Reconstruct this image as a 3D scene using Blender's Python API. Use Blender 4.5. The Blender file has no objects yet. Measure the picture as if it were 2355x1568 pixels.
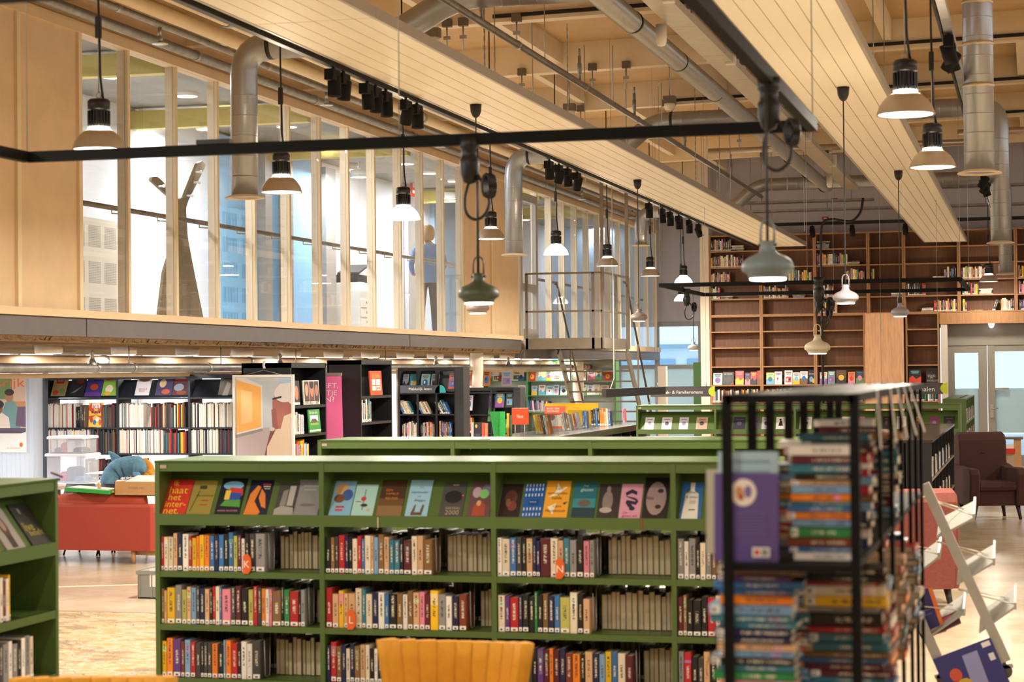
import bpy, math, random
from mathutils import Matrix, Vector
random.seed(7)
R = math.radians
SC = bpy.context.scene
COL = SC.collection

# ------------------------------------------------------------------ camera
F = 4579.0; EYE = 1.87; FW, FH = 2355.0, 1568.0
_psi = R(14.65); _th = math.atan(68 / F); _ro = 0.0098
_f = Vector((-math.sin(_psi) * math.cos(_th), math.cos(_psi) * math.cos(_th), math.sin(_th)))
_r0 = Vector((math.cos(_psi), math.sin(_psi), 0)); _u0 = _r0.cross(_f)
_r = _r0 * math.cos(_ro) - _u0 * math.sin(_ro); _u = _u0 * math.cos(_ro) + _r0 * math.sin(_ro)
cam = bpy.data.cameras.new('camera'); cam_o = bpy.data.objects.new('camera', cam); COL.objects.link(cam_o)
m = Matrix((( _r.x, _u.x, -_f.x, 0), (_r.y, _u.y, -_f.y, 0), (_r.z, _u.z, -_f.z, EYE), (0, 0, 0, 1)))
cam_o.matrix_world = m
cam.sensor_width = 36; cam.lens = F / FW * 36; cam.clip_end = 300; cam.clip_start = .05
cam.dof.use_dof = True; cam.dof.focus_distance = 27; cam.dof.aperture_fstop = 4.5
SC.camera = cam_o
def P(px, py, X=None, Y=None, Z=None):
    """the place where the sight line of a photo point meets a plane of the room (metres)"""
    v = _f + _r * ((px - 1177.5) / F) - _u * ((py - 784) / F)
    t = X / v.x if X is not None else Y / v.y if Y is not None else (Z - EYE) / v.z
    return Vector((v.x * t, v.y * t, EYE + v.z * t))

# ------------------------------------------------------------------ world, exposure
W = bpy.data.worlds.new('world'); SC.world = W; W.use_nodes = True
bg = W.node_tree.nodes['Background']; bg.inputs[0].default_value = (.97, .98, 1.0, 1); bg.inputs[1].default_value = 1.0
vs = SC.view_settings; vs.view_transform = 'Standard'; vs.look = 'None'; vs.gamma = 1; vs.use_curve_mapping = False
vs.exposure = 0.84
cy = SC.cycles; cy.use_adaptive_sampling = True; cy.adaptive_threshold = .02; cy.max_bounces = 6; cy.diffuse_bounces = 3; cy.glossy_bounces = 3; cy.transmission_bounces = 5; cy.transparent_max_bounces = 12; cy.caustics_reflective = False; cy.caustics_refractive = False; cy.sample_clamp_indirect = 6
LAMP_W = 95.0      # pendant lamps
SLIT_E = 1000.0   # light leaking out above the pendant reflectors
MEZZ_W = 60.0      # round lamps on the upper floor
UNDER_W = 17.0      # round lamps under the upper floor
WARM = (1.0, .90, .76); COOL = (.92, .96, 1.0)

# ------------------------------------------------------------------ helpers
def lin(h):
    h = h.lstrip('#'); c = [int(h[i:i + 2], 16) / 255 for i in (0, 2, 4)]
    return tuple(x / 12.92 if x <= .04045 else ((x + .055) / 1.055) ** 2.4 for x in c)
MATS = {}
def mat(hexc, rough=.55, metal=0, noise=0, scale=8, emit=0, bump=0, trans=0, kind=None, spec=.5, c2=None, stretch=None):
    key = (hexc, rough, metal, noise, scale, emit, bump, trans, kind, spec, c2, stretch)
    if key in MATS: return MATS[key]
    M = bpy.data.materials.new('m_' + hexc.strip('#') + '_' + str(len(MATS))); M.use_nodes = True
    nt = M.node_tree; b = nt.nodes['Principled BSDF']
    c = lin(hexc)
    b.inputs['Base Color'].default_value = (*c, 1); b.inputs['Roughness'].default_value = rough
    b.inputs['Metallic'].default_value = metal; b.inputs['Specular IOR Level'].default_value = spec
    if emit:
        b.inputs['Emission Color'].default_value = (*c, 1); b.inputs['Emission Strength'].default_value = emit
    if trans: b.inputs['Transmission Weight'].default_value = trans
    if noise or bump:
        tc = nt.nodes.new('ShaderNodeTexCoord'); n = nt.nodes.new('ShaderNodeTexNoise')
        n.inputs['Scale'].default_value = scale; n.inputs['Detail'].default_value = 5
        if stretch:
            mp = nt.nodes.new('ShaderNodeMapping'); mp.inputs['Scale'].default_value = stretch
            nt.links.new(tc.outputs['Object'], mp.inputs['Vector']); nt.links.new(mp.outputs[0], n.inputs['Vector'])
        else: nt.links.new(tc.outputs['Object'], n.inputs['Vector'])
        if noise:
            mx = nt.nodes.new('ShaderNodeMix'); mx.data_type = 'RGBA'
            d = lin(c2) if c2 else tuple(x * (1 - noise) for x in c)
            mx.inputs[6].default_value = (*d, 1); mx.inputs[7].default_value = (*c, 1)
            rp = nt.nodes.new('ShaderNodeMapRange'); rp.inputs[1].default_value = .35; rp.inputs[2].default_value = .65
            nt.links.new(n.outputs[0], rp.inputs[0]); nt.links.new(rp.outputs[0], mx.inputs[0]); nt.links.new(mx.outputs[2], b.inputs['Base Color'])
        if bump:
            bp = nt.nodes.new('ShaderNodeBump'); bp.inputs['Strength'].default_value = bump; bp.inputs['Distance'].default_value = .02
            nt.links.new(n.outputs[0], bp.inputs['Height']); nt.links.new(bp.outputs[0], b.inputs['Normal'])
    MATS[key] = M
    return M
def glass_mat(name, tint=(1, 1, 1), refl=.12, rough=0):
    """thin window glass: mostly clear, mirrors a little by the viewing angle"""
    M = bpy.data.materials.new(name); M.use_nodes = True; nt = M.node_tree
    for n in list(nt.nodes): nt.nodes.remove(n)
    o = nt.nodes.new('ShaderNodeOutputMaterial'); mx = nt.nodes.new('ShaderNodeMixShader'); t = nt.nodes.new('ShaderNodeBsdfTransparent')
    g = nt.nodes.new('ShaderNodeBsdfGlossy'); fr = nt.nodes.new('ShaderNodeFresnel'); ge = nt.nodes.new('ShaderNodeNewGeometry'); mr = nt.nodes.new('ShaderNodeMapRange')
    mr.inputs[3].default_value = 1.45; mr.inputs[4].default_value = 1 / 1.45; nt.links.new(ge.outputs['Backfacing'], mr.inputs[0]); nt.links.new(mr.outputs[0], fr.inputs[0])
    t.inputs[0].default_value = (*tint, 1); g.inputs[1].default_value = rough
    nt.links.new(fr.outputs[0], mx.inputs[0]); nt.links.new(t.outputs[0], mx.inputs[1]); nt.links.new(g.outputs[0], mx.inputs[2]); nt.links.new(mx.outputs[0], o.inputs[0])
    return M
def frosted_mat(name, hexc):
    M = bpy.data.materials.new(name); M.use_nodes = True; nt = M.node_tree
    for n in list(nt.nodes): nt.nodes.remove(n)
    o = nt.nodes.new('ShaderNodeOutputMaterial'); mx = nt.nodes.new('ShaderNodeMixShader'); t = nt.nodes.new('ShaderNodeBsdfTranslucent')
    d = nt.nodes.new('ShaderNodeBsdfDiffuse'); c = (*lin(hexc), 1); t.inputs[0].default_value = c; d.inputs[0].default_value = c; mx.inputs[0].default_value = .4
    nt.links.new(t.outputs[0], mx.inputs[1]); nt.links.new(d.outputs[0], mx.inputs[2]); nt.links.new(mx.outputs[0], o.inputs[0])
    return M

class MB:
    """collects geometry; build() links it as one mesh object"""
    def __init__(s): s.v = []; s.f = []; s.m = []; s.s = []
    def add(s, vs_, fs, mi=0, sm=False):
        k = len(s.v); s.v += [Vector(p) for p in vs_]
        for f in fs: s.f.append([i + k for i in f]); s.m.append(mi); s.s.append(sm)
        return s
    def box(s, x0, x1, y0, y1, z0, z1, mi=0):
        return s.add([(x0, y0, z0), (x1, y0, z0), (x1, y1, z0), (x0, y1, z0), (x0, y0, z1), (x1, y0, z1), (x1, y1, z1), (x0, y1, z1)],
                     [(0, 3, 2, 1), (4, 5, 6, 7), (0, 1, 5, 4), (1, 2, 6, 5), (2, 3, 7, 6), (3, 0, 4, 7)], mi)
    def bev(s, x0, x1, y0, y1, z0, z1, b=.01, mi=0):
        """box with chamfered vertical and top edges"""
        o = []
        for z, i in ((z0, 0), (z1 - b, 0), (z1, b)):
            o += [(x0 + b + i, y0 + i, z), (x1 - b - i, y0 + i, z), (x1 - i, y0 + b + i, z), (x1 - i, y1 - b - i, z), (x1 - b - i, y1 - i, z), (x0 + b + i, y1 - i, z), (x0 + i, y1 - b - i, z), (x0 + i, y0 + b + i, z)]
        fs = [tuple(range(7, -1, -1)), tuple(range(16, 24))]
        for k in (0, 8):
            fs += [(k + i, k + (i + 1) % 8, k + 8 + (i + 1) % 8, k + 8 + i) for i in range(8)]
        return s.add(o, fs, mi)
    def obox(s, c, size, rot=None, mi=0):
        t = MB().box(-size[0] / 2, size[0] / 2, -size[1] / 2, size[1] / 2, -size[2] / 2, size[2] / 2)
        M = (rot.to_4x4() if rot else Matrix.Identity(4)); M = Matrix.Translation(Vector(c)) @ M
        return s.add([M @ p for p in t.v], t.f, mi)
    def bar(s, a, b, w, h=None, mi=0, up=(0, 0, 1)):
        a = Vector(a); b = Vector(b); d = (b - a); L = d.length; d.normalize(); upv = Vector(up)
        if abs(d.dot(upv)) > .99: upv = Vector((0, 1, 0))
        x = d.cross(upv).normalized(); y = x.cross(d); h = h or w; o = []
        for p in (a, b):
            for sx, sy in ((-1, -1), (1, -1), (1, 1), (-1, 1)): o.append(p + x * (sx * w / 2) + y * (sy * h / 2))
        return s.add(o, [(0, 1, 2, 3), (7, 6, 5, 4), (0, 4, 5, 1), (1, 5, 6, 2), (2, 6, 7, 3), (3, 7, 4, 0)], mi)
    def tube(s, pts, r, n=10, mi=0, caps=True):
        pts = [Vector(p) for p in pts]; rs = r if isinstance(r, (list, tuple)) else [r] * len(pts); o = []; prev = None
        for i, p in enumerate(pts):
            d = (pts[min(i + 1, len(pts) - 1)] - pts[max(i - 1, 0)]).normalized()
            if prev is None:
                a = Vector((0, 0, 1)) if abs(d.z) < .9 else Vector((0, 1, 0)); x = d.cross(a).normalized()
            else: x = (prev - d * prev.dot(d)).normalized()
            prev = x; y = d.cross(x)
            o += [p + (x * math.cos(2 * math.pi * k / n) + y * math.sin(2 * math.pi * k / n)) * rs[i] for k in range(n)]
        fs = [(i * n + k, i * n + (k + 1) % n, (i + 1) * n + (k + 1) % n, (i + 1) * n + k) for i in range(len(pts) - 1) for k in range(n)]
        s.add(o, fs, mi, True)
        if caps:
            b = len(s.v) - len(o)
            s.f.append([b + k for k in range(n - 1, -1, -1)]); s.f.append([len(s.v) - n + k for k in range(n)]); s.m += [mi, mi]; s.s += [False, False]
        return s
    def lathe(s, prof, c=(0, 0, 0), n=24, mi=0, sm=True):
        c = Vector(c); o = []
        for r, z in prof: o += [c + Vector((r * math.cos(2 * math.pi * k / n), r * math.sin(2 * math.pi * k / n), z)) for k in range(n)]
        fs = [(i * n + k, i * n + (k + 1) % n, (i + 1) * n + (k + 1) % n, (i + 1) * n + k) for i in range(len(prof) - 1) for k in range(n)]
        return s.add(o, fs, mi, sm)
    def disc(s, c, r, n=24, mi=0, up=True):
        c = Vector(c); return s.add([c + Vector((r * math.cos(2 * math.pi * k / n), r * math.sin(2 * math.pi * k / n), 0)) for k in range(n)], [tuple(range(n)) if up else tuple(range(n - 1, -1, -1))], mi)
    def loft(s, rings, mi=0, caps=True, sm=True):
        n = len(rings[0]); o = [p for r_ in rings for p in r_]
        fs = [(i * n + k, i * n + (k + 1) % n, (i + 1) * n + (k + 1) % n, (i + 1) * n + k) for i in range(len(rings) - 1) for k in range(n)]
        if caps: fs += [tuple(range(n - 1, -1, -1)), tuple(range(len(o) - n, len(o)))]
        return s.add(o, fs, mi, sm)
    def prism(s, poly, d, mi=0):
        """poly: list of 3D points (a flat outline), pushed out by vector d"""
        n = len(poly); d = Vector(d); a = [Vector(p) for p in poly]; o = a + [p + d for p in a]
        return s.add(o, [tuple(range(n - 1, -1, -1)), tuple(range(n, 2 * n))] + [(i, (i + 1) % n, n + (i + 1) % n, n + i) for i in range(n)], mi)
    def sphere(s, c, r, n=12, k=8, mi=0, sc=(1, 1, 1)):
        c = Vector(c); prof = [(math.sin(math.pi * j / k), -math.cos(math.pi * j / k)) for j in range(k + 1)]
        t = MB().lathe([(max(a, 1e-4), b) for a, b in prof], n=n)
        return s.add([c + Vector((p.x * r * sc[0], p.y * r * sc[1], p.z * r * sc[2])) for p in t.v], t.f, mi, True)
    def xform(s, M): s.v = [M @ p for p in s.v]; return s
    def mesh(s, name, mats):
        me = bpy.data.meshes.new(name); me.from_pydata([tuple(p) for p in s.v], [], s.f)
        for mm in (mats if isinstance(mats, (list, tuple)) else [mats]): me.materials.append(mm)
        me.polygons.foreach_set('material_index', s.m); me.polygons.foreach_set('use_smooth', s.s); me.update()
        return me
    def build(s, name, mats, parent=None, world=True, origin=None):
        """vertices in room coordinates; a child is stored relative to its parent"""
        if parent is not None:
            inv = WM[parent.name].inverted() if world else Matrix.Identity(4); base = Matrix.Identity(4)
            t = MB(); t.v = [inv @ p for p in s.v]; t.f, t.m, t.s = s.f, s.m, s.s
        else:
            if origin is None:
                xs = [p.x for p in s.v]; ys = [p.y for p in s.v]; zs = [p.z for p in s.v]
                origin = Vector(((min(xs) + max(xs)) / 2, (min(ys) + max(ys)) / 2, min(zs)))
            base = Matrix.Translation(origin); t = MB(); t.v = [p - origin for p in s.v]; t.f, t.m, t.s = s.f, s.m, s.s
        o = bpy.data.objects.new(name, t.mesh(name, mats)); COL.objects.link(o)
        if parent is not None: o.parent = parent; WM[o.name] = WM[parent.name].copy()
        else: o.matrix_world = base; WM[o.name] = base
        return o
WM = {}
def tag(o, label=None, cat=None, group=None, kind=None):
    if label: o['label'] = label
    if cat: o['category'] = cat
    if group: o['group'] = group
    if kind: o['kind'] = kind
    return o
def thing(name, label, cat, loc=(0, 0, 0), rz=0, group=None, kind=None):
    o = bpy.data.objects.new(name, None); COL.objects.link(o); o.empty_display_size = .1
    Mx = Matrix.Translation(Vector(loc)) @ Matrix.Rotation(rz, 4, 'Z'); o.matrix_world = Mx; WM[o.name] = Mx
    return tag(o, label, cat, group, kind)
def struct(name, mb, mats, parent=None):
    o = mb.build(name, mats, parent)
    if parent is None: o['kind'] = 'structure'
    return o
def copy_tree(o, M, label=None, parent=None):
    c = o.copy(); COL.objects.link(c)
    if parent is None: c.matrix_world = M; WM[c.name] = M
    else: c.parent = parent
    if label: c['label'] = label
    for ch in o.children: copy_tree(ch, None, None, c)
    return c
_ones = 'first second third fourth fifth sixth seventh eighth ninth tenth eleventh twelfth thirteenth fourteenth fifteenth sixteenth seventeenth eighteenth nineteenth'.split()
def ordn(n):
    if n >= 100: return 'hundredth' if n == 100 else 'hundred-' + ordn(n - 100)
    if n < 20: return _ones[n - 1]
    t = ['twentieth', 'thirtieth', 'fortieth', 'fiftieth', 'sixtieth', 'seventieth', 'eightieth', 'ninetieth']; u = ['twenty', 'thirty', 'forty', 'fifty', 'sixty', 'seventy', 'eighty', 'ninety']
    return t[n // 10 - 2] if n % 10 == 0 else u[n // 10 - 2] + '-' + _ones[n % 10 - 1]
_fontcache = {}
def text_geo(body):
    """flat text outline as (verts, faces), height of a capital about 0.7"""
    if body in _fontcache: return _fontcache[body]
    cu = bpy.data.curves.new('t', 'FONT'); cu.body = body; cu.resolution_u = 2; cu.space_line = .95
    ob = bpy.data.objects.new('t', cu); me = bpy.data.meshes.new_from_object(ob)
    vs_ = [v.co.copy() for v in me.vertices]; fs = [list(p.vertices) for p in me.polygons]
    bpy.data.objects.remove(ob); bpy.data.curves.remove(cu); bpy.data.meshes.remove(me)
    _fontcache[body] = (vs_, fs); return vs_, fs
def add_text(mb, body, o, ux, uy, width=None, height=None, mi=0, center=True):
    """text in the plane spanned by unit vectors ux (reading) and uy (up), o = centre or lower left"""
    vs_, fs = text_geo(body)
    if not vs_: return
    x0 = min(v.x for v in vs_); x1 = max(v.x for v in vs_); y0 = min(v.y for v in vs_); y1 = max(v.y for v in vs_)
    k = width / (x1 - x0) if width else height / (y1 - y0); ky = height / (y1 - y0) if height else k
    o = Vector(o); ux = Vector(ux); uy = Vector(uy); cx, cy = ((x0 + x1) / 2, (y0 + y1) / 2) if center else (x0, y0)
    mb.add([o + ux * ((v.x - cx) * k) + uy * ((v.y - cy) * ky) for v in vs_], fs, mi)
def area_lamp(loc, power, size, color=WARM, parent=None, spread=None, name='lamp_light'):
    l = bpy.data.lights.new(name, 'AREA'); l.shape = 'DISK'; l.size = size; l.energy = power; l.color = color
    if spread: l.spread = spread
    o = bpy.data.objects.new(name, l); COL.objects.link(o)
    if parent is not None: o.parent = parent; o.location = WM[parent.name].inverted() @ Vector(loc)
    else: o.location = loc
    return o
# ================================================================== SETTING
CREAM = mat('#dfc199', .6, noise=.08, scale=3)
CREAM2 = mat('#e6d0aa', .55, noise=.06, scale=4)
ROOFM = mat('#d2ad7c', .7, noise=.12, scale=2.5)
PANELM = mat('#f7eddb', .5)
STEEL = mat('#b0aeaa', .35, .6, noise=.15, scale=6)
GALV = mat('#9c9b98', .4, .55, noise=.25, scale=9)
BLACK = mat('#121212', .45); BLACKM = mat('#17171a', .38, .2)
GREYBEAM = mat('#5f5855', .5, .2, noise=.08, scale=5)
WALLG = mat('#b7b2b8', .7, noise=.04, scale=2)
WHITEW = mat('#eceef2', .7)
GLASS = glass_mat('window_glass')
GLASSB = glass_mat('blue_glass', (.72, .86, .98))
FROST = frosted_mat('frosted_glass', '#d6ecf4')

# floor: pale worn concrete, glossy
def floor_mat():
    M = bpy.data.materials.new('floor_concrete'); M.use_nodes = True; nt = M.node_tree; b = nt.nodes['Principled BSDF']
    tc = nt.nodes.new('ShaderNodeTexCoord'); n1 = nt.nodes.new('ShaderNodeTexNoise'); n1.inputs['Scale'].default_value = .9; n1.inputs['Detail'].default_value = 8; n1.inputs['Roughness'].default_value = .7
    cr = nt.nodes.new('ShaderNodeValToRGB'); e = cr.color_ramp.elements
    e[0].position = .3; e[0].color = (*lin('#a8916f'), 1); e[1].position = .62; e[1].color = (*lin('#cdbca2'), 1)
    nt.links.new(tc.outputs['Object'], n1.inputs[0]); nt.links.new(n1.outputs[0], cr.inputs[0]); nt.links.new(cr.outputs[0], b.inputs['Base Color'])
    n2 = nt.nodes.new('ShaderNodeTexNoise'); n2.inputs['Scale'].default_value = 2.2; n2.inputs['Detail'].default_value = 6
    mr = nt.nodes.new('ShaderNodeMapRange'); mr.inputs[3].default_value = .12; mr.inputs[4].default_value = .34
    nt.links.new(tc.outputs['Object'], n2.inputs[0]); nt.links.new(n2.outputs[0], mr.inputs[0]); nt.links.new(mr.outputs[0], b.inputs['Roughness'])
    return M
struct('floor', MB().box(-15, 9, -7, 56, -.3, 0), floor_mat())
# yellow line taped on the floor by the armchair, cream joints
tag(MB().box(-2.2, 4, 25.35, 25.42, 0, .002).build('floor_line', mat('#e2b53c', .5)), 'yellow line marked on the floor behind the brown armchair', 'floor line')
tag(MB().prism([P(640 / 1, 1, Z=0) if False else Vector((-9.3, 15.6, 0)), Vector((-7.2, 16.6, 0)), Vector((-7.17, 16.54, 0)), Vector((-9.27, 15.54, 0))], (0, 0, .002)).build('floor_line', mat('#ded2c0', .5)), 'pale line crossing the floor beside the grey crate', 'floor line')

# roof: a deck that rises a little to the right, with cross beams and joists between them
SL = .02
def rz(x, z=5.66): return z + SL * (x + 6.5)
roof = thing('ceiling', None, None, (-3, 25, 5.66), kind='structure')
def slope_box(x0, x1, y0, y1, za, zb):
    return MB().add([(x0, y0, rz(x0, za)), (x1, y0, rz(x1, za)), (x1, y1, rz(x1, za)), (x0, y1, rz(x0, za)), (x0, y0, rz(x0, zb)), (x1, y0, rz(x1, zb)), (x1, y1, rz(x1, zb)), (x0, y1, rz(x0, zb))],
                    [(0, 3, 2, 1), (4, 5, 6, 7), (0, 1, 5, 4), (1, 2, 6, 5), (2, 3, 7, 6), (3, 0, 4, 7)])
slope_box(-15, 9, -7, 56, 5.98, 6.15).build('deck', ROOFM, roof)
BY = [2.45 + 3.68 * i for i in range(15)]
for i, y in enumerate(BY):
    slope_box(-9.6, 9, y - .09, y + .09, 5.62, 5.98).build('beam', CREAM2, roof)
for i, y in enumerate(BY[:-1]):
    if y < 10: continue
    for k in range(7):
        x = -8.3 + 2.05 * k + (.5 if i % 2 else 0)
        slope_box(x - .05, x + .05, y + .091, y + 3.68 - .091, 5.72, 5.98).build('joist', CREAM2, roof)
# conduit rails along some beams
for i, (y, xa, xb) in enumerate([(BY[5], -5.6, -1.9), (BY[7], -5.0, 1.2), (BY[6], -3.5, 1), (BY[8], -4, 2)]):
    o = MB().bar((xa, y - .11, rz(xa, 5.68)), (xb, y - .11, rz(xb, 5.68)), .03, .04).build('conduit_rail', BLACKM); tag(o, ['dark conduit rail along the nearest roof beam over the long ceiling panels', 'long dark conduit rail on the roof beam above the bend of the middle duct', 'short dark conduit rail between two roof beams near the spiral duct', 'far dark conduit rail on a roof beam towards the wooden bookcases'][i], 'conduit')

# right wall far end and walls
struct('wall_back', MB().box(-6.05, -1.7, 38.45, 38.7, 0, 6.7).box(-1.7, 9, 38.45, 38.7, 2.6, 6.7).box(1.2, 9, 38.45, 38.7, 0, 2.6), WALLG)
struct('wall_pilaster', MB().box(-6.17, -6.0, 37.95, 50, 0, 6.6), mat('#d8cbb9', .7))
struct('wall_near', MB().box(-15, 9, -7.2, -7, 0, 6.3), CREAM)
struct('wall_right', MB().box(9, 9.2, -7, 38.7, 0, 3.4), CREAM)
w5 = thing('window_added', None, None, (9.1, 16, 3.4), kind='structure')  # unseen window strip, added to bring light onto the ceiling
for k in range(19): MB().box(9.02, 9.16, -7 + k * 2.5, -6.9 + k * 2.5, 3.4, 6.2).build('mullion', CREAM2, w5)
for k in range(18): MB().box(9.08, 9.1, -6.9 + k * 2.5, -4.5 + k * 2.5, 3.4, 6.2).build('pane', GLASS, w5)
# far deep wall with a window at the end of the hall
fw = thing('wall_far', None, None, (-9, 50, 0), kind='structure')
MB().box(-15, -6.17, 50, 50.2, 3.02, 6.6).build('wall_panel', WALLG, fw)
MB().box(-8.1, -6.17, 50, 50.2, 0, 3.02).build('wall_panel', WALLG, fw)
w3 = thing('window_3', None, None, (-9.5, 50, 0), kind='structure')
FRG = mat('#8d8c8e', .5, .2)
for x in (-12.2, -10.25, -9.25, -8.14): MB().box(x - .05, x + .05, 49.95, 50.08, 0, 3.02).build('mullion', FRG, w3)
for z in (.05, 1.93, 3.0): MB().box(-12.2, -8.1, 49.96, 50.06, z - .05, z + .05).build('transom', FRG, w3)
for a, b in ((-12.15, -10.3), (-10.2, -9.3), (-9.2, -8.19)):
    MB().box(a, b, 50.0, 50.02, 1.98, 2.95).build('pane', GLASSB, w3)
    MB().box(a, b, 50.0, 50.02, .1, 1.88).build('frosted_pane', FROST, w3)
# a pale building outside, seen through the far window
bo = thing('building', 'pale building with plain windows outside the far hall window', 'building', (-14, 66, 0))
MB().box(-20, -8, 66, 67, 0, 2.55).build('wall', mat('#e6edf0', .6), bo)
MB().box(-20.4, -7.6, 65.8, 67.2, 2.55, 2.7).build('eaves', mat('#9fb6c4', .6), bo)
for k in range(4): MB().box(-14.2 + k * 1.5, -13.1 + k * 1.5, 65.95, 66, 1.1, 2.2).build('window', mat('#9cb9cc', .2), bo)

# glazed left facade behind the comics shelves (daylight)
w4 = thing('window_4', None, None, (-14.6, 28, 0), kind='structure')
for k in range(18): MB().box(-14.68, -14.55, 12 + k * 2.1, 12.08 + k * 2.1, 0, 2.5).build('mullion', mat('#d9dde2', .5), w4)
MB().box(-14.68, -14.55, 12, 48, 2.35, 2.5).build('head_rail', mat('#d9dde2', .5), w4)
for k in range(17): MB().box(-14.62, -14.6, 12.08 + k * 2.1, 14.1 + k * 2.1, 0, 2.35).build('pane', GLASS, w4)

# ------------------------------------------------------------------ upper floor (mezzanine)
MX = -9.2
mz = thing('wall_mezzanine', None, None, (MX, 30, 2.25), kind='structure')
MB().box(-9.32, -9.16, 9, 35.72, 2.25, 2.435).build('steel_beam', GREYBEAM, mz)
MB().box(-9.32, -9.16, 35.9, 49.9, 2.1, 2.3).build('steel_beam', GREYBEAM, mz)
for y in (18.2, 28.9): MB().box(-9.162, -9.155, y, y + .02, 2.25, 2.435).build('beam_joint', mat('#4a4442', .6), mz)
MB().box(-9.33, -9.12, 9, 35.75, 2.437, 2.51).build('sill', CREAM, mz)
MB().box(-9.33, -9.12, 36.45, 49.8, 2.3, 2.42).build('sill', CREAM, mz)
MB().box(-9.33, -9.16, 9, 49.8, 5.29, 5.40).build('head_trim', CREAM, mz)
MB().box(-9.38, -9.19, 9, 49.8, 5.40, 5.9).build('header', CREAM, mz)
for y0, y1 in ((9, 12), (12.03, 14.4), (14.43, 16.86), (16.9, 18.1), (32.1, 33.75), (33.78, 35.72)):
    MB().box(-9.27, -9.2, y0, y1, 2.51, 5.29).build('wall_panel', CREAM, mz)
for y in (16.88, 18.13, 33.765): MB().box(-9.28, -9.17, y - .035, y + .035, 2.51, 5.29).build('cover_strip', CREAM2, mz)
# floor slab of the upper level and its rough sprayed underside
struct('mezzanine_floor', MB().box(-14.5, -9.33, 9, 49.9, 2.26, 2.44), mat('#cfc9c0', .6))
struct('mezzanine_soffit', MB().box(-14.5, -9.21, 9, 49.9, 2.19, 2.245), mat('#80674a', .95, noise=.3, scale=40, bump=.5, spec=.05))
edge = MB()
for k in range(400):   # crumbly sprayed edge under the steel beam
    y = 9.2 + k * .1; edge.add([(-9.17, y, 2.25), (-9.17, y + .1, 2.25), (-9.19 - random.random() * .03, y + .1, 2.20 + random.random() * .02), (-9.19 - random.random() * .03, y, 2.20 + random.random() * .02)], [(0, 3, 2, 1)])
struct('mezzanine_spray_edge', edge, mat('#94785a', .95, noise=.4, scale=90, bump=1, spec=.05), mz)
struct('mezzanine_ceiling', MB().box(-12.2, -9.38, 9, 49.9, 5.55, 5.6), mat('#8e8e88', .7, noise=.2, scale=2))
struct('wall_corridor', MB().box(-12.1, -12.0, 9, 49.9, 2.44, 5.55), WHITEW)
struct('wall_corridor_end', MB().box(-12.1, -9.3, 49.9, 50, 2.44, 5.6), mat('#aecbe4', .7))
# yellow roof beams inside the corridor
for i, y in enumerate((20.6, 25.2, 29.6, 38.2, 43)):
    o = MB().box(-12, -9.4, y, y + .18, 5.25, 5.5).build('corridor_beam', mat('#c9b968', .6)); o['kind'] = 'structure'
# glazing
def glazing(name, ys, z0, z1, skip=()):
    w = thing(name, None, None, (MX, (ys[0] + ys[-1]) / 2, z0), kind='structure')
    for y in ys:
        MB().box(-9.235, -9.2, y - .03, y + .03, z0, z1).build('mullion', CREAM2, w)
        MB().box(-9.325, -9.24, y - .028, y + .028, z0, z1).build('mullion_fin', mat('#ead9bd', .6), w)
    for a, b in zip(ys, ys[1:]):
        MB().box(-9.235, -9.22, a + .035, b - .035, z0, z1).build('pane', GLASS, w)
    return w
MY = [18.17, 19.29, 20.5, 21.67, 22.82, 24.0, 25.14, 26.28, 27.42, 28.65, 29.77, 30.91, 32.03]
glazing('window_1', MY, 2.51, 5.29)
glazing('window_2', [37.2 + 1.14 * k for k in range(12)], 2.42, 5.29)
# inner partition glass and coloured walls of the corridor
def iy(px, x): return P(px, 600, X=x).y
struct('wall_blue', MB().box(-12, -11.88, iy(500, -11.88), iy(742, -11.88), 2.44, 5.5), mat('#8fc0e8', .6))
struct('wall_blue_side', MB().box(-12, -11.9, iy(1000, -11.9), iy(1100, -11.9), 2.44, 5.5), mat('#a8c8e4', .6))
for px, w_ in ((598, .28), (652, .2), (738, .5), (948, .2)):
    o = MB().box(-11.88, -11.7, iy(px, -11.8), iy(px, -11.8) + w_, 2.44, 5.4).build('corridor_post', mat('#a79f95', .5)); o['kind'] = 'structure'
# perforated acoustic panels
def perforated(name, label, y0, y1, z0, z1, x, col, dot, rows, cols):
    t = thing(name, label, 'panel', (x, (y0 + y1) / 2, z0))
    MB().box(x, x + .04, y0, y1, z0, z1).build('board', mat(col, .7), t)
    d = MB(); n = 13
    for rr in range(rows):
        zc = z0 + (z1 - z0) * (rr + .5) / rows; 
        for cc in range(cols):
            yc = y0 + (y1 - y0) * (cc + .5) / cols; w = (y1 - y0) / cols * .36; h = (z1 - z0) / rows * .28
            for i in range(n):
                for j in range(n):
                    yy = yc - w + 2 * w * i / (n - 1); zz = zc - h + 2 * h * j / (n - 1); q = .008
                    d.add([(x + .0405, yy - q, zz - q), (x + .0405, yy + q, zz - q), (x + .0405, yy + q, zz + q), (x + .0405, yy - q, zz + q)], [(0, 1, 2, 3)])
    o = d.build('perforations', mat(dot, .8), t); o['kind'] = 'stuff'
perforated('acoustic_panel', 'beige perforated wall panel behind the first upper window pane', iy(120, -11.95), iy(270, -11.95), 2.5, P(270, 510, X=-11.95).z, -11.98, '#cfc2ae', '#8a8074', 3, 4)
perforated('acoustic_panel', 'sky blue perforated wall panel on the upper corridor', iy(505, -11.84), iy(592, -11.84), 2.5, 4.4, -11.87, '#8cc6f0', '#4a86b4', 5, 2)

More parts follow.
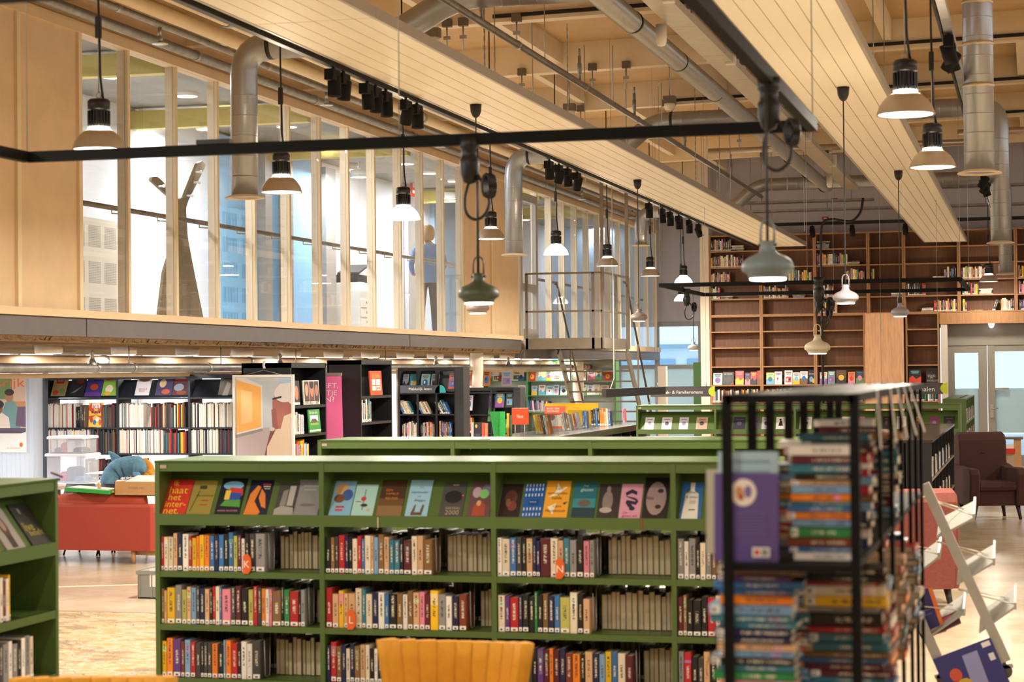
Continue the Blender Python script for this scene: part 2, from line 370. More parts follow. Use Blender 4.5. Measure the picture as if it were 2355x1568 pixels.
# handrail on the corridor wall
hr = thing('handrail', 'long dark metal handrail behind the upper window mullions', 'handrail', (-9.46, 28, 3.2))
ha = P(188, 466, X=-9.46); hb = P(1050, 610, X=-9.46)
MB().tube([ha, hb], .028, 10).build('rail', mat('#7b6f63', .35, .6), hr)
for k in range(12):
    p = ha.lerp(hb, (k + .6) / 12); MB().tube([p, p + Vector((0, 0, -.06)), p + Vector((.11, .03, -.07))], .01, 6).build('bracket', STEEL, hr)
hr2 = thing('handrail', 'far grey handrail behind the second glazed stretch of corridor', 'handrail', (-9.46, 42, 3.2))
ha = P(1225, 640, X=-9.46); hb = P(1480, 690, X=-9.46); MB().tube([ha, hb], .028, 8).build('rail', mat('#8b8580', .35, .6), hr2)
for k in range(5):
    p = ha.lerp(hb, (k + .5) / 5); MB().tube([p, p + Vector((0, 0, -.06)), p + Vector((.11, .03, -.07))], .01, 6).build('bracket', STEEL, hr2)

# round lamps on the upper floor
def round_lamp(p, r, h, label, group, power, name='ceiling_lamp', col=COOL, rod=0):
    t = thing(name, label, 'lamp', p, group=group)
    MB().lathe([(.02, h), (r, h), (r, .012), (r - .012, 0)], p, 20).build('housing', mat('#e8e6e2', .5), t)
    MB().disc((p[0], p[1], p[2] + .004), r - .012, 20, up=False).build('diffuser', mat('#fffaf2', .5, emit=6), t)
    if rod: MB().tube([(p[0], p[1], p[2] + h), (p[0], p[1], p[2] + h + rod)], .006, 5).build('rod', STEEL, t)
    if power: area_lamp((p[0], p[1], p[2] - .01), power, r * 1.8, col, t)
    return t
for i, (px, py) in enumerate([(258, 178), (428, 222), (527, 252), (660, 293), (760, 326), (828, 408), (933, 378), (990, 400), (1048, 418), (1262, 466), (1300, 486), (1350, 498), (1378, 524), (1425, 534)]):
    p = P(px, py, X=-10.7)
    round_lamp(p, .16, .12, f'round white lamp glowing in the upper corridor, {ordn(i + 1)} from the left', 'corridor lamps', MEZZ_W if i % 2 == 0 else 0, rod=max(.05, 5.5 - p[2]))
for i in range(5):   # lamps added further in, only to brighten the corridor
    round_lamp(Vector((-11.2, 20 + i * 6.0, 5.3)), .16, .12, f'added fill lamp high on the upper corridor ceiling, {ordn(i + 1)} pair inner', 'corridor lamps', MEZZ_W)
# coat tree made of plywood
ct = thing('coat_rack', 'brown plywood coat rack shaped like a forked tree on the corridor', 'coat rack', P(420, 712, X=-10.9))
X = -10.9
out = [(362, 757), (378, 625), (398, 560), (402, 478), (392, 455), (348, 415), (350, 407), (362, 406), (370, 412), (412, 458), (424, 452), (455, 375), (465, 370), (473, 378), (470, 388), (433, 462), (428, 480), (432, 545), (442, 600), (473, 757)]
MB().prism([P(a, b, X=X) for a, b in out], (-.04, 0, 0)).build('board', mat('#7a6748', .6, noise=.15, scale=12), ct)
for a, b in ((365, 428), (383, 448), (450, 396), (446, 420), (430, 450)):
    p = P(a, b, X=X); MB().tube([p, p + Vector((.07, 0, 0))], .014, 8).sphere(p + Vector((.075, 0, 0)), .024).build('peg', mat('#e6e4de', .4), ct)
# printer, radiator and sign in the corridor
pr = thing('printer', 'white office printer with paper drawers on the upper corridor', 'printer', P(835, 750, X=-11.4))
b0 = P(822, 748, X=-11.4); b1 = P(851, 748, X=-11.4); y0, y1 = b0.y, b1.y; zf = 2.44
MB().bev(-11.9, -11.35, y0, y1, zf, zf + 1.0, .02).build('body', mat('#dedad2', .5), pr)
for k in range(4):
    dw_ = MB().box(-11.35, -11.33, y0 + .05, y1 - .05, zf + .06 + k * .17, zf + .2 + k * .17).build('drawer', mat('#e8e4dc', .5), pr)
    MB().box(-11.33, -11.325, y0 + .3, y0 + .42, zf + .12 + k * .17, zf + .16 + k * .17).build('drawer_grip', mat('#55524e', .5), dw_)
MB().box(-11.9, -11.4, y0 + .02, y1 - .05, zf + 1.0, zf + 1.14).build('scanner_lid', mat('#3a3835', .5), pr)
MB().prism([(-11.4, y0 + .1, zf + 1.14), (-11.4, y1 - .05, zf + 1.3), (-11.4, y1 - .05, zf + 1.34), (-11.4, y0 + .1, zf + 1.18)], (-.4, 0, 0)).build('paper_tray', mat('#4a4744', .5), pr)
sg = thing('safety_sign', 'small red fire hose sign above the upper corridor doorway', 'sign', P(952, 445, X=-11.68))
p0 = P(946, 450, X=-11.68); MB().box(-11.7, -11.68, p0.y, p0.y + .3, p0.z, p0.z + .32).build('plate', mat('#d8231f', .4), sg)
MB().box(-11.679, -11.677, p0.y + .08, p0.y + .22, p0.z + .06, p0.z + .12).box(-11.679, -11.677, p0.y + .1, p0.y + .2, p0.z + .17, p0.z + .26).build('symbol', mat('#ffffff', .4), sg)

# ------------------------------------------------------------------ wooden wall bookcases
def wood(h, k=1):
    return mat(h, .55, noise=.22, scale=7, stretch=(6, 6, .55))
WOOD = wood('#7a4f33'); WOODE = wood('#a87a50'); WOODL = wood('#d4a47c')
WY = 38.0; WB = [P(x, 700, Y=WY).x for x in (1630, 1750, 1874, 1997, 2079, 2206, 2337)] + [.75]
WB = [-6.0 if i == 0 else v for i, v in enumerate(WB)]
SH_U = [4.40, 4.10, 3.785, 3.475, 3.18, 2.875]      # shelf heights of the upper row (first one is the top)
SH_L = [2.85, 2.555, 2.25, 1.885, 1.53, 1.20, .85, .5, .1]
def bookcase(x0, x1, zs, label, back=WOOD):
    t = thing('wooden_bookcase', label, 'bookcase', ((x0 + x1) / 2, WY, zs[-1]), group='wooden wall bookcases')
    MB().box(x0 + .002, x0 + .03, WY, WY + .34, zs[-1], zs[0] + .03).build('side_panel', WOODE, t)
    MB().box(x1 - .03, x1 - .002, WY, WY + .34, zs[-1], zs[0] + .03).build('side_panel', WOODE, t)
    MB().box(x0 + .03, x1 - .03, WY + .32, WY + .34, zs[-1], zs[0] + .03).build('back_panel', back, t)
    for i, z in enumerate(zs): MB().box(x0 + .03, x1 - .03, WY + .004, WY + .32, z, z + .024).build('shelf', WOODE, t)
    return t
for i in range(7):
    bookcase(WB[i], WB[i + 1], SH_U, f'upper wooden wall bookcase, {ordn(i + 1)} bay from the white pilaster')
for i in range(3):
    bookcase(WB[i], WB[i + 1] if i < 2 else P(1988, 700, Y=WY).x, SH_L, f'lower wooden wall bookcase with face-out books, {ordn(i + 1)} bay from the white pilaster')
xa = P(1990, 800, Y=WY).x; xb = P(2079, 800, Y=WY).x
o = MB().box(xa, xb, WY - .06, WY + .3, .05, 2.88).build('wooden_wall_panel', WOODL); tag(o, 'pale plain oak panel covering one bay of the wooden bookcases', 'panel')
bookcase(xb + .03, P(2160, 800, Y=WY).x, SH_L, 'narrow lower wooden bookcase beside the grey double doors')
dx0 = P(2163, 746, Y=WY).x
o = MB().box(dx0 - .02, 2.5, WY, WY + .3, 2.66, 2.87).build('wooden_lintel', WOODE); tag(o, 'wooden lintel above the grey double doors', 'lintel')
# double doors
DG = mat('#8a857b', .5)
dr = thing('door_1', None, None, (dx0 + 1, WY + .25, 0), kind='structure')
MB().box(dx0, dx0 + .12, WY + .02, WY + .4, 0, 2.66).build('frame', mat('#c4bdb2', .5), dr)
MB().box(dx0 + .12, 2.4, WY + .28, WY + .4, 2.26, 2.66).build('transom_panel', DG, dr)
xs = [P(x, 900, Y=WY + .3).x for x in (2176, 2196, 2251, 2272, 2289)]
MB().box(xs[0], xs[1], WY + .3, WY + .38, 0, 2.26).build('door_stile', DG, dr); MB().box(xs[2], xs[3] - .01, WY + .3, WY + .38, 0, 2.26).build('door_stile', DG, dr)
MB().box(xs[1], xs[2], WY + .3, WY + .38, 2.12, 2.26).box(xs[1], xs[2], WY + .3, WY + .38, 0, .2).build('door_rail', DG, dr)
MB().box(xs[3], xs[4], WY + .29, WY + .38, 0, 2.26).build('door_stile', DG, dr); MB().box(xs[4], 1.2, WY + .3, WY + .38, 2.14, 2.26).build('door_rail', DG, dr); MB().box(xs[4], 1.2, WY + .3, WY + .38, 0, .2).build('door_rail', DG, dr)
MB().box(xs[1], xs[2], WY + .33, WY + .35, 1.45, 2.12).box(xs[4], 1.2, WY + .33, WY + .35, 1.45, 2.14).build('glass_pane', GLASSB, dr)
MB().box(xs[1], xs[2], WY + .33, WY + .35, .2, 1.45).box(xs[4], 1.2, WY + .33, WY + .35, .62, 1.45).build('frosted_pane', FROST, dr)
MB().box(xs[4], 1.2, WY + .33, WY + .35, .2, .62).build('glass_pane', GLASSB, dr)
hx = (xs[3] + xs[4]) / 2; MB().tube([(hx, WY + .29, 1.07), (hx, WY + .2, 1.07), (hx + .12, WY + .2, 1.08)], .012, 8).box(hx - .03, hx + .03, WY + .28, WY + .29, .9, 1.15).build('door_handle', STEEL, dr)
MB().box(xs[4], xs[4] + .25, WY + .26, WY + .3, 1.42, 1.46).build('door_closer', STEEL, dr)
p = P(2280, 748, Y=WY + .1); MB().lathe([(.001, .05), (.06, .05), (.05, 0), (.03, -.04), (.001, -.05)], p, 12).build('door_spotlight', mat('#f4f6ff', .4, emit=3), dr)
BLACKT = mat('#0b0b0c', .7, spec=.2)
# ================================================================== UNDER THE ROOF
def rounded(pts, rad, n=6):
    pts = [Vector(p) for p in pts]; o = [pts[0]]
    for a, b, c in zip(pts, pts[1:], pts[2:]):
        u = (a - b).normalized(); v = (c - b).normalized(); k = min(rad, (a - b).length * .49, (c - b).length * .49)
        for i in range(n + 1):
            t = i / n; o.append((b + u * k) * (1 - t) ** 2 + b * (2 * t * (1 - t)) + (b + v * k) * t * t)
    o.append(pts[-1]); return o
def ribbed(pts, r, step=.16, n=20, mi=0):
    """spiral-seamed duct: a smooth tube with a fine raised seam every step"""
    P_ = [Vector(p) for p in pts]; mb = MB().tube(P_, r, n, mi)
    for a, b in zip(P_, P_[1:]):
        L = (b - a).length; d = (b - a).normalized(); k = int(L / step)
        for i in range(1, k):
            p = a.lerp(b, i / k); mb.tube([p - d * .005, p - d * .002, p + d * .002, p + d * .005], [r * .99, r * 1.02, r * 1.02, r * .99], n, mi, caps=False)
    return mb
PZ = 4.12
def radiant_row(x0, x1, joints, side):
    for i, (a, b) in enumerate(zip(joints, joints[1:])):
        t = thing('ceiling_panel', f'long cream ceiling panel of narrow boards, {side} row, {ordn(i + 1)} from the near end', 'ceiling panel', ((x0 + x1) / 2, (a + b) / 2, PZ), group='hanging ceiling panels')
        n = 6; w = (x1 - x0) / n
        for k in range(n):
            bw = MB().box(x0 + k * w + .004, x0 + (k + 1) * w - .004, a + .008, b - .008, PZ, PZ + .03).build('board', PANELM, t)
        MB().box(x0, x1, a, b, PZ + .012, PZ + .055).build('backing', mat('#c9b08a', .6), t)
        for x in (x0, x1): MB().box(x - .012, x + .012, a + .002, b - .002, PZ - .004, PZ + .07).build('edge_profile', mat('#b5ad9e', .4, .5), t)
radiant_row(-4.84, -4.02, [6, 12, 18, 24, 30, 37.0], 'left')
radiant_row(-1.87, -1.13, [6, 12, 18, 24, 30, 36.8], 'right')

# pipes above the upper windows
def pipe(name, label, pts, r, m_, clamps=(), n=12, rad=0):
    t = thing(name, label, 'pipe', pts[0])
    MB().tube(rounded(pts, rad) if rad else pts, r, n).build('pipe_run', m_, t)
    a = Vector(pts[0]); b = Vector(pts[-1])
    for y in clamps:
        p = a.lerp(b, (y - a.y) / (b.y - a.y)) if abs(b.y - a.y) > .1 else a.lerp(b, y)
        MB().tube([p - (b - a).normalized() * .04, p + (b - a).normalized() * .04], r * 1.16, n).build('clamp', STEEL, t)
    return t
q = P(448, 127, X=-9.0); pipe('steel_pipe', 'thick grey steel pipe just above the upper window head', [(-9.0, 9, q.z), (-9.0, 48, q.z)], .052, GALV, (16.5, 20.6, 24.4, 28.6, 32.8, 37, 41))
q = P(516, 114, X=-8.7); pipe('sprinkler_pipe', 'thinner grey sprinkler pipe above the upper windows with hanging heads', [(-8.7, 9, q.z + .0), (-8.7, 48, q.z)], .036, GALV, (18, 22, 27, 33, 39)); zsp = q.z
q = P(450, 60, X=-8.35); pipe('painted_pipe', 'cream painted pipe beside the sprinkler pipe', [(-8.35, 9, q.z), (-8.35, 47, q.z)], .07, CREAM2, (15, 21, 27, 34))
q = P(520, 25, X=-7.95); pipe('painted_pipe', 'thick cream painted pipe nearest the hanging panels', [(-7.95, 9, q.z - .07), (-7.95, 46, q.z - .07)], .085, CREAM2, (15.6, 19, 25, 31.6))
for i, px in enumerate((368, 750, 1010, 1335, 1450)):
    q = P(px, 100, X=-8.7); y = q.y
    t = thing('fire_sprinkler', f'sprinkler head with round guard plate, {ordn(i + 1)} along the upper windows', 'sprinkler', (-8.7, y, zsp - .25), group='sprinkler heads')
    MB().tube([(-8.7, y, zsp - .03), (-8.7, y, zsp - .12)], .022, 8).lathe([(.02, -.12), (.035, -.14), (.03, -.19), (.012, -.2)], (-8.7, y, zsp), 10).build('body', STEEL, t)
    MB().lathe([(.001, -.19), (.085, -.2), (.085, -.205), (.001, -.205)], (-8.7, y, zsp), 18).build('guard_plate', mat('#cfc9bf', .35, .5), t)
# sprinkler main over the hall
t = pipe('sprinkler_pipe', 'long grey sprinkler main running under the roof between the panels', [(-4.75, 12, 5.0), (-4.75, 36.3, 5.0)], .035, GALV, (15.5, 18.5, 21.5, 24.5, 27.5, 31))
for y in (17.2, 21.2, 24.3, 28.0, 32.5): MB().tube([(-4.75, y, 5.03), (-4.75, y, 5.3)], .018, 8).tube([(-4.75, y, 5.3), (-4.75, y, 5.38)], .012, 6).tube([(-4.75, y, 5.1), (-4.75, y, 5.22)], .024, 8).build('upright_head', GALV, t)
for y in (16.2, 19.6, 23, 26.2, 30): MB().tube([(-4.75, y, 5.03), (-4.75, y, rz(-4.75))], .006, 5).build('hanger', STEEL, t)
# cross pipes
for i, (px, py, Y) in enumerate([(1720, 345, 33.0), (2330, 300, 30.5)]):
    q = P(px, py, Y=Y); xa, xb = ((-5.2, -1.0) if i == 0 else (-1.05, 4))
    pipe('steel_pipe', ['steel cross pipe behind the far end of the left panel row', 'steel cross pipe behind the vertical ducts on the right'][i], [(xa, Y, q.z), (xb, Y, q.z)], .05, mat('#b9a78c', .35, .7))

# ducts
DM = mat('#a2a4a6', .34, .6)
def drop_duct(label, path, r, rad=.3, flange=True):
    t = thing('ventilation_duct', label, 'duct', path[0])
    ribbed(rounded(path, rad), r).build('duct_run', DM, t)
    a = Vector(path[0])
    if flange: MB().lathe([(r * .96, .1), (r * .98, .02), (r * 1.45, 0), (r * 1.47, -.012), (r * 1.0, -.006), (r * .96, .06)], a, 28).build('outlet_flange', mat('#d6c3a4', .5), t)
    return t
def ring(t, p, d, r):
    d = Vector(d).normalized() * .02; MB().tube([Vector(p) - d, Vector(p) + d], r * 1.035, 20).build('rubber_ring', BLACK, t)
Y1, Y2, Y3 = 17.1, 26.95, 36.2
zb = 3.49; a = P(660, 103, Y=Y1); b = P(955, 78, Y=Y1); c = P(1050, 2, Y=Y1)
d1 = drop_duct('nearest silver duct bending down in front of the upper windows', [(-7.0, Y1, zb), (-7.0, Y1, a.z), (b.x - .25, Y1, a.z), (c.x, Y1, c.z + .05), (c.x + 2.4, Y1, c.z + .05)], .125, .27)
ring(d1, (P(612, 95, Y=Y1).x + .05, Y1, a.z), (1, 0, 0), .125)
a = P(1235, 357, Y=Y2); b = P(1440, 335, Y=Y2); c = P(1500, 280, Y=Y2)
d2 = drop_duct('middle silver duct bending down beside the stair landing', [(-7.0, Y2, zb), (-7.0, Y2, a.z), (b.x - .1, Y2, a.z), (c.x, Y2, c.z), (-.39, Y2, c.z + .02), (-.39, Y2, zb)], .125, .27)
for px in (1216, 1545): q = P(px, 300, Y=Y2); ring(d2, (q.x, Y2, a.z if px < 1300 else c.z), (1, 0, 0), .125)
MB().lathe([(.12, .1), (.123, .02), (.18, 0), (.182, -.012), (.125, -.006), (.12, .06)], (-.39, Y2, zb), 28).build('outlet_flange', mat('#d6c3a4', .5), d2)
a = P(1490, 487, Y=Y3); b = P(1695, 460, Y=Y3); c = P(1740, 425, Y=Y3); z3 = P(1475, 565, X=-7).z
d3 = drop_duct('farthest silver duct bending down in front of the far upper windows', [(-6.98, Y3, z3), (-6.98, Y3, a.z), (b.x - .1, Y3, a.z), (c.x, Y3, c.z), (-.44, Y3, c.z), (-.44, Y3, zb)], .115, .25)
MB().lathe([(.11, .1), (.113, .02), (.17, 0), (.172, -.012), (.115, -.006), (.11, .06)], (-.44, Y3, zb), 28).build('outlet_flange', mat('#d6c3a4', .5), d3)
d4 = drop_duct('big silver vertical duct hanging at the right with a flared outlet', [(-.41, Y1, zb), (-.41, Y1, 6.4)], .125)
for z in (4.2, 4.55, 4.9): MB().tube([(-.41, Y1, z), (-.41, Y1, z + .03)], .131, 22).build('seam_band', mat('#c9b79a', .35, .7), d4)
# long spiral duct and cable tray
sp = thing('spiral_duct', 'long slim spiral duct running under the roof toward the wooden bookcases', 'duct', (-3.45, 12, 5.0))
ribbed([(-3.47, 11, 5.0), (-3.42, 34.8, 5.0)], .1, .12).build('duct_run', mat('#a9a7a3', .4, .5), sp)
for y in (15, 17.6, 20, 22.4, 24.8, 27.2, 29.6, 32, 34.6): ring(sp, (-3.45, y, 5.0), (0, 1, 0), .1)
ctray = thing('cable_tray', 'flat galvanised cable duct running beside the spiral duct', 'cable tray', (-3.05, 12, 5.02))
for k in range(14): MB().box(-3.17, -2.93, 11 + k * 1.75, 12.74 + k * 1.75, 5.0, 5.07).build('tray_section', mat('#c4bba9', .4, .5, noise=.1, scale=8), ctray)
for k in range(6): MB().box(-3.0, -2.9, 13 + k * 3.6, 13.1 + k * 3.6, 4.98, 5.16).build('junction_box', mat('#e2ddd2', .5), ctray)
for i, (px, py) in enumerate([(1521, 82), (1908, 418)]):
    q = P(px, py, Z=4.88); t = thing('motion_sensor', ['white rounded motion sensor under the near cable tray', 'white rounded motion sensor under the far cable tray'][i], 'sensor', q)
    MB().lathe([(.001, -.1), (.035, -.09), (.05, -.05), (.05, .1), (.001, .1)], q, 14).build('housing', mat('#e9dfcc', .4), t)
# box-shaped detectors and small brackets under the beams
for i, (px, py) in enumerate([(995, 95), (1310, 262), (1540, 245), (1685, 145), (1700, 160)]):
    q = P(px, py, Z=5.4 if i < 3 else 5.25); t = thing('smoke_detector', f'small white smoke detector hanging below the roof, {ordn(i + 1)} from the left', 'detector', q, group='smoke detectors')
    MB().lathe([(.001, -.05), (.06, -.045), (.075, 0), (.075, .04), (.001, .04)], q, 14).build('housing', mat('#e8dcc6', .5), t)
    MB().box(q.x - .08, q.x + .08, q.y - .06, q.y + .06, q.z + .04, q.z + .14).build('base_box', mat('#6f6557', .5), t)
    MB().tube([q + Vector((0, 0, .14)), (q.x, q.y, rz(q.x, 5.98))], .008, 5).build('rod', STEEL, t)
# clamps on the roof beams with short rods
for i, (px, py, k) in enumerate([(1028, 78, 5), (1065, 60, 5), (1188, 62, 5), (1200, 185, 6), (1335, 252, 7), (1362, 150, 6), (1440, 158, 6), (1530, 238, 7), (1545, 240, 7), (1590, 25, 5), (1695, 95, 6), (1755, 110, 6), (1795, 175, 7), (1860, 240, 8), (1700, 330, 8), (1755, 395, 9), (1900, 395, 9), (2250, 120, 7)]):
    y = BY[k] - .13 if k < len(BY) else 30; q = P(px, py, Y=y); z = rz(q.x, 5.66); t = thing('beam_clamp', f'small steel clamp with a short rod on a roof beam, {ordn(i + 1)} from the left', 'clamp', (q.x, y, z - .3), group='beam clamps')
    MB().box(q.x - .05, q.x + .05, y - .03, y + .04, z - .06, z + .03).build('bracket', mat('#6d665c', .4, .5), t); MB().tube([(q.x, y, z - .06), (q.x, y, z - .32)], .009, 6).build('rod', STEEL, t); MB().box(q.x - .035, q.x + .035, y - .02, y + .02, z - .2, z - .16).build('nut_plate', STEEL, t)
# suspension wires and chains
for i, (px, py, Y, zt) in enumerate([(1115, 200, 18, 0), (1138, 150, 19.5, 0), (1225, 200, 21, 0), (1306, 240, 22.5, 0), (1345, 250, 24, 0), (1440, 280, 25.5, 0), (1600, 400, 28, 0), (1655, 400, 30, 0), (1680, 440, 31, 0), (1776, 560, 33, 0), (2010, 200, 20, 0), (2035, 240, 22, 0), (1810, 360, 27, 0), (1850, 520, 34, 0)]):
    q = P(px, py, Y=Y); t = MB(); z0 = PZ + .07; zt = rz(q.x) + .2
    if i % 3 == 0:
        k = 0; z = z0
        while z < zt: t.obox((q.x, Y, z), (.016 if k % 2 else .006, .006 if k % 2 else .016, .05)); z += .042; k += 1
    else: t.tube([(q.x, Y, z0), (q.x, Y, zt)], .006, 5)
    tag(t.build('suspension_wire', STEEL), ('fine steel chain' if i % 3 == 0 else 'thin straight steel wire') + f' rising from a ceiling panel to the roof, {ordn(i + 1)} one', 'wire', 'suspension wires')

# ------------------------------------------------------------------ lighting track along the left panel with spotlights
tr = tag(MB().box(-4.95, -4.9, 6, 37, PZ - .02, PZ + .03).build('lighting_track', BLACKM), 'black lighting track along the edge of the left panel row', 'lighting track')
tr2 = thing('lighting_track', 'galvanised rail with black spotlights beside the big vertical duct', 'lighting track', (-.62, 12, 4.1))
q = P(2200, 150, Z=4.25); RX = q.x
MB().box(RX - .03, RX + .03, 9, 37, 4.25, 4.3).build('rail', GALV, tr2); MB().tube([(RX - .05, 9, 4.27), (RX - .05, 37, 4.27)], .014, 6).build('cable', BLACK, tr2)
def spot(p, label, group, tilt=(0, 0), box=True, k=1.0, power=0):
    t = thing('track_spotlight', label, 'spotlight', p, group=group)
    p = Vector(p)
    if box: MB().box(p.x - .035 * k, p.x + .035 * k, p.y - .1 * k, p.y + .06 * k, p.z - .1 * k, p.z - .02 * k).build('driver_box', BLACKT, t)
    rot = Matrix.Rotation(tilt[0], 3, 'X') @ Matrix.Rotation(tilt[1], 3, 'Y'); c = p + Vector((0, .02, -.14 * k))
    can = MB().lathe([(.001, .075), (.046, .075), (.05, .07), (.05, -.07), (.042, -.07), (.038, -.05)], (0, 0, 0), 16); can.v = [c + rot @ (v * k) for v in can.v]; can.build('can', BLACKT, t)
    le = MB().disc((0, 0, -.052), .04, 14, up=False); le.v = [c + rot @ (v * k) for v in le.v]; le.build('lens', mat('#fff6ea', .4, emit=8), t)
    MB().tube([p + Vector((0, 0, 0)), c + Vector((0, 0, .05))], .012 * k, 6).build('stem', BLACK, t)
    if power:
        l = bpy.data.lights.new('spot_light', 'SPOT'); l.energy = power; l.color = (1, .86, .68); l.spot_size = R(60); l.spot_blend = .6; l.shadow_soft_size = .05
        o = bpy.data.objects.new('spot_light', l); COL.objects.link(o); o.parent = t; o.matrix_local = WM[t.name].inverted() @ Matrix.Translation(c + rot @ Vector((0, 0, -.08 * k))) @ rot.to_4x4()
    return t
for i, (px, py, tx, ty) in enumerate([(765, 158, 0, 0), (788, 172, 0, .1), (843, 188, .1, 0), (862, 195, 0, .1), (886, 210, 0, 0), (932, 225, .3, .3), (957, 228, 0, 0), (1262, 365, 0, 0), (1284, 376, .2, .3), (1304, 384, 0, 0), (1326, 394, .4, .3), (1492, 462, 0, 0), (1522, 474, 0, 0), (1540, 481, 0, 0), (1560, 489, 0, 0), (1584, 500, 0, 0), (1606, 508, .3, -.3)]):
    q = P(px, py, X=-4.93)
    spot((-4.925, q.y, PZ - .02), f'black track spotlight under the left panel row, {ordn(i + 1)} from the near end', 'spotlights on the left track', (tx, ty))
for i, (px, py) in enumerate([(2182, 92), (2187, 128), (2188, 165), (2262, 430), (2264, 455), (2266, 478), (2268, 497)]):
    q = P(px, py, X=RX); spot((RX, q.y, 4.25), f'black spotlight on the rail by the vertical ducts, {ordn(i + 1)} from the near end', 'spotlights on the right rail', (.5 if i % 2 else .2, .5 if i % 2 else -.3))
# track before the wooden wall
q = P(1800, 516, Y=36.4)
MB_ = MB().box(P(1780, 516, Y=36.4).x, 1.5, 36.38, 36.43, q.z - .03, q.z + .03).build('lighting_track', BLACKM); tag(MB_, 'black lighting track crossing before the wooden wall bookcases', 'lighting track'); TZ = q.z - .03
for i, px in enumerate((1868, 1960, 2082)): spot((P(px, 520, Y=36.4).x, 36.4, TZ), f'black spotlight aimed at the wooden bookcases, {ordn(i + 1)} from the left', 'spotlights before the wooden wall', (.6, 0), power=14)
spot((.6, 36.4, TZ), 'black spotlight at the right end of the track before the wooden wall', 'spotlights before the wooden wall', (.6, 0), power=14)
spot((-5.3, 36.4, TZ), 'black spotlight at the left end of the track before the wooden wall', 'spotlights before the wooden wall', (.6, 0), power=14)
# slotted cable trays and small red signs high before the back wall
for i, (py, Y, xa_, xb_) in enumerate(((468, 37.0, 1600, 2010), (488, 37.6, 1640, 2360), (445, 37.4, 2050, 2360))):
    q = P(1800, py, Y=Y); xa_ = P(xa_, py, Y=Y).x; xb_ = P(xb_, py, Y=Y).x
    t = thing('cable_tray', ['slotted cable tray crossing above the track before the wooden wall', 'long slotted cable tray close under the back wall top', 'short slotted cable tray behind the right panel row'][i], 'cable tray', (xa_, Y, q.z))
    MB().box(xa_, xb_, Y - .1, Y + .1, q.z, q.z + .006).build('tray_floor', GALV, t)
    for dy in (-.1, .094): MB().box(xa_, xb_, Y + dy, Y + dy + .006, q.z, q.z + .05).build('tray_side', GALV, t)
    for k in range(4): x = xa_ + (xb_ - xa_) * (k + .5) / 4; MB().tube([(x, Y, q.z), (x, Y, rz(x, 5.98))], .007, 5).build('hanger', STEEL, t)
for i, (px, py) in enumerate(((1872, 463), (1919, 459), (1898, 502))):
    q = P(px, py, Y=37.2); t = thing('emergency_sign', f'small red sign hanging high before the back wall, {ordn(i + 1)} of three', 'sign', q, group='small red signs')
    MB().box(q.x - .06, q.x + .06, 37.2, 37.21, q.z - .03, q.z + .03).build('plate', mat('#8f2422', .5), t); MB().box(q.x - .03, q.x + .03, 37.197, 37.2, q.z - .008, q.z + .012).build('symbol', mat('#d8c8c0', .5), t); MB().tube([(q.x, 37.205, q.z + .03), (q.x, 37.205, rz(q.x, 5.98))], .003, 4).build('wire', STEEL, t)
# black cable that loops down from the tray and becomes a straight pole
cb = [P(1985, 455, Y=35.5), P(1980, 490, Y=35.5), P(1960, 510, Y=35.5), P(1940, 508, Y=35.5), P(1915, 503, Y=35.5), P(1893, 507, Y=35.5), P(1888, 530, Y=35.5)]
cb2 = P(1888, 600, Y=35.5)
tag(MB().tube(rounded(cb + [cb2, (cb2.x + .02, 35.5, .02)], .3), .022, 8).build('power_cable', BLACK), 'thick black power cable looping under the roof and dropping to the floor', 'cable')

# ------------------------------------------------------------------ hanging track frames
def frame(label, x0, x1, y0, y1, z, w=.045):
    t = thing('hanging_light_track', label, 'lighting track', ((x0 + x1) / 2, (y0 + y1) / 2, z))
    for a, b in (((x0, y0, z), (x1, y0, z)), ((x0, y1, z), (x1, y1, z)), ((x0, y0, z), (x0, y1, z)), ((x1, y0, z), (x1, y1, z))):
        MB().bar(a, b, w, w * 1.2).build('track_bar', BLACKT, t)
    for x in (x0, x1, (x0 + x1) / 2):
        for y in (y0, y1): MB().tube([(x, y, z), (x, y, rz(x))], .003, 4).build('suspension_wire', STEEL, t)
    return t
frame('near square black lighting track frame hanging before the green bookcase', -5.03, -.98, 5.3, 9.34, 3.0)
frame('far square black lighting track frame hanging before the wooden bookcases', -4.85, -.9, 26.5, 30.1, 3.0)
q = P(490, 340, Y=9.34); tag(MB().box(q.x - .08, q.x + .1, 9.31, 9.37, 3.028, 3.05).build('track_adapter', BLACK), 'flat black adapter lying on top of the near track frame', 'adapter')

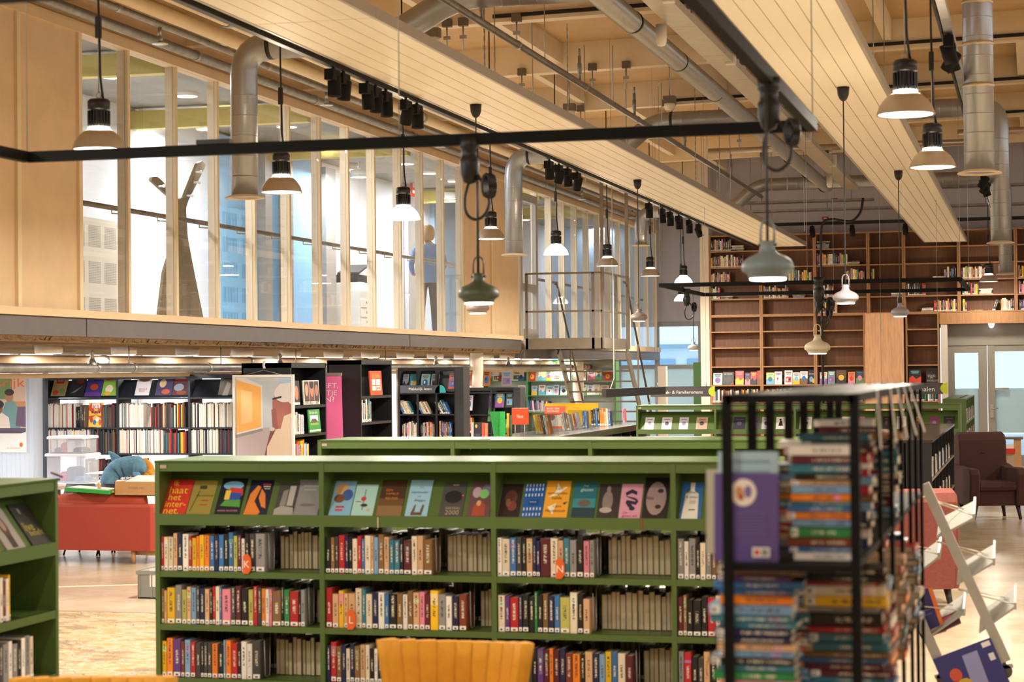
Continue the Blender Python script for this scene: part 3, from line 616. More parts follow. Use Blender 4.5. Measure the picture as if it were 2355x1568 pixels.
# ------------------------------------------------------------------ pendant lamps
ALU = mat('#bcae98', .42, .35); WHT = mat('#fbf4ea', .5, emit=1.3); GLOW = mat('#fff6e6', .5, emit=9); SLIT = mat('#ffe9cc', .5, emit=SLIT_E); FIN = mat('#0e0e10', .4)
def highbay(p, dia, label, white=False, power=LAMP_W, top=None):
    p = Vector(p); k = dia / .34
    t = thing('pendant_lamp', label, 'lamp', p, group='industrial pendant lamps')
    S = lambda pr: [(a * k, b * k) for a, b in pr]
    rf_ = MB().lathe(S([(.158, .004), (.17, 0), (.171, .006), (.168, .012), (.155, .05), (.13, .088), (.1, .116), (.068, .134), (.06, .136)]), p, 32).build('reflector', WHT if white else ALU, t)
    MB().lathe(S([(.158, .004), (.15, .05), (.125, .086), (.095, .112), (.06, .13)]), p, 32).build('reflector_lining', mat('#fff3e0', .5, emit=.8), rf_)
    MB().disc(p + Vector((0, 0, .012 * k)), .157 * k, 32, up=False).build('diffuser', GLOW, rf_)
    MB().lathe(S([(.0665, .1345), (.0665, .1445)]), p, 24).build('light_slit', SLIT if power else GLOW, t)
    b = MB().lathe(S([(.062, .14), (.062, .25)]), p, 24); n = 20
    for i in range(n):
        a = 2 * math.pi * i / n; d = Vector((math.cos(a), math.sin(a), 0)); b.obox(p + d * .066 * k + Vector((0, 0, .195 * k)), (.013 * k, .008 * k, .11 * k), Matrix.Rotation(a, 3, 'Z'))
    b.build('heat_sink', FIN, t)
    MB().lathe(S([(.05, .25), (.05, .26), (.072, .262), (.072, .31), (.06, .325), (.02, .33), (.001, .33)]), p, 20).build('cap', FIN, t)
    MB().tube([p + Vector((.018 * math.cos(a) * k, 0, .35 * k + .018 * math.sin(a) * k)) for a in [i * math.pi / 5 for i in range(11)]], .004 * k, 6).build('hook_ring', STEEL, t)
    zt = top or rz(p.x, 5.98); L = zt - p.z
    pts = [p + Vector((.03 * k, 0, .33 * k)), p + Vector((.012, 0, .45)), p + Vector((.004, .004, .8)), p + Vector((0, 0, 1.0)), (p.x, p.y, zt)]
    MB().tube(rounded(pts, .1, 3), .008, 6).build('cable', BLACK, t)
    MB().tube([p + Vector((0, 0, .37 * k)), p + Vector((0, 0, .9))], .004, 5).build('chain', STEEL, t)
    MB().bev(p.x - .018, p.x + .018, p.y - .018, p.y + .018, p.z + .72, p.z + .86, .006).build('connector', BLACK, t)
    if power: area_lamp(p + Vector((0, 0, -.002)), power, dia * .88, WARM, t)
    return t
LZ = 3.31
for i, (px, py, w, wh) in enumerate([(228, 345, 122, 0), (647, 443, 96, 0), (928, 505, 78, 1), (1129, 550, 66, 0), (1279, 586, 58, 1), (1397, 612, 52, 0), (1496, 635, 46, 0), (1572, 652, 43, 1), (1567, 692, 34, 1), (1638, 663, 40, 0)]):
    z = .34 * F / w; v = (P(px, py, Y=10) - Vector((0, 0, EYE))); v = v / v.dot(_f); p = v * z + Vector((0, 0, EYE))
    highbay(p, .34, f'black and {"white" if wh else "aluminium"} industrial pendant lamp, {ordn(i + 1)} from the left along the upper windows', wh)
for i, (px, py, w) in enumerate([(2083, 265, 133), (2145, 386, 106), (2274, 648, 43)]):
    z = .34 * F / w; v = (P(px, py, Y=10) - Vector((0, 0, EYE))); v = v / v.dot(_f); p = v * z + Vector((0, 0, EYE))
    highbay(p, .34, ['large aluminium pendant lamp nearest the top right corner', 'aluminium pendant lamp in front of the big vertical duct', 'small far aluminium pendant lamp before the wooden bookcases by the ducts'][i], False, LAMP_W * (.25 if i == 2 else 1))
# unseen pendants added toward the camera and to the right as fill light
for i, (x, y) in enumerate([(-5.8, 7.5), (-.78, 1.2), (-5.8, 2.8), (3.6, 7), (3.6, 13), (3.6, 19), (3.6, 26), (-3.2, 4.0)]):
    highbay((x, y, 3.4 if y > 5 else 4.6), .34, f'added aluminium fill pendant lamp outside the view, {ordn(i + 1)} of the extra rows', False, LAMP_W * (.55 if y < 8 else 1.2))

def mushroom(p, dia, colr, label, top, power=6, cup=None):
    """bell-shaped metal pendant: p = centre of the lower rim"""
    p = Vector(p); k = dia; m_ = mat(colr, .45)
    t = thing('bell_pendant', label, 'lamp', p, group='bell-shaped pendant lamps')
    MB().lathe([(a * k, b * k) for a, b in [(.345, .01), (.36, 0), (.368, .01), (.385, .05), (.42, .1), (.47, .125), (.5, .15), (.5, .23), (.485, .29), (.44, .355), (.36, .41), (.26, .45), (.18, .495), (.145, .55), (.135, .6), (.135, .71), (.11, .72), (.001, .72)]], p, 32).build('shade', m_, t)
    MB().lathe([(a * k, b * k) for a, b in [(.345, .02), (.345, -.03), (.3, -.04), (.001, -.042)]], p, 28).build('diffuser', mat('#fff3e2', .5, emit=5), t)
    h = [Vector((-.13, 0, .68)), Vector((-.13, 0, .95)), Vector((-.1, 0, 1.08)), Vector((0, 0, 1.13)), Vector((.1, 0, 1.08)), Vector((.13, 0, .95)), Vector((.13, 0, .68))]
    MB().tube([p + v * k for v in rounded(h, .1, 3)], .022 * k, 8).build('handle', mat(colr, .4, .3), t)
    for s_ in (-1, 1): MB().tube([p + Vector((s_ * .12, 0, .64)) * k, p + Vector((s_ * .18, 0, .64)) * k], .03 * k, 8).build('knob', mat('#4a4a48', .4, .4), t)
    MB().tube([p + Vector((0, 0, .72 * k)), (p.x, p.y, top)], .0055, 6).build('cable', mat('#2b2b2b', .5), t)
    if cup: MB().lathe([(.012, top - .11), (.03, top - .095), (.045, top - .06), (.05, top), (.001, top)], (p.x, p.y, 0), 20).build('ceiling_cup', BLACK, t)
    if power: area_lamp(p + Vector((0, 0, -.05 * dia)), power, dia * .66, WARM, t)
    return t
def at_depth(px, py, z):
    v = (P(px, py, Y=10) - Vector((0, 0, EYE))); v = v / v.dot(_f); return v * z + Vector((0, 0, EYE))
q = P(1101, 696, Y=9.34); mushroom(q, .2, '#47523f', 'dark green bell pendant hanging from the near track frame', 3.0)
q = P(1766, 640, X=-.98); mushroom(q, .2, '#76858a', 'blue-grey bell pendant, the largest one, before the wooden bookcases', 3.0)
for (cx, cy, lx, ly, w, colr, lab) in [(1094, 240, 1102, 720, .2, '#8c7d74', 'small taupe bell pendant just below the dark green one'), (1939, 200, 1945, 697, .205, '#8f8b90', 'pale grey bell pendant hanging from the right panel row'), (2066, 392, 2072, 727, .21, '#8d8a90', 'grey bell pendant hanging further back from the right panel row'), (1466, 413, 1470, 738, .2, '#8e8078', 'taupe bell pendant in front of the stair handrail')]:
    c = P(cx, cy, Z=PZ); z = (c - Vector((0, 0, EYE))).dot(_f); q = at_depth(lx, ly, z); q.x, q.y = c.x, c.y
    mushroom(q, w, colr, lab, PZ - .003, 5, True)
q = P(1880, 812, Y=27.2); mushroom(q, .35, '#cfc0a2', 'cream bell pendant hanging low before the wooden bookcases', 3.0)
q = P(1595, 805, X=-4.85); mushroom(q, .17, '#a9a7a2', 'tiny grey bell pendant at the corner of the far track frame', 3.0)
# plugs and coiled cables where the bell pendants hang
def plug(p, k, label):
    p = Vector(p); t = thing('cable_plug', label, 'cable', p)
    MB().lathe([(.001, -.12), (.03, -.11), (.045, -.07), (.05, -.03), (.05, .0), (.04, .012), (.04, .05), (.05, .06), (.05, .11), (.001, .11)], (0, 0, 0), 16).xform(Matrix.Translation(p) @ Matrix.Scale(k, 4)).build('plug_body', BLACK, t)
    pts = [Vector((.03, 0, -.06)), Vector((.07, 0, -.12)), Vector((.1, .01, -.2)), Vector((.08, 0, -.27)), Vector((.03, 0, -.3)), Vector((-.02, 0, -.27)), Vector((-.03, 0, -.18)), Vector((0, 0, -.1))]
    MB().tube([p + v * k for v in rounded(pts, .05, 3)], .008 * k, 6).build('cable_loop', BLACK, t)
    c = MB()
    for i in range(4): c.tube([p + Vector((.09 + .02 * math.cos(a) + i * .006, .012 * (i - 2), -.13 + .055 * math.sin(a))) * k for a in [j * math.pi / 6 for j in range(13)]], .009 * k, 5)
    c.build('coil', BLACK, t)
plug((P(1080, 360, Y=9.34).x, 9.34, 2.9), 1.0, 'black plug with a loop of cable on the near track frame')
plug((-.98, P(1768, 200, X=-.98).y, 2.9), .9, 'black plug and bundled cable on the right bar of the near track frame')
plug((P(1883, 660, Y=26.5).x, 26.5, 2.9), 1.5, 'black plug and hanging cable bundle in the middle of the far track frame')
plug((-4.8, 28.3, 2.9), 1.1, 'black plug and cable bundle by the left corner of the far track frame')
plug((P(1883, 660, Y=30.1).x, 30.1, 2.9), 1.5, 'black plug and cable bundle on the back bar of the far track frame')
# ================================================================== BOOKS
def book_mats():
    out = []
    for nm, spine in (('book_spine', True), ('book_cover', False)):
        M = bpy.data.materials.new(nm); M.use_nodes = True; nt = M.node_tree; b = nt.nodes['Principled BSDF']; b.inputs['Roughness'].default_value = .42
        oi = nt.nodes.new('ShaderNodeObjectInfo')
        if not spine: nt.links.new(oi.outputs['Color'], b.inputs['Base Color']); out.append(M); continue
        N = nt.nodes.new; L = nt.links.new
        tc = N('ShaderNodeTexCoord'); sx = N('ShaderNodeSeparateXYZ'); L(tc.outputs['Generated'], sx.inputs[0])
        def mth(op, a, b_=None, c=None):
            n = N('ShaderNodeMath'); n.operation = op
            for i, v in enumerate((a, b_, c)):
                if v is None: continue
                if isinstance(v, (int, float)): n.inputs[i].default_value = v
                else: L(v, n.inputs[i])
            return n.outputs[0]
        rnd = oi.outputs['Random']
        # printed letters: short marks up the middle of the spine, a different row for every book
        zz = mth('ADD', mth('MULTIPLY', sx.outputs[2], 64), mth('MULTIPLY', rnd, 311))
        cx = N('ShaderNodeCombineXYZ'); L(zz, cx.inputs[0]); L(mth('MULTIPLY', sx.outputs[0], 3), cx.inputs[1]); L(mth('MULTIPLY', rnd, 77), cx.inputs[2])
        nz = N('ShaderNodeTexNoise'); nz.inputs['Scale'].default_value = 1.0; nz.inputs['Detail'].default_value = 1; L(cx.outputs[0], nz.inputs[0])
        ink = mth('GREATER_THAN', nz.outputs[0], .5)
        band = mth('MULTIPLY', mth('LESS_THAN', mth('ABSOLUTE', mth('SUBTRACT', sx.outputs[0], .5)), .16), mth('LESS_THAN', mth('ABSOLUTE', mth('SUBTRACT', sx.outputs[2], mth('ADD', .5, mth('MULTIPLY', rnd, .16)))), mth('ADD', .14, mth('MULTIPLY', rnd, .18))))
        mask = mth('MULTIPLY', ink, band)
        bw = N('ShaderNodeRGBToBW'); L(oi.outputs['Color'], bw.inputs[0])
        inkc = N('ShaderNodeMix'); inkc.data_type = 'RGBA'; inkc.inputs[6].default_value = (.75, .68, .52, 1); inkc.inputs[7].default_value = (.05, .04, .05, 1)
        L(mth('GREATER_THAN', bw.outputs[0], .25), inkc.inputs[0])
        # a block of a second colour on some spines
        blk = mth('MULTIPLY', mth('GREATER_THAN', mth('FRACT', mth('MULTIPLY', rnd, 7.3)), .66), mth('LESS_THAN', mth('ABSOLUTE', mth('SUBTRACT', sx.outputs[2], .78)), mth('MULTIPLY', mth('FRACT', mth('MULTIPLY', rnd, 13.1)), .16)))
        hs = N('ShaderNodeHueSaturation'); hs.inputs[2].default_value = 1.0; L(mth('ADD', .35, mth('MULTIPLY', rnd, .3)), hs.inputs[0]); L(oi.outputs['Color'], hs.inputs[4]); hs.inputs[1].default_value = .7
        m1 = N('ShaderNodeMix'); m1.data_type = 'RGBA'; L(blk, m1.inputs[0]); L(oi.outputs['Color'], m1.inputs[6]); L(hs.outputs[0], m1.inputs[7])
        m2 = N('ShaderNodeMix'); m2.data_type = 'RGBA'; L(mask, m2.inputs[0]); L(m1.outputs[2], m2.inputs[6]); L(inkc.outputs[2], m2.inputs[7])
        L(m2.outputs[2], b.inputs['Base Color']); out.append(M)
    return out
BK_SPINE, BK_COVER = book_mats(); PAGES = mat('#d8c8a8', .8, noise=.15, scale=40); PAGE_EDGE = mat('#a08d70', .8, noise=.2, scale=30)
_ub = MB()   # unit book: spine faces -y, width x, height z
_ub.add([(-.5, .04, 0), (-.42, 0, 0), (.42, 0, 0), (.5, .04, 0), (-.5, .04, 1), (-.42, 0, 1), (.42, 0, 1), (.5, .04, 1)], [(0, 1, 5, 4), (1, 2, 6, 5), (2, 3, 7, 6), (4, 5, 6, 7), (0, 3, 2, 1)], 0)
_ub.box(-.5, -.44, .04, 1, 0, 1, 1).box(.44, .5, .04, 1, 0, 1, 1).box(-.44, .44, .04, .97, .02, .98, 2)
BOOK_ME = _ub.mesh('book', [BK_SPINE, BK_COVER, PAGES]); COMIC_ME = _ub.mesh('comic', [BK_COVER, BK_COVER, PAGES])
STICK_ME = MB().box(-.4, .4, -.012, .0, .03, .135, 0).box(-.16, .16, -.016, -.011, .05, .09, 1).mesh('spine_label', [mat('#f3efe6', .5), mat('#2b2926', .6)])
PAL = dict(r='#b8232b', c='#e2d3b8', w='#efe9de', n='#20244a', y='#f0bf1c', o='#ee8420', b='#3a72b0', k='#1d1a1a', l='#bdb85e', m='#611f2d', g='#2f8a4a', t='#35788a', p='#e28597', v='#60387f', e='#8f8d8c', d='#454140', s='#7ea6cb', i='#84623a', a='#d9ac80', u='#7d3824', f='#8c7a60')
CNAME = dict(r='red', c='cream', w='white', n='navy', y='yellow', o='orange', b='blue', k='black', l='olive', m='maroon', g='green', t='teal', p='pink', v='purple', e='grey', d='dark grey', s='light blue', i='brown', a='tan', u='rust', f='pale')
NB = [0]
def put_book(M, w, d, h, ck, label, group, sticker=True, cat='book', name='book'):
    o = bpy.data.objects.new(name, COMIC_ME if name in ('comic', 'reversed_book') else BOOK_ME); COL.objects.link(o)
    o.matrix_world = M @ Matrix.Diagonal((w, d, h, 1))
    c = lin(PAL[ck]); j = random.uniform(.85, 1.12); o.color = (min(1, c[0] * j), min(1, c[1] * j), min(1, c[2] * j), 1)
    tag(o, label, cat, group)
    if sticker:
        s = bpy.data.objects.new('spine_label', STICK_ME); COL.objects.link(s); s.parent = o
    NB[0] += 1
    return o
BUCKET = MB(); BCOL = []
def put_stuff(M, w, d, h, ck):
    """small far books: real blocks gathered into one object, each block with its own colour"""
    S = M @ Matrix.Diagonal((w, d, h, 1)); k = len(BUCKET.f)
    BUCKET.add([S @ Vector(p) for p in ((-.5, .05, 0), (-.4, 0, 0), (.4, 0, 0), (.5, .05, 0), (.5, 1, 0), (-.5, 1, 0), (-.5, .05, 1), (-.4, 0, 1), (.4, 0, 1), (.5, .05, 1), (.5, 1, 1), (-.5, 1, 1))],
               [(5, 4, 3, 2, 1, 0), (6, 7, 8, 9, 10, 11)] + [(i, (i + 1) % 6, 6 + (i + 1) % 6, 6 + i) for i in range(6)])
    c = lin(PAL[ck]); j = random.uniform(.85, 1.12); BCOL.extend([(min(1, c[0] * j), min(1, c[1] * j), min(1, c[2] * j), 1)] * (len(BUCKET.f) - k))
    p = random.random()
    if p < .85:
        k = len(BUCKET.f); BUCKET.add([S @ Vector(q) for q in ((-.38, -.01, .03), (.38, -.01, .03), (.38, -.01, .14), (-.38, -.01, .14))], [(0, 1, 2, 3)]); BCOL.append((.85, .83, .78, 1))
def facing(ang): return Matrix.Rotation(ang, 4, 'Z')     # 0: spines face -y, +90deg: spines face +x
def row(start, direction, ang, seq, z, label, group, d=.15, h=(.185, .215), gap=.0008, lean=0, sticker=.85, name='book', cat='book', stuff=False):
    """a row of books standing from start (x, y) along direction; seq = [(colour key, width)]"""
    p = Vector((start[0], start[1], z)); dv = Vector(direction).normalized(); n = 0
    for ck, w in seq:
        n += 1; hh = random.uniform(*h); c = p + dv * (w / 2)
        M = Matrix.Translation(c) @ facing(ang)
        if lean: M = M @ Matrix.Rotation(lean, 4, 'Y')
        if stuff: put_stuff(M, w - .0006, d, hh, ck); p = p + dv * (w + gap); continue
        put_book(M, w - .0006, d * random.uniform(.92, 1.02), hh, ck, label.format(c=CNAME[ck], n=ordn(n)), group, random.random() < sticker, cat, name)
        p = p + dv * (w + gap)
    return p
def seq_of(s, k): return [(x[0], int(x[1:]) * k) for x in s.split()]
def rand_seq(total, keys, w=(.014, .034)):
    o = []; t = 0
    while True:
        ww = random.uniform(*w)
        if t + ww > total: break
        o.append((random.choice(keys), ww)); t += ww + .0008
    return o
MIX = 'rcwnyobklmgtpvedsiau' + 'cwknda' * 2
def stack(x, y, z, ang, seq, label, group, w=.21, d=.14, jit=.015, name='stacked_book'):
    """books lying flat on each other; spines face the given way"""
    n = 0
    for ck, th in seq:
        n += 1; k = random.uniform(.86, 1.08)
        M = Matrix.Translation((x + random.uniform(-jit, jit), y + random.uniform(-jit, jit) * .4, z)) @ facing(ang + random.uniform(-.03, .03)) @ Matrix.Translation((-w * k / 2, 0, th / 2)) @ Matrix.Rotation(R(90), 4, 'Y')
        put_book(M, th - .0006, d * random.uniform(.9, 1.05), w * k, ck, label.format(c=CNAME[ck], n=ordn(n)), group, random.random() < .3, name=name)
        z += th
    return z

# cover artwork: flat print on a board
def art(parent, o, ux, uy, w, h, items, name='cover_print'):
    """items in cover units (0..1 from lower left): r x y w h col | e cx cy rx ry col | p [pts] col | t text cx cy width col [height]"""
    mb = MB(); cols = []; nrm = Vector(ux).cross(Vector(uy)).normalized(); o = Vector(o); ux = Vector(ux); uy = Vector(uy)
    def mi(c):
        if c not in cols: cols.append(c)
        return cols.index(c)
    for q, it in enumerate(items):
        L = o + nrm * (.0008 + .0002 * q); k = it[0]
        if k == 'r':
            x, y, a, b = it[1:5]; mb.add([L + ux * (x * w) + uy * (y * h), L + ux * ((x + a) * w) + uy * (y * h), L + ux * ((x + a) * w) + uy * ((y + b) * h), L + ux * (x * w) + uy * ((y + b) * h)], [(0, 1, 2, 3)], mi(it[5]))
        elif k == 'e':
            mb.add([L + ux * ((it[1] + it[3] * math.cos(t)) * w) + uy * ((it[2] + it[4] * math.sin(t)) * h) for t in [i * math.pi / 9 for i in range(18)]], [tuple(range(18))], mi(it[5]))
        elif k == 'p': mb.add([L + ux * (a * w) + uy * (b * h) for a, b in it[1]], [tuple(range(len(it[1])))], mi(it[2]))
        elif k == 't': add_text(mb, it[1], L + ux * (it[2] * w) + uy * (it[3] * h), ux, uy, it[4] * w, it[6] * h if len(it) > 6 else None, mi(it[5]))
    return mb.build(name, [mat(c, .5) for c in cols], parent)
def face_book(o, ux, uy, w, h, bg, items, label, group, th=.016, name='display_book', cat='book'):
    """a book shown face-out: o = lower left corner of the cover"""
    o = Vector(o); ux = Vector(ux).normalized(); uy = Vector(uy).normalized(); nrm = ux.cross(uy)
    t = thing(name, label, cat, o, group=group)
    b = MB()
    def brick(a0, a1, b0, b1, c0, c1, m_):
        v = [o + ux * a + uy * b_ - nrm * c for c in (c0, c1) for a, b_ in ((a0, b0), (a1, b0), (a1, b1), (a0, b1))]
        b.add(v, [(0, 1, 2, 3), (7, 6, 5, 4), (0, 4, 5, 1), (1, 5, 6, 2), (2, 6, 7, 3), (3, 7, 4, 0)], m_)
    brick(0, w, 0, h, 0, .002, 0); brick(0, w, 0, h, th - .002, th, 0); brick(0, .003, 0, h, .002, th - .002, 0); brick(.003, w - .003, .003, h - .003, .002, th - .002, 1)
    cv_ = b.build('cover_and_pages', [mat(bg, .42), PAGES], t)
    if items: art(cv_, o, ux, uy, w, h, items)
    return t
def rand_art(seed):
    r = random.Random(seed); c = lambda: r.choice(['#c9402f', '#2f6aa8', '#e6b53a', '#efe7d8', '#2a2a33', '#5b8f5a', '#d98aa0', '#7a5236', '#6fb0c9', '#8b5aa0'])
    it = []
    k = r.randint(0, 3)
    if k == 0: it += [('r', 0, 0, 1, .45, c()), ('e', .5, .45, .28, .2, c())]
    elif k == 1: it += [('e', .5, .4, .3, .25, c()), ('e', .42, .45, .1, .1, c())]
    elif k == 2: it += [('p', [(0, 0), (1, 0), (1, .5), (.6, .3), (.3, .55), (0, .35)], c())]
    else: it += [('r', .15, .15, .7, .4, c()), ('e', .35, .33, .1, .12, c()), ('e', .65, .36, .12, .1, c())]
    tc = c(); it += [('r', .15, .82, .7, .07, tc), ('r', .22, .71, .56, .06, tc)]
    return it
BGS = ['#d8d2c6', '#2b2b36', '#b8402f', '#3b6fa5', '#e0b64a', '#6f8f5a', '#a7c6d6', '#e8e2d4', '#5b3a5f', '#c58a5a']

# ================================================================== GREEN BOOKCASES
GREEN = mat('#536a31', .42, noise=.05, scale=3); GREENT = mat('#4a5f30', .38, spec=.07)
def green_case(label, x0, bays, y0, depth, top, shelves, disp, lip=.035, plate=True):
    """run of low green bookcases facing -y. shelves: heights of open shelves, disp: height of the face-out tray"""
    x1 = x0 + sum(bays); t = thing('green_bookcase', label, 'bookcase', ((x0 + x1) / 2, y0 + depth / 2, 0)); y1 = y0 + depth
    x = x0
    for i in range(len(bays) + 1):
        MB().box(x - .014, x + .014, y0 - .004, y1 + .004, 0, top - .012).build('upright', GREEN, t)
        if i < len(bays):
            a, b = x + .014, x + bays[i] - .014
            MB().box(a, b, y0, y0 + .02, top - .062, top - .012).build('top_rail', GREEN, t); MB().box(a, b, y1 - .02, y1, top - .062, top - .012).build('top_rail', GREEN, t)
            for z in shelves:
                MB().box(a, b, y0, y1, z - .012, z).box(a, b, y0 - .002, y0 + .012, z - lip, z).box(a, b, y1 - .012, y1 + .002, z - lip, z).build('shelf', GREEN, t)
            MB().box(a, b, y0, y1, 0.001, .09).build('plinth', GREEN, t)
            if disp:
                MB().add([(a, y0 + .012, disp), (b, y0 + .012, disp), (b, y0 + .19, disp + .245), (a, y0 + .19, disp + .245), (a, y0 + .022, disp - .006), (b, y0 + .022, disp - .006), (b, y0 + .20, disp + .239), (a, y0 + .20, disp + .239)],
                         [(0, 1, 2, 3), (7, 6, 5, 4), (0, 4, 5, 1), (1, 5, 6, 2), (2, 6, 7, 3), (3, 7, 4, 0)]).build('display_board', GREEN, t)
                MB().box(a, b, y0 - .004, y0 + .012, disp - .052, disp + .012).build('display_lip', GREEN, t)
                MB().add([(a, y1 - .012, disp), (b, y1 - .012, disp), (b, y1 - .19, disp + .245), (a, y1 - .19, disp + .245)], [(3, 2, 1, 0)]).build('display_board', GREEN, t)
            x += bays[i]
    MB().box(x0 - .016, x1 + .016, y0 - .006, y1 + .006, top - .012, top).build('top_board', GREENT, t)
    if plate: MB().box(x0 + .02, x0 + .06, y0 - .006, y0, top - .045, top - .025).build('number_plate', mat('#b9a794', .4, .3), t)
    return t
GY = 10.7; TOP = 1.366; GX = -4.94; GB = [1.013, 1.013, 1.013, 1.013]; RZ_ = [.727, .419, .111]; DZ = 1.045
green_case('long green low bookcase in the foreground with four bays of novels', GX, GB, GY, .68, TOP, RZ_, DZ)
K = 1 / 1180
rows = {
 (0, 0): 'r18 c32 c36 a30 n36 w45 r24 y32 o20 y35 o38 b35 n30 b38 k32 b36 l28 m28 w24 k32 d42 e70',
 (0, 1): 'i18 a18 y62 e48 l36 a30 s38 d24 n36 a34 k22 r20 c30 b14 p66 d32 m40 k52 l36 r28 d30 o26 w26 p20 i66 k18 g40 r64 k14 e30',
 (0, 2): 'y34 o46 v58 u26 s42 r36 d38 k22 d24 d32 o44 k40 s14 o40 r46 k24 w40 w40 d60',
 (1, 0): 'k36 i28 d26 r44 n26 k24 c36 r28 b20 c44 a18 s32 i38 a36 t34 t38 k24 m56 c40 a40 i62',
 (1, 1): 'r44 a44 y36 a30 a50 c45 t26 c45 n40 w44 b30 k54 i40 w34 i36 a44 p36 m36 y56 e50 w42 n46 u54',
 (1, 2): 'n30 r40 i34 n32 c28 n28 i40 a36 c30 k30 w24 n28 m36 m44 r30 a26 m30 k40 n30 c36 o30 k44 d40 w30 t40 u30',
 (2, 0): 'w30 c54 b42 d36 k30 a42 n22 n26 m68 c50 a36 t40 e46 k44 p40 e30',
 (2, 1): 'c48 v32 r58 n24 k44 k36 g20 k34 i36 n40 b36 l66 c50 k36 a44',
 (2, 2): 'k30 i40 n36 r30 n30 d60 k30 v44 m36 o26 m40 n40 u44 o52 k30 a50 n42 s40 y40 b40 c50 m50',
 (3, 0): 'e44 w30 e44 k26 c36 e36 i30 k40 n30 r30 c40 a30 e40 w30 d40',
 (3, 1): 'm34 i24 k36 k54 k40 r50 c30 n40 a30 d40 k40 w40 t30 b30 k30',
 (3, 2): 'e36 r48 k40 d36 a40 k40 c30 u40 n40 w30 o40 k30 g30 d40 c40'}
rn = ['upper', 'middle', 'lower']; bn = ['first', 'second', 'third', 'fourth']
for (b_, r_), s in rows.items():
    xs = GX + sum(GB[:b_]) + .017
    end = row((xs, GY + .012), (1, 0, 0), 0, seq_of(s, K), RZ_[r_], f'{{c}} spine, {{n}} from left, {rn[r_]} row, {bn[b_]} bay of the foreground bookcase', 'novels in the foreground green bookcase', h=(.19, .226), name='novel')
    row((xs + .01, GY + .42), (1, 0, 0), 0, rand_seq(.95, 'fidke', (.02, .036)), RZ_[r_], 'x', 'x', d=.2, h=(.19, .235), stuff=True)
    # backs of the books that stand on the far side of the same shelves
    xe = GX + sum(GB[:b_ + 1]) - .02
    if xe - end.x > .04:
        row((xe, GY + .36), (-1, 0, 0), R(180), rand_seq(xe - end.x - .005, 'fffei', (.018, .036)), RZ_[r_], f'{{c}} reversed book, {{n}} from bay end, {rn[r_]} row, {bn[b_]} bay, foreground bookcase', 'reversed books behind the foreground novels', d=.16, h=(.19, .225), sticker=0, name='reversed_book')
        t = thing('bookend', f'bent wire bookend after the novels, {rn[r_]} row, {bn[b_]} bay', 'bookend', (end.x + .01, GY + .1, RZ_[r_]))
        MB().tube(rounded([(end.x + .012, GY + .04, RZ_[r_] + .22), (end.x + .012, GY + .05, RZ_[r_] + .01), (end.x + .012, GY + .12, RZ_[r_] + .01), (end.x + .012, GY + .13, RZ_[r_] + .26)], .02, 3), .003, 5).build('wire', STEEL, t)
# letter markers
for (px, py, ch, b_) in ((568, 1297, 'K', 'first'), (808, 1425, 'L', 'second'), (1288, 1308, 'N', 'third')):
    q = P(px, py, Y=GY - .012); t = thing('letter_marker', f'orange rounded shelf marker with a white letter in the {b_} bay', 'shelf marker', (q.x, GY, q.z - .05))
    pr = [(q.x + .026 * a, GY - .016, q.z + .055 * b) for a, b in ((-.9, -1), (.3, -1), (.9, -.6), (1, 0), (.9, .6), (.3, 1), (-.6, 1), (-.9, .8))]
    pl_ = MB().prism(pr, (0, .012, 0)).build('plate', mat('#e5641f', .45), t)
    mb = MB(); add_text(mb, ch, (q.x, GY - .0168, q.z), (1, 0, 0), (0, 0, 1), height=.04); mb.build('letter', mat('#f4ead8', .5), pl_)
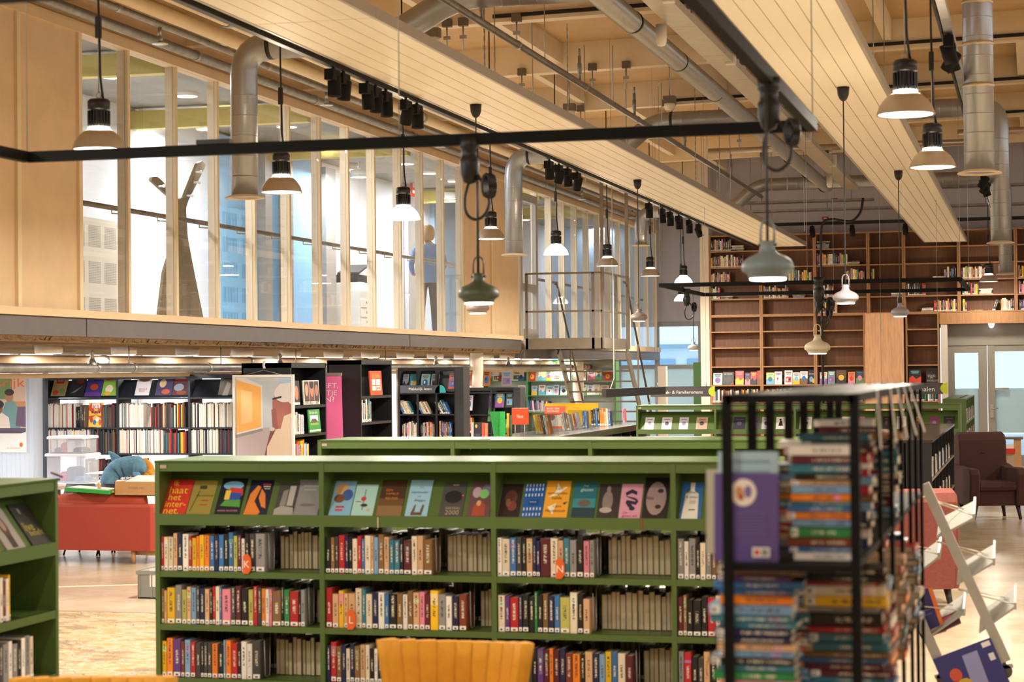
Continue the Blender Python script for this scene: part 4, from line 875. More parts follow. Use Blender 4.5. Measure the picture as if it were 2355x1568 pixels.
# face-out books on the tray
TILT = R(36); UY = Vector((0, math.sin(TILT), math.cos(TILT)))
covers = [
 (370, 428, 1103, '#cf3227', [('t', 'ik', .35, .9, .22, '#f2c51f'), ('t', 'haat', .5, .7, .72, '#f2c51f'), ('t', 'het', .42, .5, .5, '#f2c51f'), ('t', 'inter-', .52, .3, .82, '#f2c51f'), ('t', 'net.', .42, .1, .6, '#f2c51f')], 'red paperback with big yellow lowercase title'),
 (430, 484, 1105, '#9a8a3c', [('r', .3, .75, .3, .1, '#3a3a28'), ('t', 'DES VAMPOUS', .6, .56, .7, '#2a2a20'), ('r', .5, .4, .3, .04, '#b5402a'), ('r', .45, .28, .35, .03, '#b5402a'), ('p', [(.1, .1), (.13, .1), (.35, .7), (.32, .7)], '#4a4226')], 'olive paperback with thin dark lettering'),
 (494, 552, 1100, '#15151c', [('e', .5, .8, .4, .12, '#7fb6d6'), ('p', [(.25, .45), (.6, .4), (.95, .55), (.9, .72), (.4, .75)], '#d23c2c'), ('p', [(.3, .35), (.85, .38), (.9, .6), (.35, .62)], '#2f4fa8'), ('p', [(.15, .25), (.95, .22), (.9, .42), (.3, .4)], '#4f9a3f'), ('r', .25, .42, .2, .25, '#efc93a'), ('t', 'ANNA RICHTER', .5, .12, .8, '#d98ab0')], 'black paperback with a colourful house picture'),
 (561, 614, 1104, '#1b1b3a', [('p', [(0, 0), (.1, .6), (.35, .85), (.5, .8), (.35, .4), (.7, .1), (.6, 0)], '#e5822a'), ('p', [(.55, .75), (.75, .6), (.9, .2), (.7, .25), (.5, .5)], '#e5822a'), ('r', .55, .86, .35, .03, '#d8552a'), ('r', .6, .8, .3, .025, '#d8d0c0'), ('r', .65, .74, .25, .02, '#d8d0c0')], 'navy paperback with orange abstract figures'),
 (630, 676, 1110, '#4a4744', [('p', [(.2, .3), (.5, .3), (.5, .8), (.25, .75)], '#8c8984'), ('r', .55, .3, .3, .6, '#b5b1aa'), ('p', [(0, 0), (1, 0), (.9, .25), (.3, .3), (0, .2)], '#a8a39b')], 'small dark grey paperback with a pale doorway'),
 (674, 731, 1103, '#8d8c8a', [('r', .2, .8, .6, .04, '#a9a8a5'), ('r', .25, .7, .5, .04, '#a9a8a5'), ('e', .5, .3, .3, .04, '#6f6e6c')], 'plain grey paperback at the end of its bay'),
 (757, 806, 1106, '#86b6d4', [('e', .4, .75, .3, .18, '#c9a070'), ('e', .7, .6, .25, .16, '#3a5f9a'), ('e', .35, .5, .25, .12, '#7a4a3a'), ('r', .25, .15, .35, .05, '#c23a3a'), ('r', .25, .24, .4, .05, '#c23a3a')], 'light blue paperback with a collage of figures'),
 (808, 858, 1114, '#a9d3cb', [('r', .45, .2, .03, .65, '#4a4a48'), ('e', .45, .55, .12, .07, '#c0453a'), ('e', .52, .35, .16, .05, '#33333a'), ('e', .75, .2, .08, .05, '#c9b48a'), ('r', .1, .45, .25, .02, '#b04a3a')], 'mint green paperback with a small drawn stack of objects'),
 (866, 923, 1104, '#4a3220', [('r', 0, 0, 1, .3, '#8a6a42'), ('r', 0, .3, 1, .2, '#6a4a2a'), ('t', 'EEN', .35, .72, .25, '#d87a1f'), ('t', 'FAMILIE', .5, .62, .5, '#d87a1f'), ('t', 'REUNIE', .5, .5, .5, '#d87a1f')], 'brown paperback with orange title and yellow edges'),
 (932, 983, 1104, '#9cc7db', [('t', 'De', .55, .8, .15, '#5a7a8a'), ('t', 'bijenhouder', .5, .66, .75, '#2f4a5c'), ('t', 'van', .5, .55, .15, '#5a7a8a'), ('t', 'Aleppo', .55, .44, .5, '#2f4a5c'), ('p', [(.25, .1), (.35, .3), (.42, .35), (.4, .15)], '#6a4a38'), ('p', [(.75, .1), (.8, .3), (.72, .35), (.65, .15)], '#6a4a38'), ('r', .25, .05, .5, .08, '#6a4a38')], 'sky blue paperback with two cupped hands'),
 (1010, 1063, 1109, '#4c4b47', [('e', .5, .58, .38, .18, '#1d1b1c'), ('r', .86, .6, .08, .04, '#d8632a'), ('t', 'HAWAI', .55, .26, .6, '#b3a37a'), ('t', '2000', .55, .14, .6, '#b3a37a'), ('r', .4, .9, .25, .03, '#b3a37a')], 'charcoal paperback with a dark blackbird'),
 (1074, 1126, 1108, '#6a4a4c', [('e', .3, .7, .2, .15, '#b9a0a8'), ('e', .7, .75, .22, .18, '#7a6a8a'), ('e', .62, .66, .2, .13, '#7fc46a'), ('p', [(.2, .05), (.8, .05), (.75, .35), (.5, .5), (.25, .35)], '#a8482f'), ('e', .45, .4, .1, .08, '#d9a07a')], 'crowded reddish paperback with a green round sticker'),
 (1146, 1194, 1113, '#2b1c1a', [('e', .5, .6, .3, .22, '#5a3226'), ('e', .6, .35, .22, .14, '#7a3a2a'), ('e', .4, .45, .12, .12, '#8a5a42')], 'dark reddish-brown paperback with dim figures'),
 (1199, 1246, 1112, '#2359a0', [('r', x_, y_, .06, .08, '#c4d8ea') for x_ in (.06, .22, .38, .54, .7, .86) for y_ in (.06, .22, .62, .78, .9)] + [('r', .3, .38, .42, .14, '#1d4a8a'), ('t', 'BLAUW', .51, .45, .3, '#c4d8ea')], 'blue paperback with rows of pale dashes'),
 (1248, 1304, 1106, '#eda52a', [('p', [(.1, .55), (.5, .62), (.9, .85), (.6, .8), (.45, .95), (.4, .7)], '#f3e3c4'), ('p', [(.15, .3), (.5, .4), (.4, .1)], '#f3e3c4'), ('t', 'Een', .55, .8, .3, '#5a3a20'), ('t', 'onmogelijke', .5, .66, .8, '#5a3a20'), ('t', 'liefde', .5, .54, .4, '#5a3a20'), ('t', 'Claire', .55, .32, .35, '#5a3a20'), ('t', 'Mackintosh', .5, .2, .8, '#5a3a20'), ('p', [(.75, .4), (.95, .45), (.85, .36)], '#23355a')], 'yellow paperback with white doves'),
 (1314, 1366, 1109, '#2a6a78', [('r', 0, 0, 1, .3, '#1d3a44'), ('r', 0, .3, 1, .25, '#2f8a90'), ('e', .5, .42, .3, .1, '#6a5a52'), ('t', 'glazen', .55, .78, .55, '#c9d8d0'), ('t', 'Het', .5, .9, .2, '#c9d8d0')], 'teal paperback with a misty rock in water'),
 (1372, 1420, 1113, '#3a302e', [('e', .45, .5, .25, .3, '#8a7a72'), ('e', .45, .85, .1, .1, '#8a7a72'), ('e', .4, .25, .3, .08, '#b5a8a0')], 'dark paperback with a bare pale shoulder'),
 (1423, 1472, 1113, '#d99aae', [('p', [(.2, .75), (.5, .85), (.75, .78), (.75, .68), (.5, .74), (.25, .66)], '#2a2440'), ('p', [(.2, .66), (.3, .62), (.75, .52), (.7, .6)], '#2a2440'), ('p', [(.75, .6), (.85, .5), (.75, .4), (.25, .46), (.3, .54), (.7, .5)], '#2a2440'), ('p', [(.25, .46), (.4, .34), (.6, .3), (.6, .38), (.35, .52)], '#2a2440'), ('e', .58, .3, .14, .06, '#2a2440'), ('t', 'De', .3, .18, .2, '#a83a4a'), ('t', 'grote wil', .5, .08, .7, '#a83a4a')], 'pink paperback with a dark curled snake'),
 (1476, 1534, 1099, '#2a1f22', [('e', .5, .5, .4, .4, '#a28a88'), ('e', .65, .68, .12, .05, '#3a2a2c'), ('e', .6, .3, .12, .05, '#3a2a2c'), ('p', [(.1, .55), (.4, .52), (.4, .46), (.1, .48)], '#7a625f')], 'dark paperback filled by a sideways face'),
 (1562, 1612, 1110, '#3a72b0', [('p', [(.1, .02), (.85, .02), (.8, .7), (.6, .78), (.6, 1), (.4, 1), (.4, .78), (.2, .7)], '#efeae0'), ('t', 'Albert', .5, .74, .5, '#3a2a2a'), ('t', '& ijlman', .5, .6, .55, '#3a2a2a'), ('r', .4, .42, .3, .1, '#d8cfc0'), ('r', .4, .25, .3, .03, '#5a5048')], 'blue paperback with a white bottle shape'),
]
for (a, b, yt, bgc, items, lab) in covers:
    o = P(a, 1186, Y=GY + .03); o.z = DZ + .006; x2 = P(b, 1186, Y=GY + .03).x
    zt = P((a + b) / 2, yt, Y=GY + .14).z; h = (zt - o.z) / math.cos(TILT)
    o.y = GY + .012; face_book(o, (1, 0, 0), UY, x2 - o.x, h, bgc, items, lab + ', on the foreground bookcase', 'face-out books on the foreground bookcase')
    WM_last = None
# ribbons hanging from books
for px, z0 in ((868, 1.04), (1475, 1.045)):
    q = P(px, 1190, Y=GY - .006); tag(MB().box(q.x, q.x + .006, GY - .008, GY - .006, z0 - .05, z0 + .01).build('ribbon', mat('#a8252c' if px > 1000 else '#cfc0a4', .6)), ('red' if px > 1000 else 'cream') + ' bookmark ribbon hanging over the tray of the foreground bookcase', 'ribbon')

# second green bookcase, just behind
G2Y = P(735, 1012, Z=TOP).y; g2x = P(735, 1012, Y=G2Y).x
green_case('second green low bookcase standing just behind the foreground one', g2x, [1.03] * 4, G2Y, .68, TOP, RZ_, DZ)
for b_ in range(3):
    row((g2x + b_ * 1.03 + .1, G2Y + .5), (1, 0, 0), 0, rand_seq(.8, MIX, (.02, .036)), .727, f'{{c}} book, {{n}} in {bn[b_]} bay, upper row of the second green bookcase', 'novels in the second green bookcase', sticker=1, stuff=True)
q = P(1100, 1042, Y=G2Y - .01); o = MB().tube([(q.x - .075, G2Y + .05, 1.29), (q.x - .075, G2Y + .05, 1.37), (q.x + .075, G2Y + .05, 1.37), (q.x + .075, G2Y + .05, 1.29)], .004, 5).build('wire_stand', STEEL)
# third green bookcase, further back
G3Y = 27.0; g3x = -5.286
green_case('far green low bookcase with pale face-out novels', g3x, [1.083] * 4, G3Y, .62, 1.372, [.93, .62, .31], 1.03)
for i, (a, b, c_) in enumerate([(1482, 1503, '#e6e1e0'), (1521, 1544, '#d9d4dc'), (1561, 1582, '#cfcbd8'), (1600, 1626, '#cfa894'), (1660, 1682, '#4a3036'), (1686, 1713, '#2d2f40'), (1722, 1745, '#54506a'), (1751, 1770, '#bdb8c2'), (1784, 1806, '#e6e0dc'), (1838, 1866, '#d8cfd2'), (1892, 1918, '#3a363c'), (1934, 1960, '#ece6da'), (1976, 1988, '#d070a0'), (2030, 2046, '#3a2f30'), (2062, 2084, '#c9b8b2'), (2104, 2116, '#d89a4a'), (2137, 2160, '#8a3f6a'), (2170, 2196, '#3a3440')]):
    o = P(a, 985, Y=G3Y + .03); x2 = P(b, 985, Y=G3Y + .03).x; o.z = 1.035; o.y = G3Y + .012
    it = [('e', .5, .5, .2, .16, '#5a4a58' if i % 2 else '#8a86a8'), ('r', .2, .8, .6, .05, '#6a5a60')]
    if i == 11: it = [('p', [(.5, .35), (.7, .55), (.62, .62), (.5, .55), (.38, .62), (.3, .55)], '#c9302a')]
    if i == 8: it = [('p', [(.25, .3), (.75, .3), (.6, .7), (.4, .7)], '#1d1a1a'), ('e', .45, .78, .12, .08, '#1d1a1a')]
    face_book(o, (1, 0, 0), UY, x2 - o.x, .21, c_, it, f'pale or dark novel shown face-out, {ordn(i + 1)} from the left, far green bookcase', 'face-out books on the far green bookcase')
for b_ in range(4):
    row((g3x + b_ * 1.083 + .06, G3Y + .02), (1, 0, 0), 0, rand_seq(.9, MIX), .62, f'{{c}} novel, {{n}} in {bn[b_]} bay of the far green bookcase, lower shelf', 'novels in the far green bookcase', stuff=True)
# the green bookcase end behind its right end
q0 = P(2168, 917, Y=28.6); q1 = P(2222, 917, Y=28.6)
t = thing('green_bookcase', 'dark green bookcase end seen from the side near the double doors', 'bookcase', ((q0.x + q1.x) / 2, 30, 0)); zt = q1.z
for y in (28.6, 29.6, 30.6, 31.6, 32.6): MB().box(q0.x, q1.x, y, y + .03, 0, zt).build('upright', GREEN, t)
for z in (zt - .02, 1.05, .72, .4, .08): MB().box(q0.x, q1.x, 28.63, 32.6, z, z + .02).build('shelf', GREENT if z > 1.3 else GREEN, t)
MB().box(q0.x + .2, q0.x + .22, 28.63, 32.6, .1, zt).build('back_panel', GREEN, t)
row((q1.x - .005, 28.7), (0, 1, 0), R(90), rand_seq(3.7, MIX, (.02, .04)), .74, '{c} book leaning in the dark green bookcase end, {n} from the near side', 'x', lean=.15, stuff=True)
row((q1.x - .005, 28.7), (0, 1, 0), R(90), rand_seq(3.7, MIX, (.02, .04)), 1.07, '{c} upper book in the dark green bookcase end, {n} from the near side', 'x', h=(.14, .2), lean=.2, stuff=True)

# green bookcase at the left edge, facing right
G0X = -4.62; t = thing('green_bookcase', 'green bookcase at the left edge seen at an angle', 'bookcase', (G0X - .35, 7.4, 0))
for y in (5.0, 6.9, 8.83): MB().box(G0X - .68, G0X + .004, y, y + .028, 0, TOP - .012).build('upright', GREEN, t)
MB().box(G0X - .69, G0X + .01, 4.99, 8.87, TOP - .012, TOP).build('top_board', GREENT, t)
for a, b in ((5.028, 6.9), (6.928, 8.83)):
    MB().box(G0X - .02, G0X, a, b, TOP - .06, TOP - .012).build('top_rail', GREEN, t)
    for z in RZ_: MB().box(G0X - .68, G0X, a, b, z - .012, z).box(G0X - .012, G0X + .002, a, b, z - .04, z).build('shelf', GREEN, t)
    MB().add([(G0X - .012, a, DZ), (G0X - .012, b, DZ), (G0X - .19, b, DZ + .245), (G0X - .19, a, DZ + .245), (G0X - .022, a, DZ - .006), (G0X - .022, b, DZ - .006), (G0X - .2, b, DZ + .239), (G0X - .2, a, DZ + .239)], [(0, 1, 2, 3), (7, 6, 5, 4), (0, 4, 5, 1), (1, 5, 6, 2), (2, 6, 7, 3), (3, 7, 4, 0)]).build('display_board', GREEN, t)
    MB().box(G0X - .012, G0X + .004, a, b, DZ - .052, DZ + .012).build('display_lip', GREEN, t)
    MB().box(G0X - .35, G0X - .34, a, b, .1, TOP - .3).build('back_panel', GREEN, t)
UX0 = Vector((0, 1, 0)); UY0 = Vector((-math.sin(TILT), 0, math.cos(TILT)))
for i, (y, w, h, bgc, items, lab) in enumerate([(8.635, .185, .245, '#3a3835', [('t', 'live', .35, .45, .5, '#b8a83a'), ('t', 'benefit', .55, .3, .7, '#b8a83a'), ('r', .3, .75, .1, .12, '#8a8680')], 'dark paperback with yellow lettering on the left edge bookcase'), (8.39, .175, .235, '#a8a19c', [('e', .5, .55, .2, .3, '#5a3f36'), ('e', .5, .6, .12, .16, '#b08f7c'), ('r', .35, .05, .3, .3, '#3a2c2a')], 'grey paperback with a long-haired portrait on the left edge bookcase'), (8.15, .17, .225, '#d8a03a', [('e', .5, .5, .3, .3, '#a85a2a')], 'amber paperback on the left edge bookcase')]):
    face_book((G0X - .008, y, DZ + .008), UX0, UY0, w, h, bgc, items, lab, 'face-out books on the left edge bookcase', th=.03)
row((G0X - .015, 7.99), (0, 1, 0), R(90), seq_of('w30 c30 r28 w30 c32 a30 w26 c24 w30 r30 c30 a30 c30 w34 u30 w30 y14', K), RZ_[0], '{c} book, {n} from the near end, upper row of the left edge bookcase', 'books in the left edge bookcase')
row((G0X - .015, 8.06), (0, 1, 0), R(90), seq_of('d30 i40 d36 u40 m36 b44 v30 e36 d40 e60 w40 e60 k40 w44 e50 c40', K), RZ_[1], '{c} book, {n} from the near end, lower row of the left edge bookcase', 'books in the left edge bookcase', h=(.19, .22))
o = MB().prism([(G0X - .1, 8.42 + .001, RZ_[0]), (G0X - .02, 8.421, RZ_[0]), (G0X - .02, 8.421, RZ_[0] + .13), (G0X - .03, 8.421, RZ_[0] + .15), (G0X - .1, 8.421, RZ_[0] + .15)], (0, .003, 0)).box(G0X - .1, G0X - .02, 8.421, 8.52, RZ_[0], RZ_[0] + .002).build('bookend', mat('#2a332a', .3, .4)); tag(o, 'dark metal bookend in the left edge bookcase', 'bookend')
tag(MB().tube([(G0X - .02, 8.83, TOP + .03), (G0X + .03, 8.86, TOP + .005)], .006, 6).build('peg', mat('#6a4a38', .5)), 'small brown stick lying on the left edge bookcase', 'stick')
# wire stand label
tag(bpy.data.objects['wire_stand'], 'thin wire book stand on the second green bookcase', 'book stand')
# ================================================================== BOOKS ON THE WOODEN WALL
def wx(px): return P(px, 700, Y=WY + .03).x
WR = [SH_U[i] + .024 for i in range(1, 6)]
rnames = ['top', 'second', 'third', 'fourth', 'fifth']
up = {0: [(1636, 1684, 0)], 1: [(1636, 1714, 0), (1879, 1951, 0), (1795, 1803, 0)], 2: [(1636, 1681, 0), (1814, 1869, 0), (1945, 1993, 0), (2003, 2013, 0), (2172, 2203, 0), (2211, 2285, 0), (2343, 2372, 0)],
      3: [(1636, 1658, 0), (1756, 1816, 0), (1894, 1920, 0), (2084, 2132, 0), (2213, 2253, 0), (2343, 2375, 0)], 4: [(1881, 1926, 0), (2148, 2203, 0), (2214, 2229, 0), (2302, 2333, 0), (2344, 2375, 0)]}
for r_, segs in up.items():
    for j, (a, b, _) in enumerate(segs):
        row((wx(a), WY + .03), (1, 0, 0), 0, rand_seq(wx(b) - wx(a), MIX, (.02, .042)), WR[r_], f'{{c}} book, {{n}} of {ordn(j + 1)} group, {rnames[r_]} shelf of the wooden wall', 'books on the wooden wall bookcases', d=.16, h=(.175, .24))
flat = {0: [(1698, 4), (1895, 5)], 1: [(1965, 3)], 2: [(2030, 1), (2181 - 20, 2)], 3: [(1672, 2), (1836, 2), (2063, 2), (2267, 4)], 4: [(2134, 3), (2246, 1)]}
for r_, segs in flat.items():
    for j, (px, n) in enumerate(segs):
        stack(wx(px), WY + .04, WR[r_], 0, [(random.choice('wceaikds'), random.uniform(.022, .034)) for _ in range(n)], f'{{c}} lying book, {{n}} from below, {ordn(j + 1)} pile, {rnames[r_]} wooden shelf', 'books lying on the wooden wall bookcases', w=.23, d=.16)
row((wx(2281), WY + .03), (1, 0, 0), 0, [('d', .03), ('k', .03)], WR[4], '{c} book leaning by itself on the fifth wooden shelf, {n} of two', 'books on the wooden wall bookcases', lean=.35)
# face-out books on the lower wooden shelves
fo = [(1638, 1659, '#9fc4b8'), (1660, 1685, '#1b1a1c'), (1689, 1708, '#b8352c'), (1711, 1723, '#1f2f5a'), (1724, 1738, '#d8403a'), (1739, 1750, '#c23038'), (1760, 1778, '#b8c95a'), (1779, 1796, '#e8e6e6'), (1802, 1820, '#d8d8e2'), (1821, 1837, '#dcd6d0'), (1838, 1855, '#e2e0e6'), (1857, 1873, '#1d2438'),
      (1883, 1900, '#d8cfc0'), (1902, 1918, '#6a8f9a'), (1921, 1944, '#5a4a3a'), (1948, 1964, '#e5822a'), (1966, 1984, '#3a3a4a'), (2088, 2116, '#2b2826'), (2128, 2158, '#2a2725')]
for i, (a, b, c_) in enumerate(fo):
    o = Vector((wx(a), WY + .03, 1.53 + .026)); w = wx(b) - wx(a)
    it = rand_art(i * 3 + 1)
    if i == 1: it = [('t', 'DE MAAN', .5, .84, .7, '#efe9e0'), ('e', .5, .4, .35, .2, '#4a484a'), ('p', [(.7, .02), (.98, .02), (.98, .2)], '#c9302a')]
    if i == 18: it = [('t', 'STAD', .4, .5, .6, '#b5aa98'), ('t', 'IN', .4, .38, .2, '#b5aa98'), ('t', 'OORLOG', .5, .18, .85, '#b5aa98')]
    if i == 11: it = [('t', 'Drones', .5, .75, .8, '#efe9e0'), ('e', .4, .35, .25, .2, '#6f9ac9'), ('e', .7, .25, .2, .16, '#c9a83a')]
    face_book(o, (1, 0, 0), Vector((0, .18, 1)), w, .23 + (.05 if i == 18 else .02 * (i % 3)), c_, it, f'face-out book on the lower wooden shelf, {ordn(i + 1)} from the white pilaster', 'face-out books on the wooden wall')
for a, b, lab in ((1636, 1748, 'first'), (1757, 1870, 'second'), (1880, 1985, 'third'), (2088, 2155, 'fourth')):
    row((wx(a), WY + .03), (1, 0, 0), 0, rand_seq(wx(b) - wx(a), MIX + 'ww', (.016, .034)), 1.224, 'x', 'x', h=(.2, .25), stuff=True)

# ================================================================== UNDER THE UPPER FLOOR
for i, px in enumerate((112, 285, 431, 557, 668, 767, 852, 932, 1001, 1062, 1118, 1166, 1212, 1255, 1300, 1347, 1393)):
    q = P(px, 812, X=-10.25)
    round_lamp(Vector((-10.25, q.y, 2.10)), .15, .09, f'round white lamp on the low ceiling, {ordn(i + 1)} from the left', 'low ceiling lamps', UNDER_W, col=(1, .96, .92))
for i in range(4): round_lamp(Vector((-12.4, 18 + i * 6, 2.10)), .15, .09, f'added fill lamp deeper under the upper floor, {ordn(i + 1)} from the near end', 'low ceiling lamps', UNDER_W * 5, col=(.9, .95, 1))  # strong cool lamps added to brighten the daylit left side
# pipes below the low ceiling
q = P(300, 846, X=-9.75)
t = pipe('steel_pipe', 'thick grey pipe under the low ceiling with clamps', [(-9.75, 12, q.z), (-9.75, 46.5, q.z)], .05, GALV, (19.6, 20.5, 22.6, 31.5, 33, 35, 37.2, 39.5))
for y in (20.4, 23.0, 25.6, 29.5, 34.3, 38): MB().tube([(-9.75, y, q.z), (-9.75, y, 2.19)], .007, 6).build('hanger', STEEL, t)
for y in (19.5, 32.2, 37.0, 25.0): MB().lathe([(.05, .03), (.05, .06), (.03, .09), (.02, .14), (.035, .145), (.012, .19)], (-9.75, y, q.z), 12).build('sprinkler_valve', STEEL, t)
MB().tube([(-9.75, 42.6, q.z), (-9.75, 45.8, q.z)], .054, 12).build('red_striped_end', mat('#c9a79c', .4), t)
for k in range(9): MB().tube([(-9.75, 42.7 + k * .35, q.z), (-9.75, 42.85 + k * .35, q.z)], .056, 12).build('red_band', mat('#b5534a', .4), t)
q2 = P(300, 829, X=-10.6); pipe('painted_pipe', 'cream pipe tucked under the low ceiling behind the grey one', [(-10.6, 12, q2.z), (-10.6, 46, q2.z)], .055, CREAM, (21.5, 26, 31, 36))
q3 = P(300, 863, X=-9.9); o = MB().box(-9.98, -9.9, 12, 46, q3.z - .02, q3.z + .03).build('cream_cable_duct', CREAM); tag(o, 'slim cream cable duct below the grey pipe under the low ceiling', 'cable duct')
# white round column
cx = P(1097, 900, X=-9.5)
struct('column_white', MB().lathe([(.115, 0), (.115, 2.19)], (-9.5, cx.y, 0), 28), mat('#efe4d2', .6))
struct('column_white_far', MB().lathe([(.12, 0), (.12, 2.19)], (-9.6, P(1330, 900, X=-9.6).y, 0), 20), mat('#efe0c8', .6))

# --- comics shelves (dark blue-grey)
DK = mat('#18202a', .45); DKB = mat('#111216', .45); DKR = mat('#1e1917', .45)
def open_case(name, label, x0, xs, y0, depth, z_levels, top, m_, disp=None):
    t = thing(name, label, 'bookcase', ((x0 + xs[-1]) / 2, y0 + depth / 2, 0)); ed = [x0] + xs
    for x in ed: MB().box(x - .015, x + .015, y0 - .004, y0 + depth, 0, top).build('upright', m_, t)
    for a, b in zip(ed, ed[1:]):
        for z in z_levels: MB().box(a + .015, b - .015, y0, y0 + depth, z - .02, z).build('shelf', m_, t)
        MB().box(a + .015, b - .015, y0, y0 + .02, top - .05, top).build('top_rail', m_, t)
        if disp:
            MB().add([(a + .015, y0 + .015, disp), (b - .015, y0 + .015, disp), (b - .015, y0 + .16, top - .06), (a + .015, y0 + .16, top - .06)], [(0, 1, 2, 3)]).build('display_board', m_, t)
    return t
DY = 22.4
dsx = [P(x, 900, Y=DY).x for x in (104, 270, 435, 540)]
open_case('comics_bookcase', 'dark blue-grey open bookcase full of comics under the upper floor', dsx[0], dsx[1:], DY, .36, [1.583, 1.22, .905, .58, .25], 1.86, DK, 1.585)
def dx(px): return P(px, 900, Y=DY + .02).x
for i, (a, b, c_, it) in enumerate([(115, 148, '#b59a6a', [('r', .2, .68, .55, .22, '#a8322a'), ('t', 'ALEX', .48, .82, .4, '#efe2c8'), ('e', .3, .25, .2, .12, '#c04a3a'), ('e', .7, .3, .2, .15, '#7a9a5a')]), (156, 190, '#2a2d33', [('e', .65, .78, .25, .1, '#8a2a2a'), ('p', [(.1, .2), (.7, .5), (.9, .6), (.4, .25)], '#8a9098')]),
        (193, 230, '#3f3a8a', [('t', 'DE RODE RIDDER', .5, .92, .8, '#e8e6f0'), ('e', .5, .5, .25, .15, '#c94a2a'), ('r', 0, 0, 1, .25, '#6a3f9a')]), (231, 266, '#8fbf4a', [('r', .1, .82, .8, .12, '#c9302a'), ('e', .45, .4, .25, .2, '#efe6d0'), ('e', .4, .18, .2, .1, '#e6b53a')]),
        (308, 341, '#e2dfe6', [('e', .5, .85, .4, .12, '#8a5a4a'), ('t', 'SINGLE', .5, .38, .6, '#a8322a'), ('t', 'TRIO', .45, .28, .4, '#a8322a')]), (355, 394, '#4a4268', [('e', .35, .65, .2, .2, '#c9b48a'), ('e', .6, .25, .25, .12, '#b5553a'), ('r', .3, .85, .55, .08, '#b8b0c8')]), (392, 430, '#5a3a42', [('r', .05, .78, .9, .18, '#c22a2a'), ('t', 'SUUS EN WIM', .5, .87, .75, '#efe0d0'), ('e', .4, .45, .3, .18, '#8a92a8'), ('e', .6, .2, .3, .1, '#8a4a2a')]), (500, 533, '#7a7670', [('r', .2, .82, .6, .12, '#2a2826'), ('p', [(.3, .05), (.7, .05), (.8, .6), (.5, .7)], '#b5b0a8')])]):
    o = Vector((dx(a), DY + .022, 1.59)); face_book(o, (1, 0, 0), Vector((0, .5, 1)), dx(b) - dx(a), .285, c_, it, f'comic album shown face-out on the dark comics bookcase, {ordn(i + 1)} from the left', 'face-out comics', th=.01, cat='comic', name='comic')
CW = 'wwwwwcwwewwwcwwkw'; CD = 'kdmdntikdu'
def comics(px0, px1, z, keys, lab, h=(.27, .3), w=(.009, .016)):
    row((dx(px0), DY + .02), (1, 0, 0), 0, rand_seq(dx(px1) - dx(px0), keys, w), z, '{c} thin comic, {n} ' + lab, 'comics standing in the dark bookcase', d=.22, h=h, sticker=0, name='comic', cat='comic')
for lev, z in ((0, 1.22), (1, .905)):
    L_ = ['upper', 'second'][lev]
    comics(108, 172 if lev == 0 else 206, z, CW + 'rvy', f'in the first bay, {L_} row of comics')
    comics(232 if lev == 0 else 210, 264, z, CD, f'near the end of the first bay, {L_} row of comics', (.24, .3))
    comics(274, 330 if lev == 0 else 376, z, CW + 'rt', f'in the second bay, {L_} row of comics')
    comics(346 if lev == 0 else 380, 430, z, CD + 'yscr', f'near the end of the second bay, {L_} row of comics', (.24, .31), (.012, .022))
    comics(438, 533 if lev == 0 else 502, z, CW + 'kkn', f'in the third bay, {L_} row of comics')
comics(505, 540, .905, CD, 'near the end of the third bay, second row of comics')
o = Vector((dx(203), DY + .02, 1.224)); face_book(o, (1, 0, 0), (0, .06, 1), dx(236) - dx(203), .3, '#efc24a', [('p', [(.5, .5), (0, .3), (0, .45)], '#d8502a'), ('p', [(.5, .5), (0, .7), (0, .85), (.2, 1)], '#d8502a'), ('p', [(.5, .5), (1, .3), (1, .45)], '#d8502a'), ('p', [(.5, .5), (1, .7), (1, .85), (.8, 1)], '#d8502a'), ('r', .22, .78, .56, .2, '#f2e6e8'), ('t', 'K3', .5, .83, .36, '#d0286a'), ('e', .25, .62, .06, .05, '#3a3a6a'), ('e', .5, .62, .06, .05, '#3a3a6a'), ('e', .75, .62, .06, .05, '#3a3a6a'), ('e', .2, .3, .1, .12, '#c9403a'), ('e', .42, .2, .12, .1, '#3a7ab0'), ('e', .6, .33, .12, .1, '#efe6da'), ('e', .8, .2, .1, .12, '#c9553a')], 'yellow comic with orange rays shown face-out among standing comics', 'face-out comics', th=.01, cat='comic', name='comic')
row((dx(172), DY + .05), (1, 0, 0), 0, rand_seq(.13, 'kdki', (.02, .03)), 1.22, 'dark book with {c} cover in the first bay, {n} beside the yellow comic', 'comics standing in the dark bookcase', d=.2, h=(.25, .28), sticker=0)
for j, (a, b) in enumerate(((195, 262), (276, 330), (440, 530))): row((dx(a), DY + .02), (1, 0, 0), 0, rand_seq(dx(b) - dx(a), CD + 'we', (.01, .016)), .58, 'x', 'x', d=.2, h=(.2, .26), stuff=True)
# translucent ribbed panel with a poster at the left edge
q0 = P(0, 870, Y=21.6); q1 = P(105, 870, Y=21.6)
t = thing('ribbed_panel', 'translucent white ribbed panel beside the comics bookcase', 'panel', (q1.x - .8, 21.6, 0))
for k in range(26): MB().box(q1.x - 1.6 + k * .06, q1.x - 1.6 + k * .06 + .056, 21.6, 21.63, 0, 1.86).build('rib', frosted_mat('rib_plastic', '#eef3fa') if k == 0 else bpy.data.materials['rib_plastic'], t)
MB().box(q1.x - .03, q1.x, 21.58, 21.66, 0, 1.9).build('edge_post', mat('#39404a', .4), t)
pa = P(0, 1040, Y=21.55); pb = P(59, 872, Y=21.55); pw = .9
t = thing('poster', 'colourful library poster with two smiling people at the left edge', 'poster', (pb.x - pw / 2, 21.55, pa.z))
MB().box(pb.x - pw, pb.x, 21.55, 21.56, pa.z, 1.86).build('sheet', mat('#f2efea', .6), t)
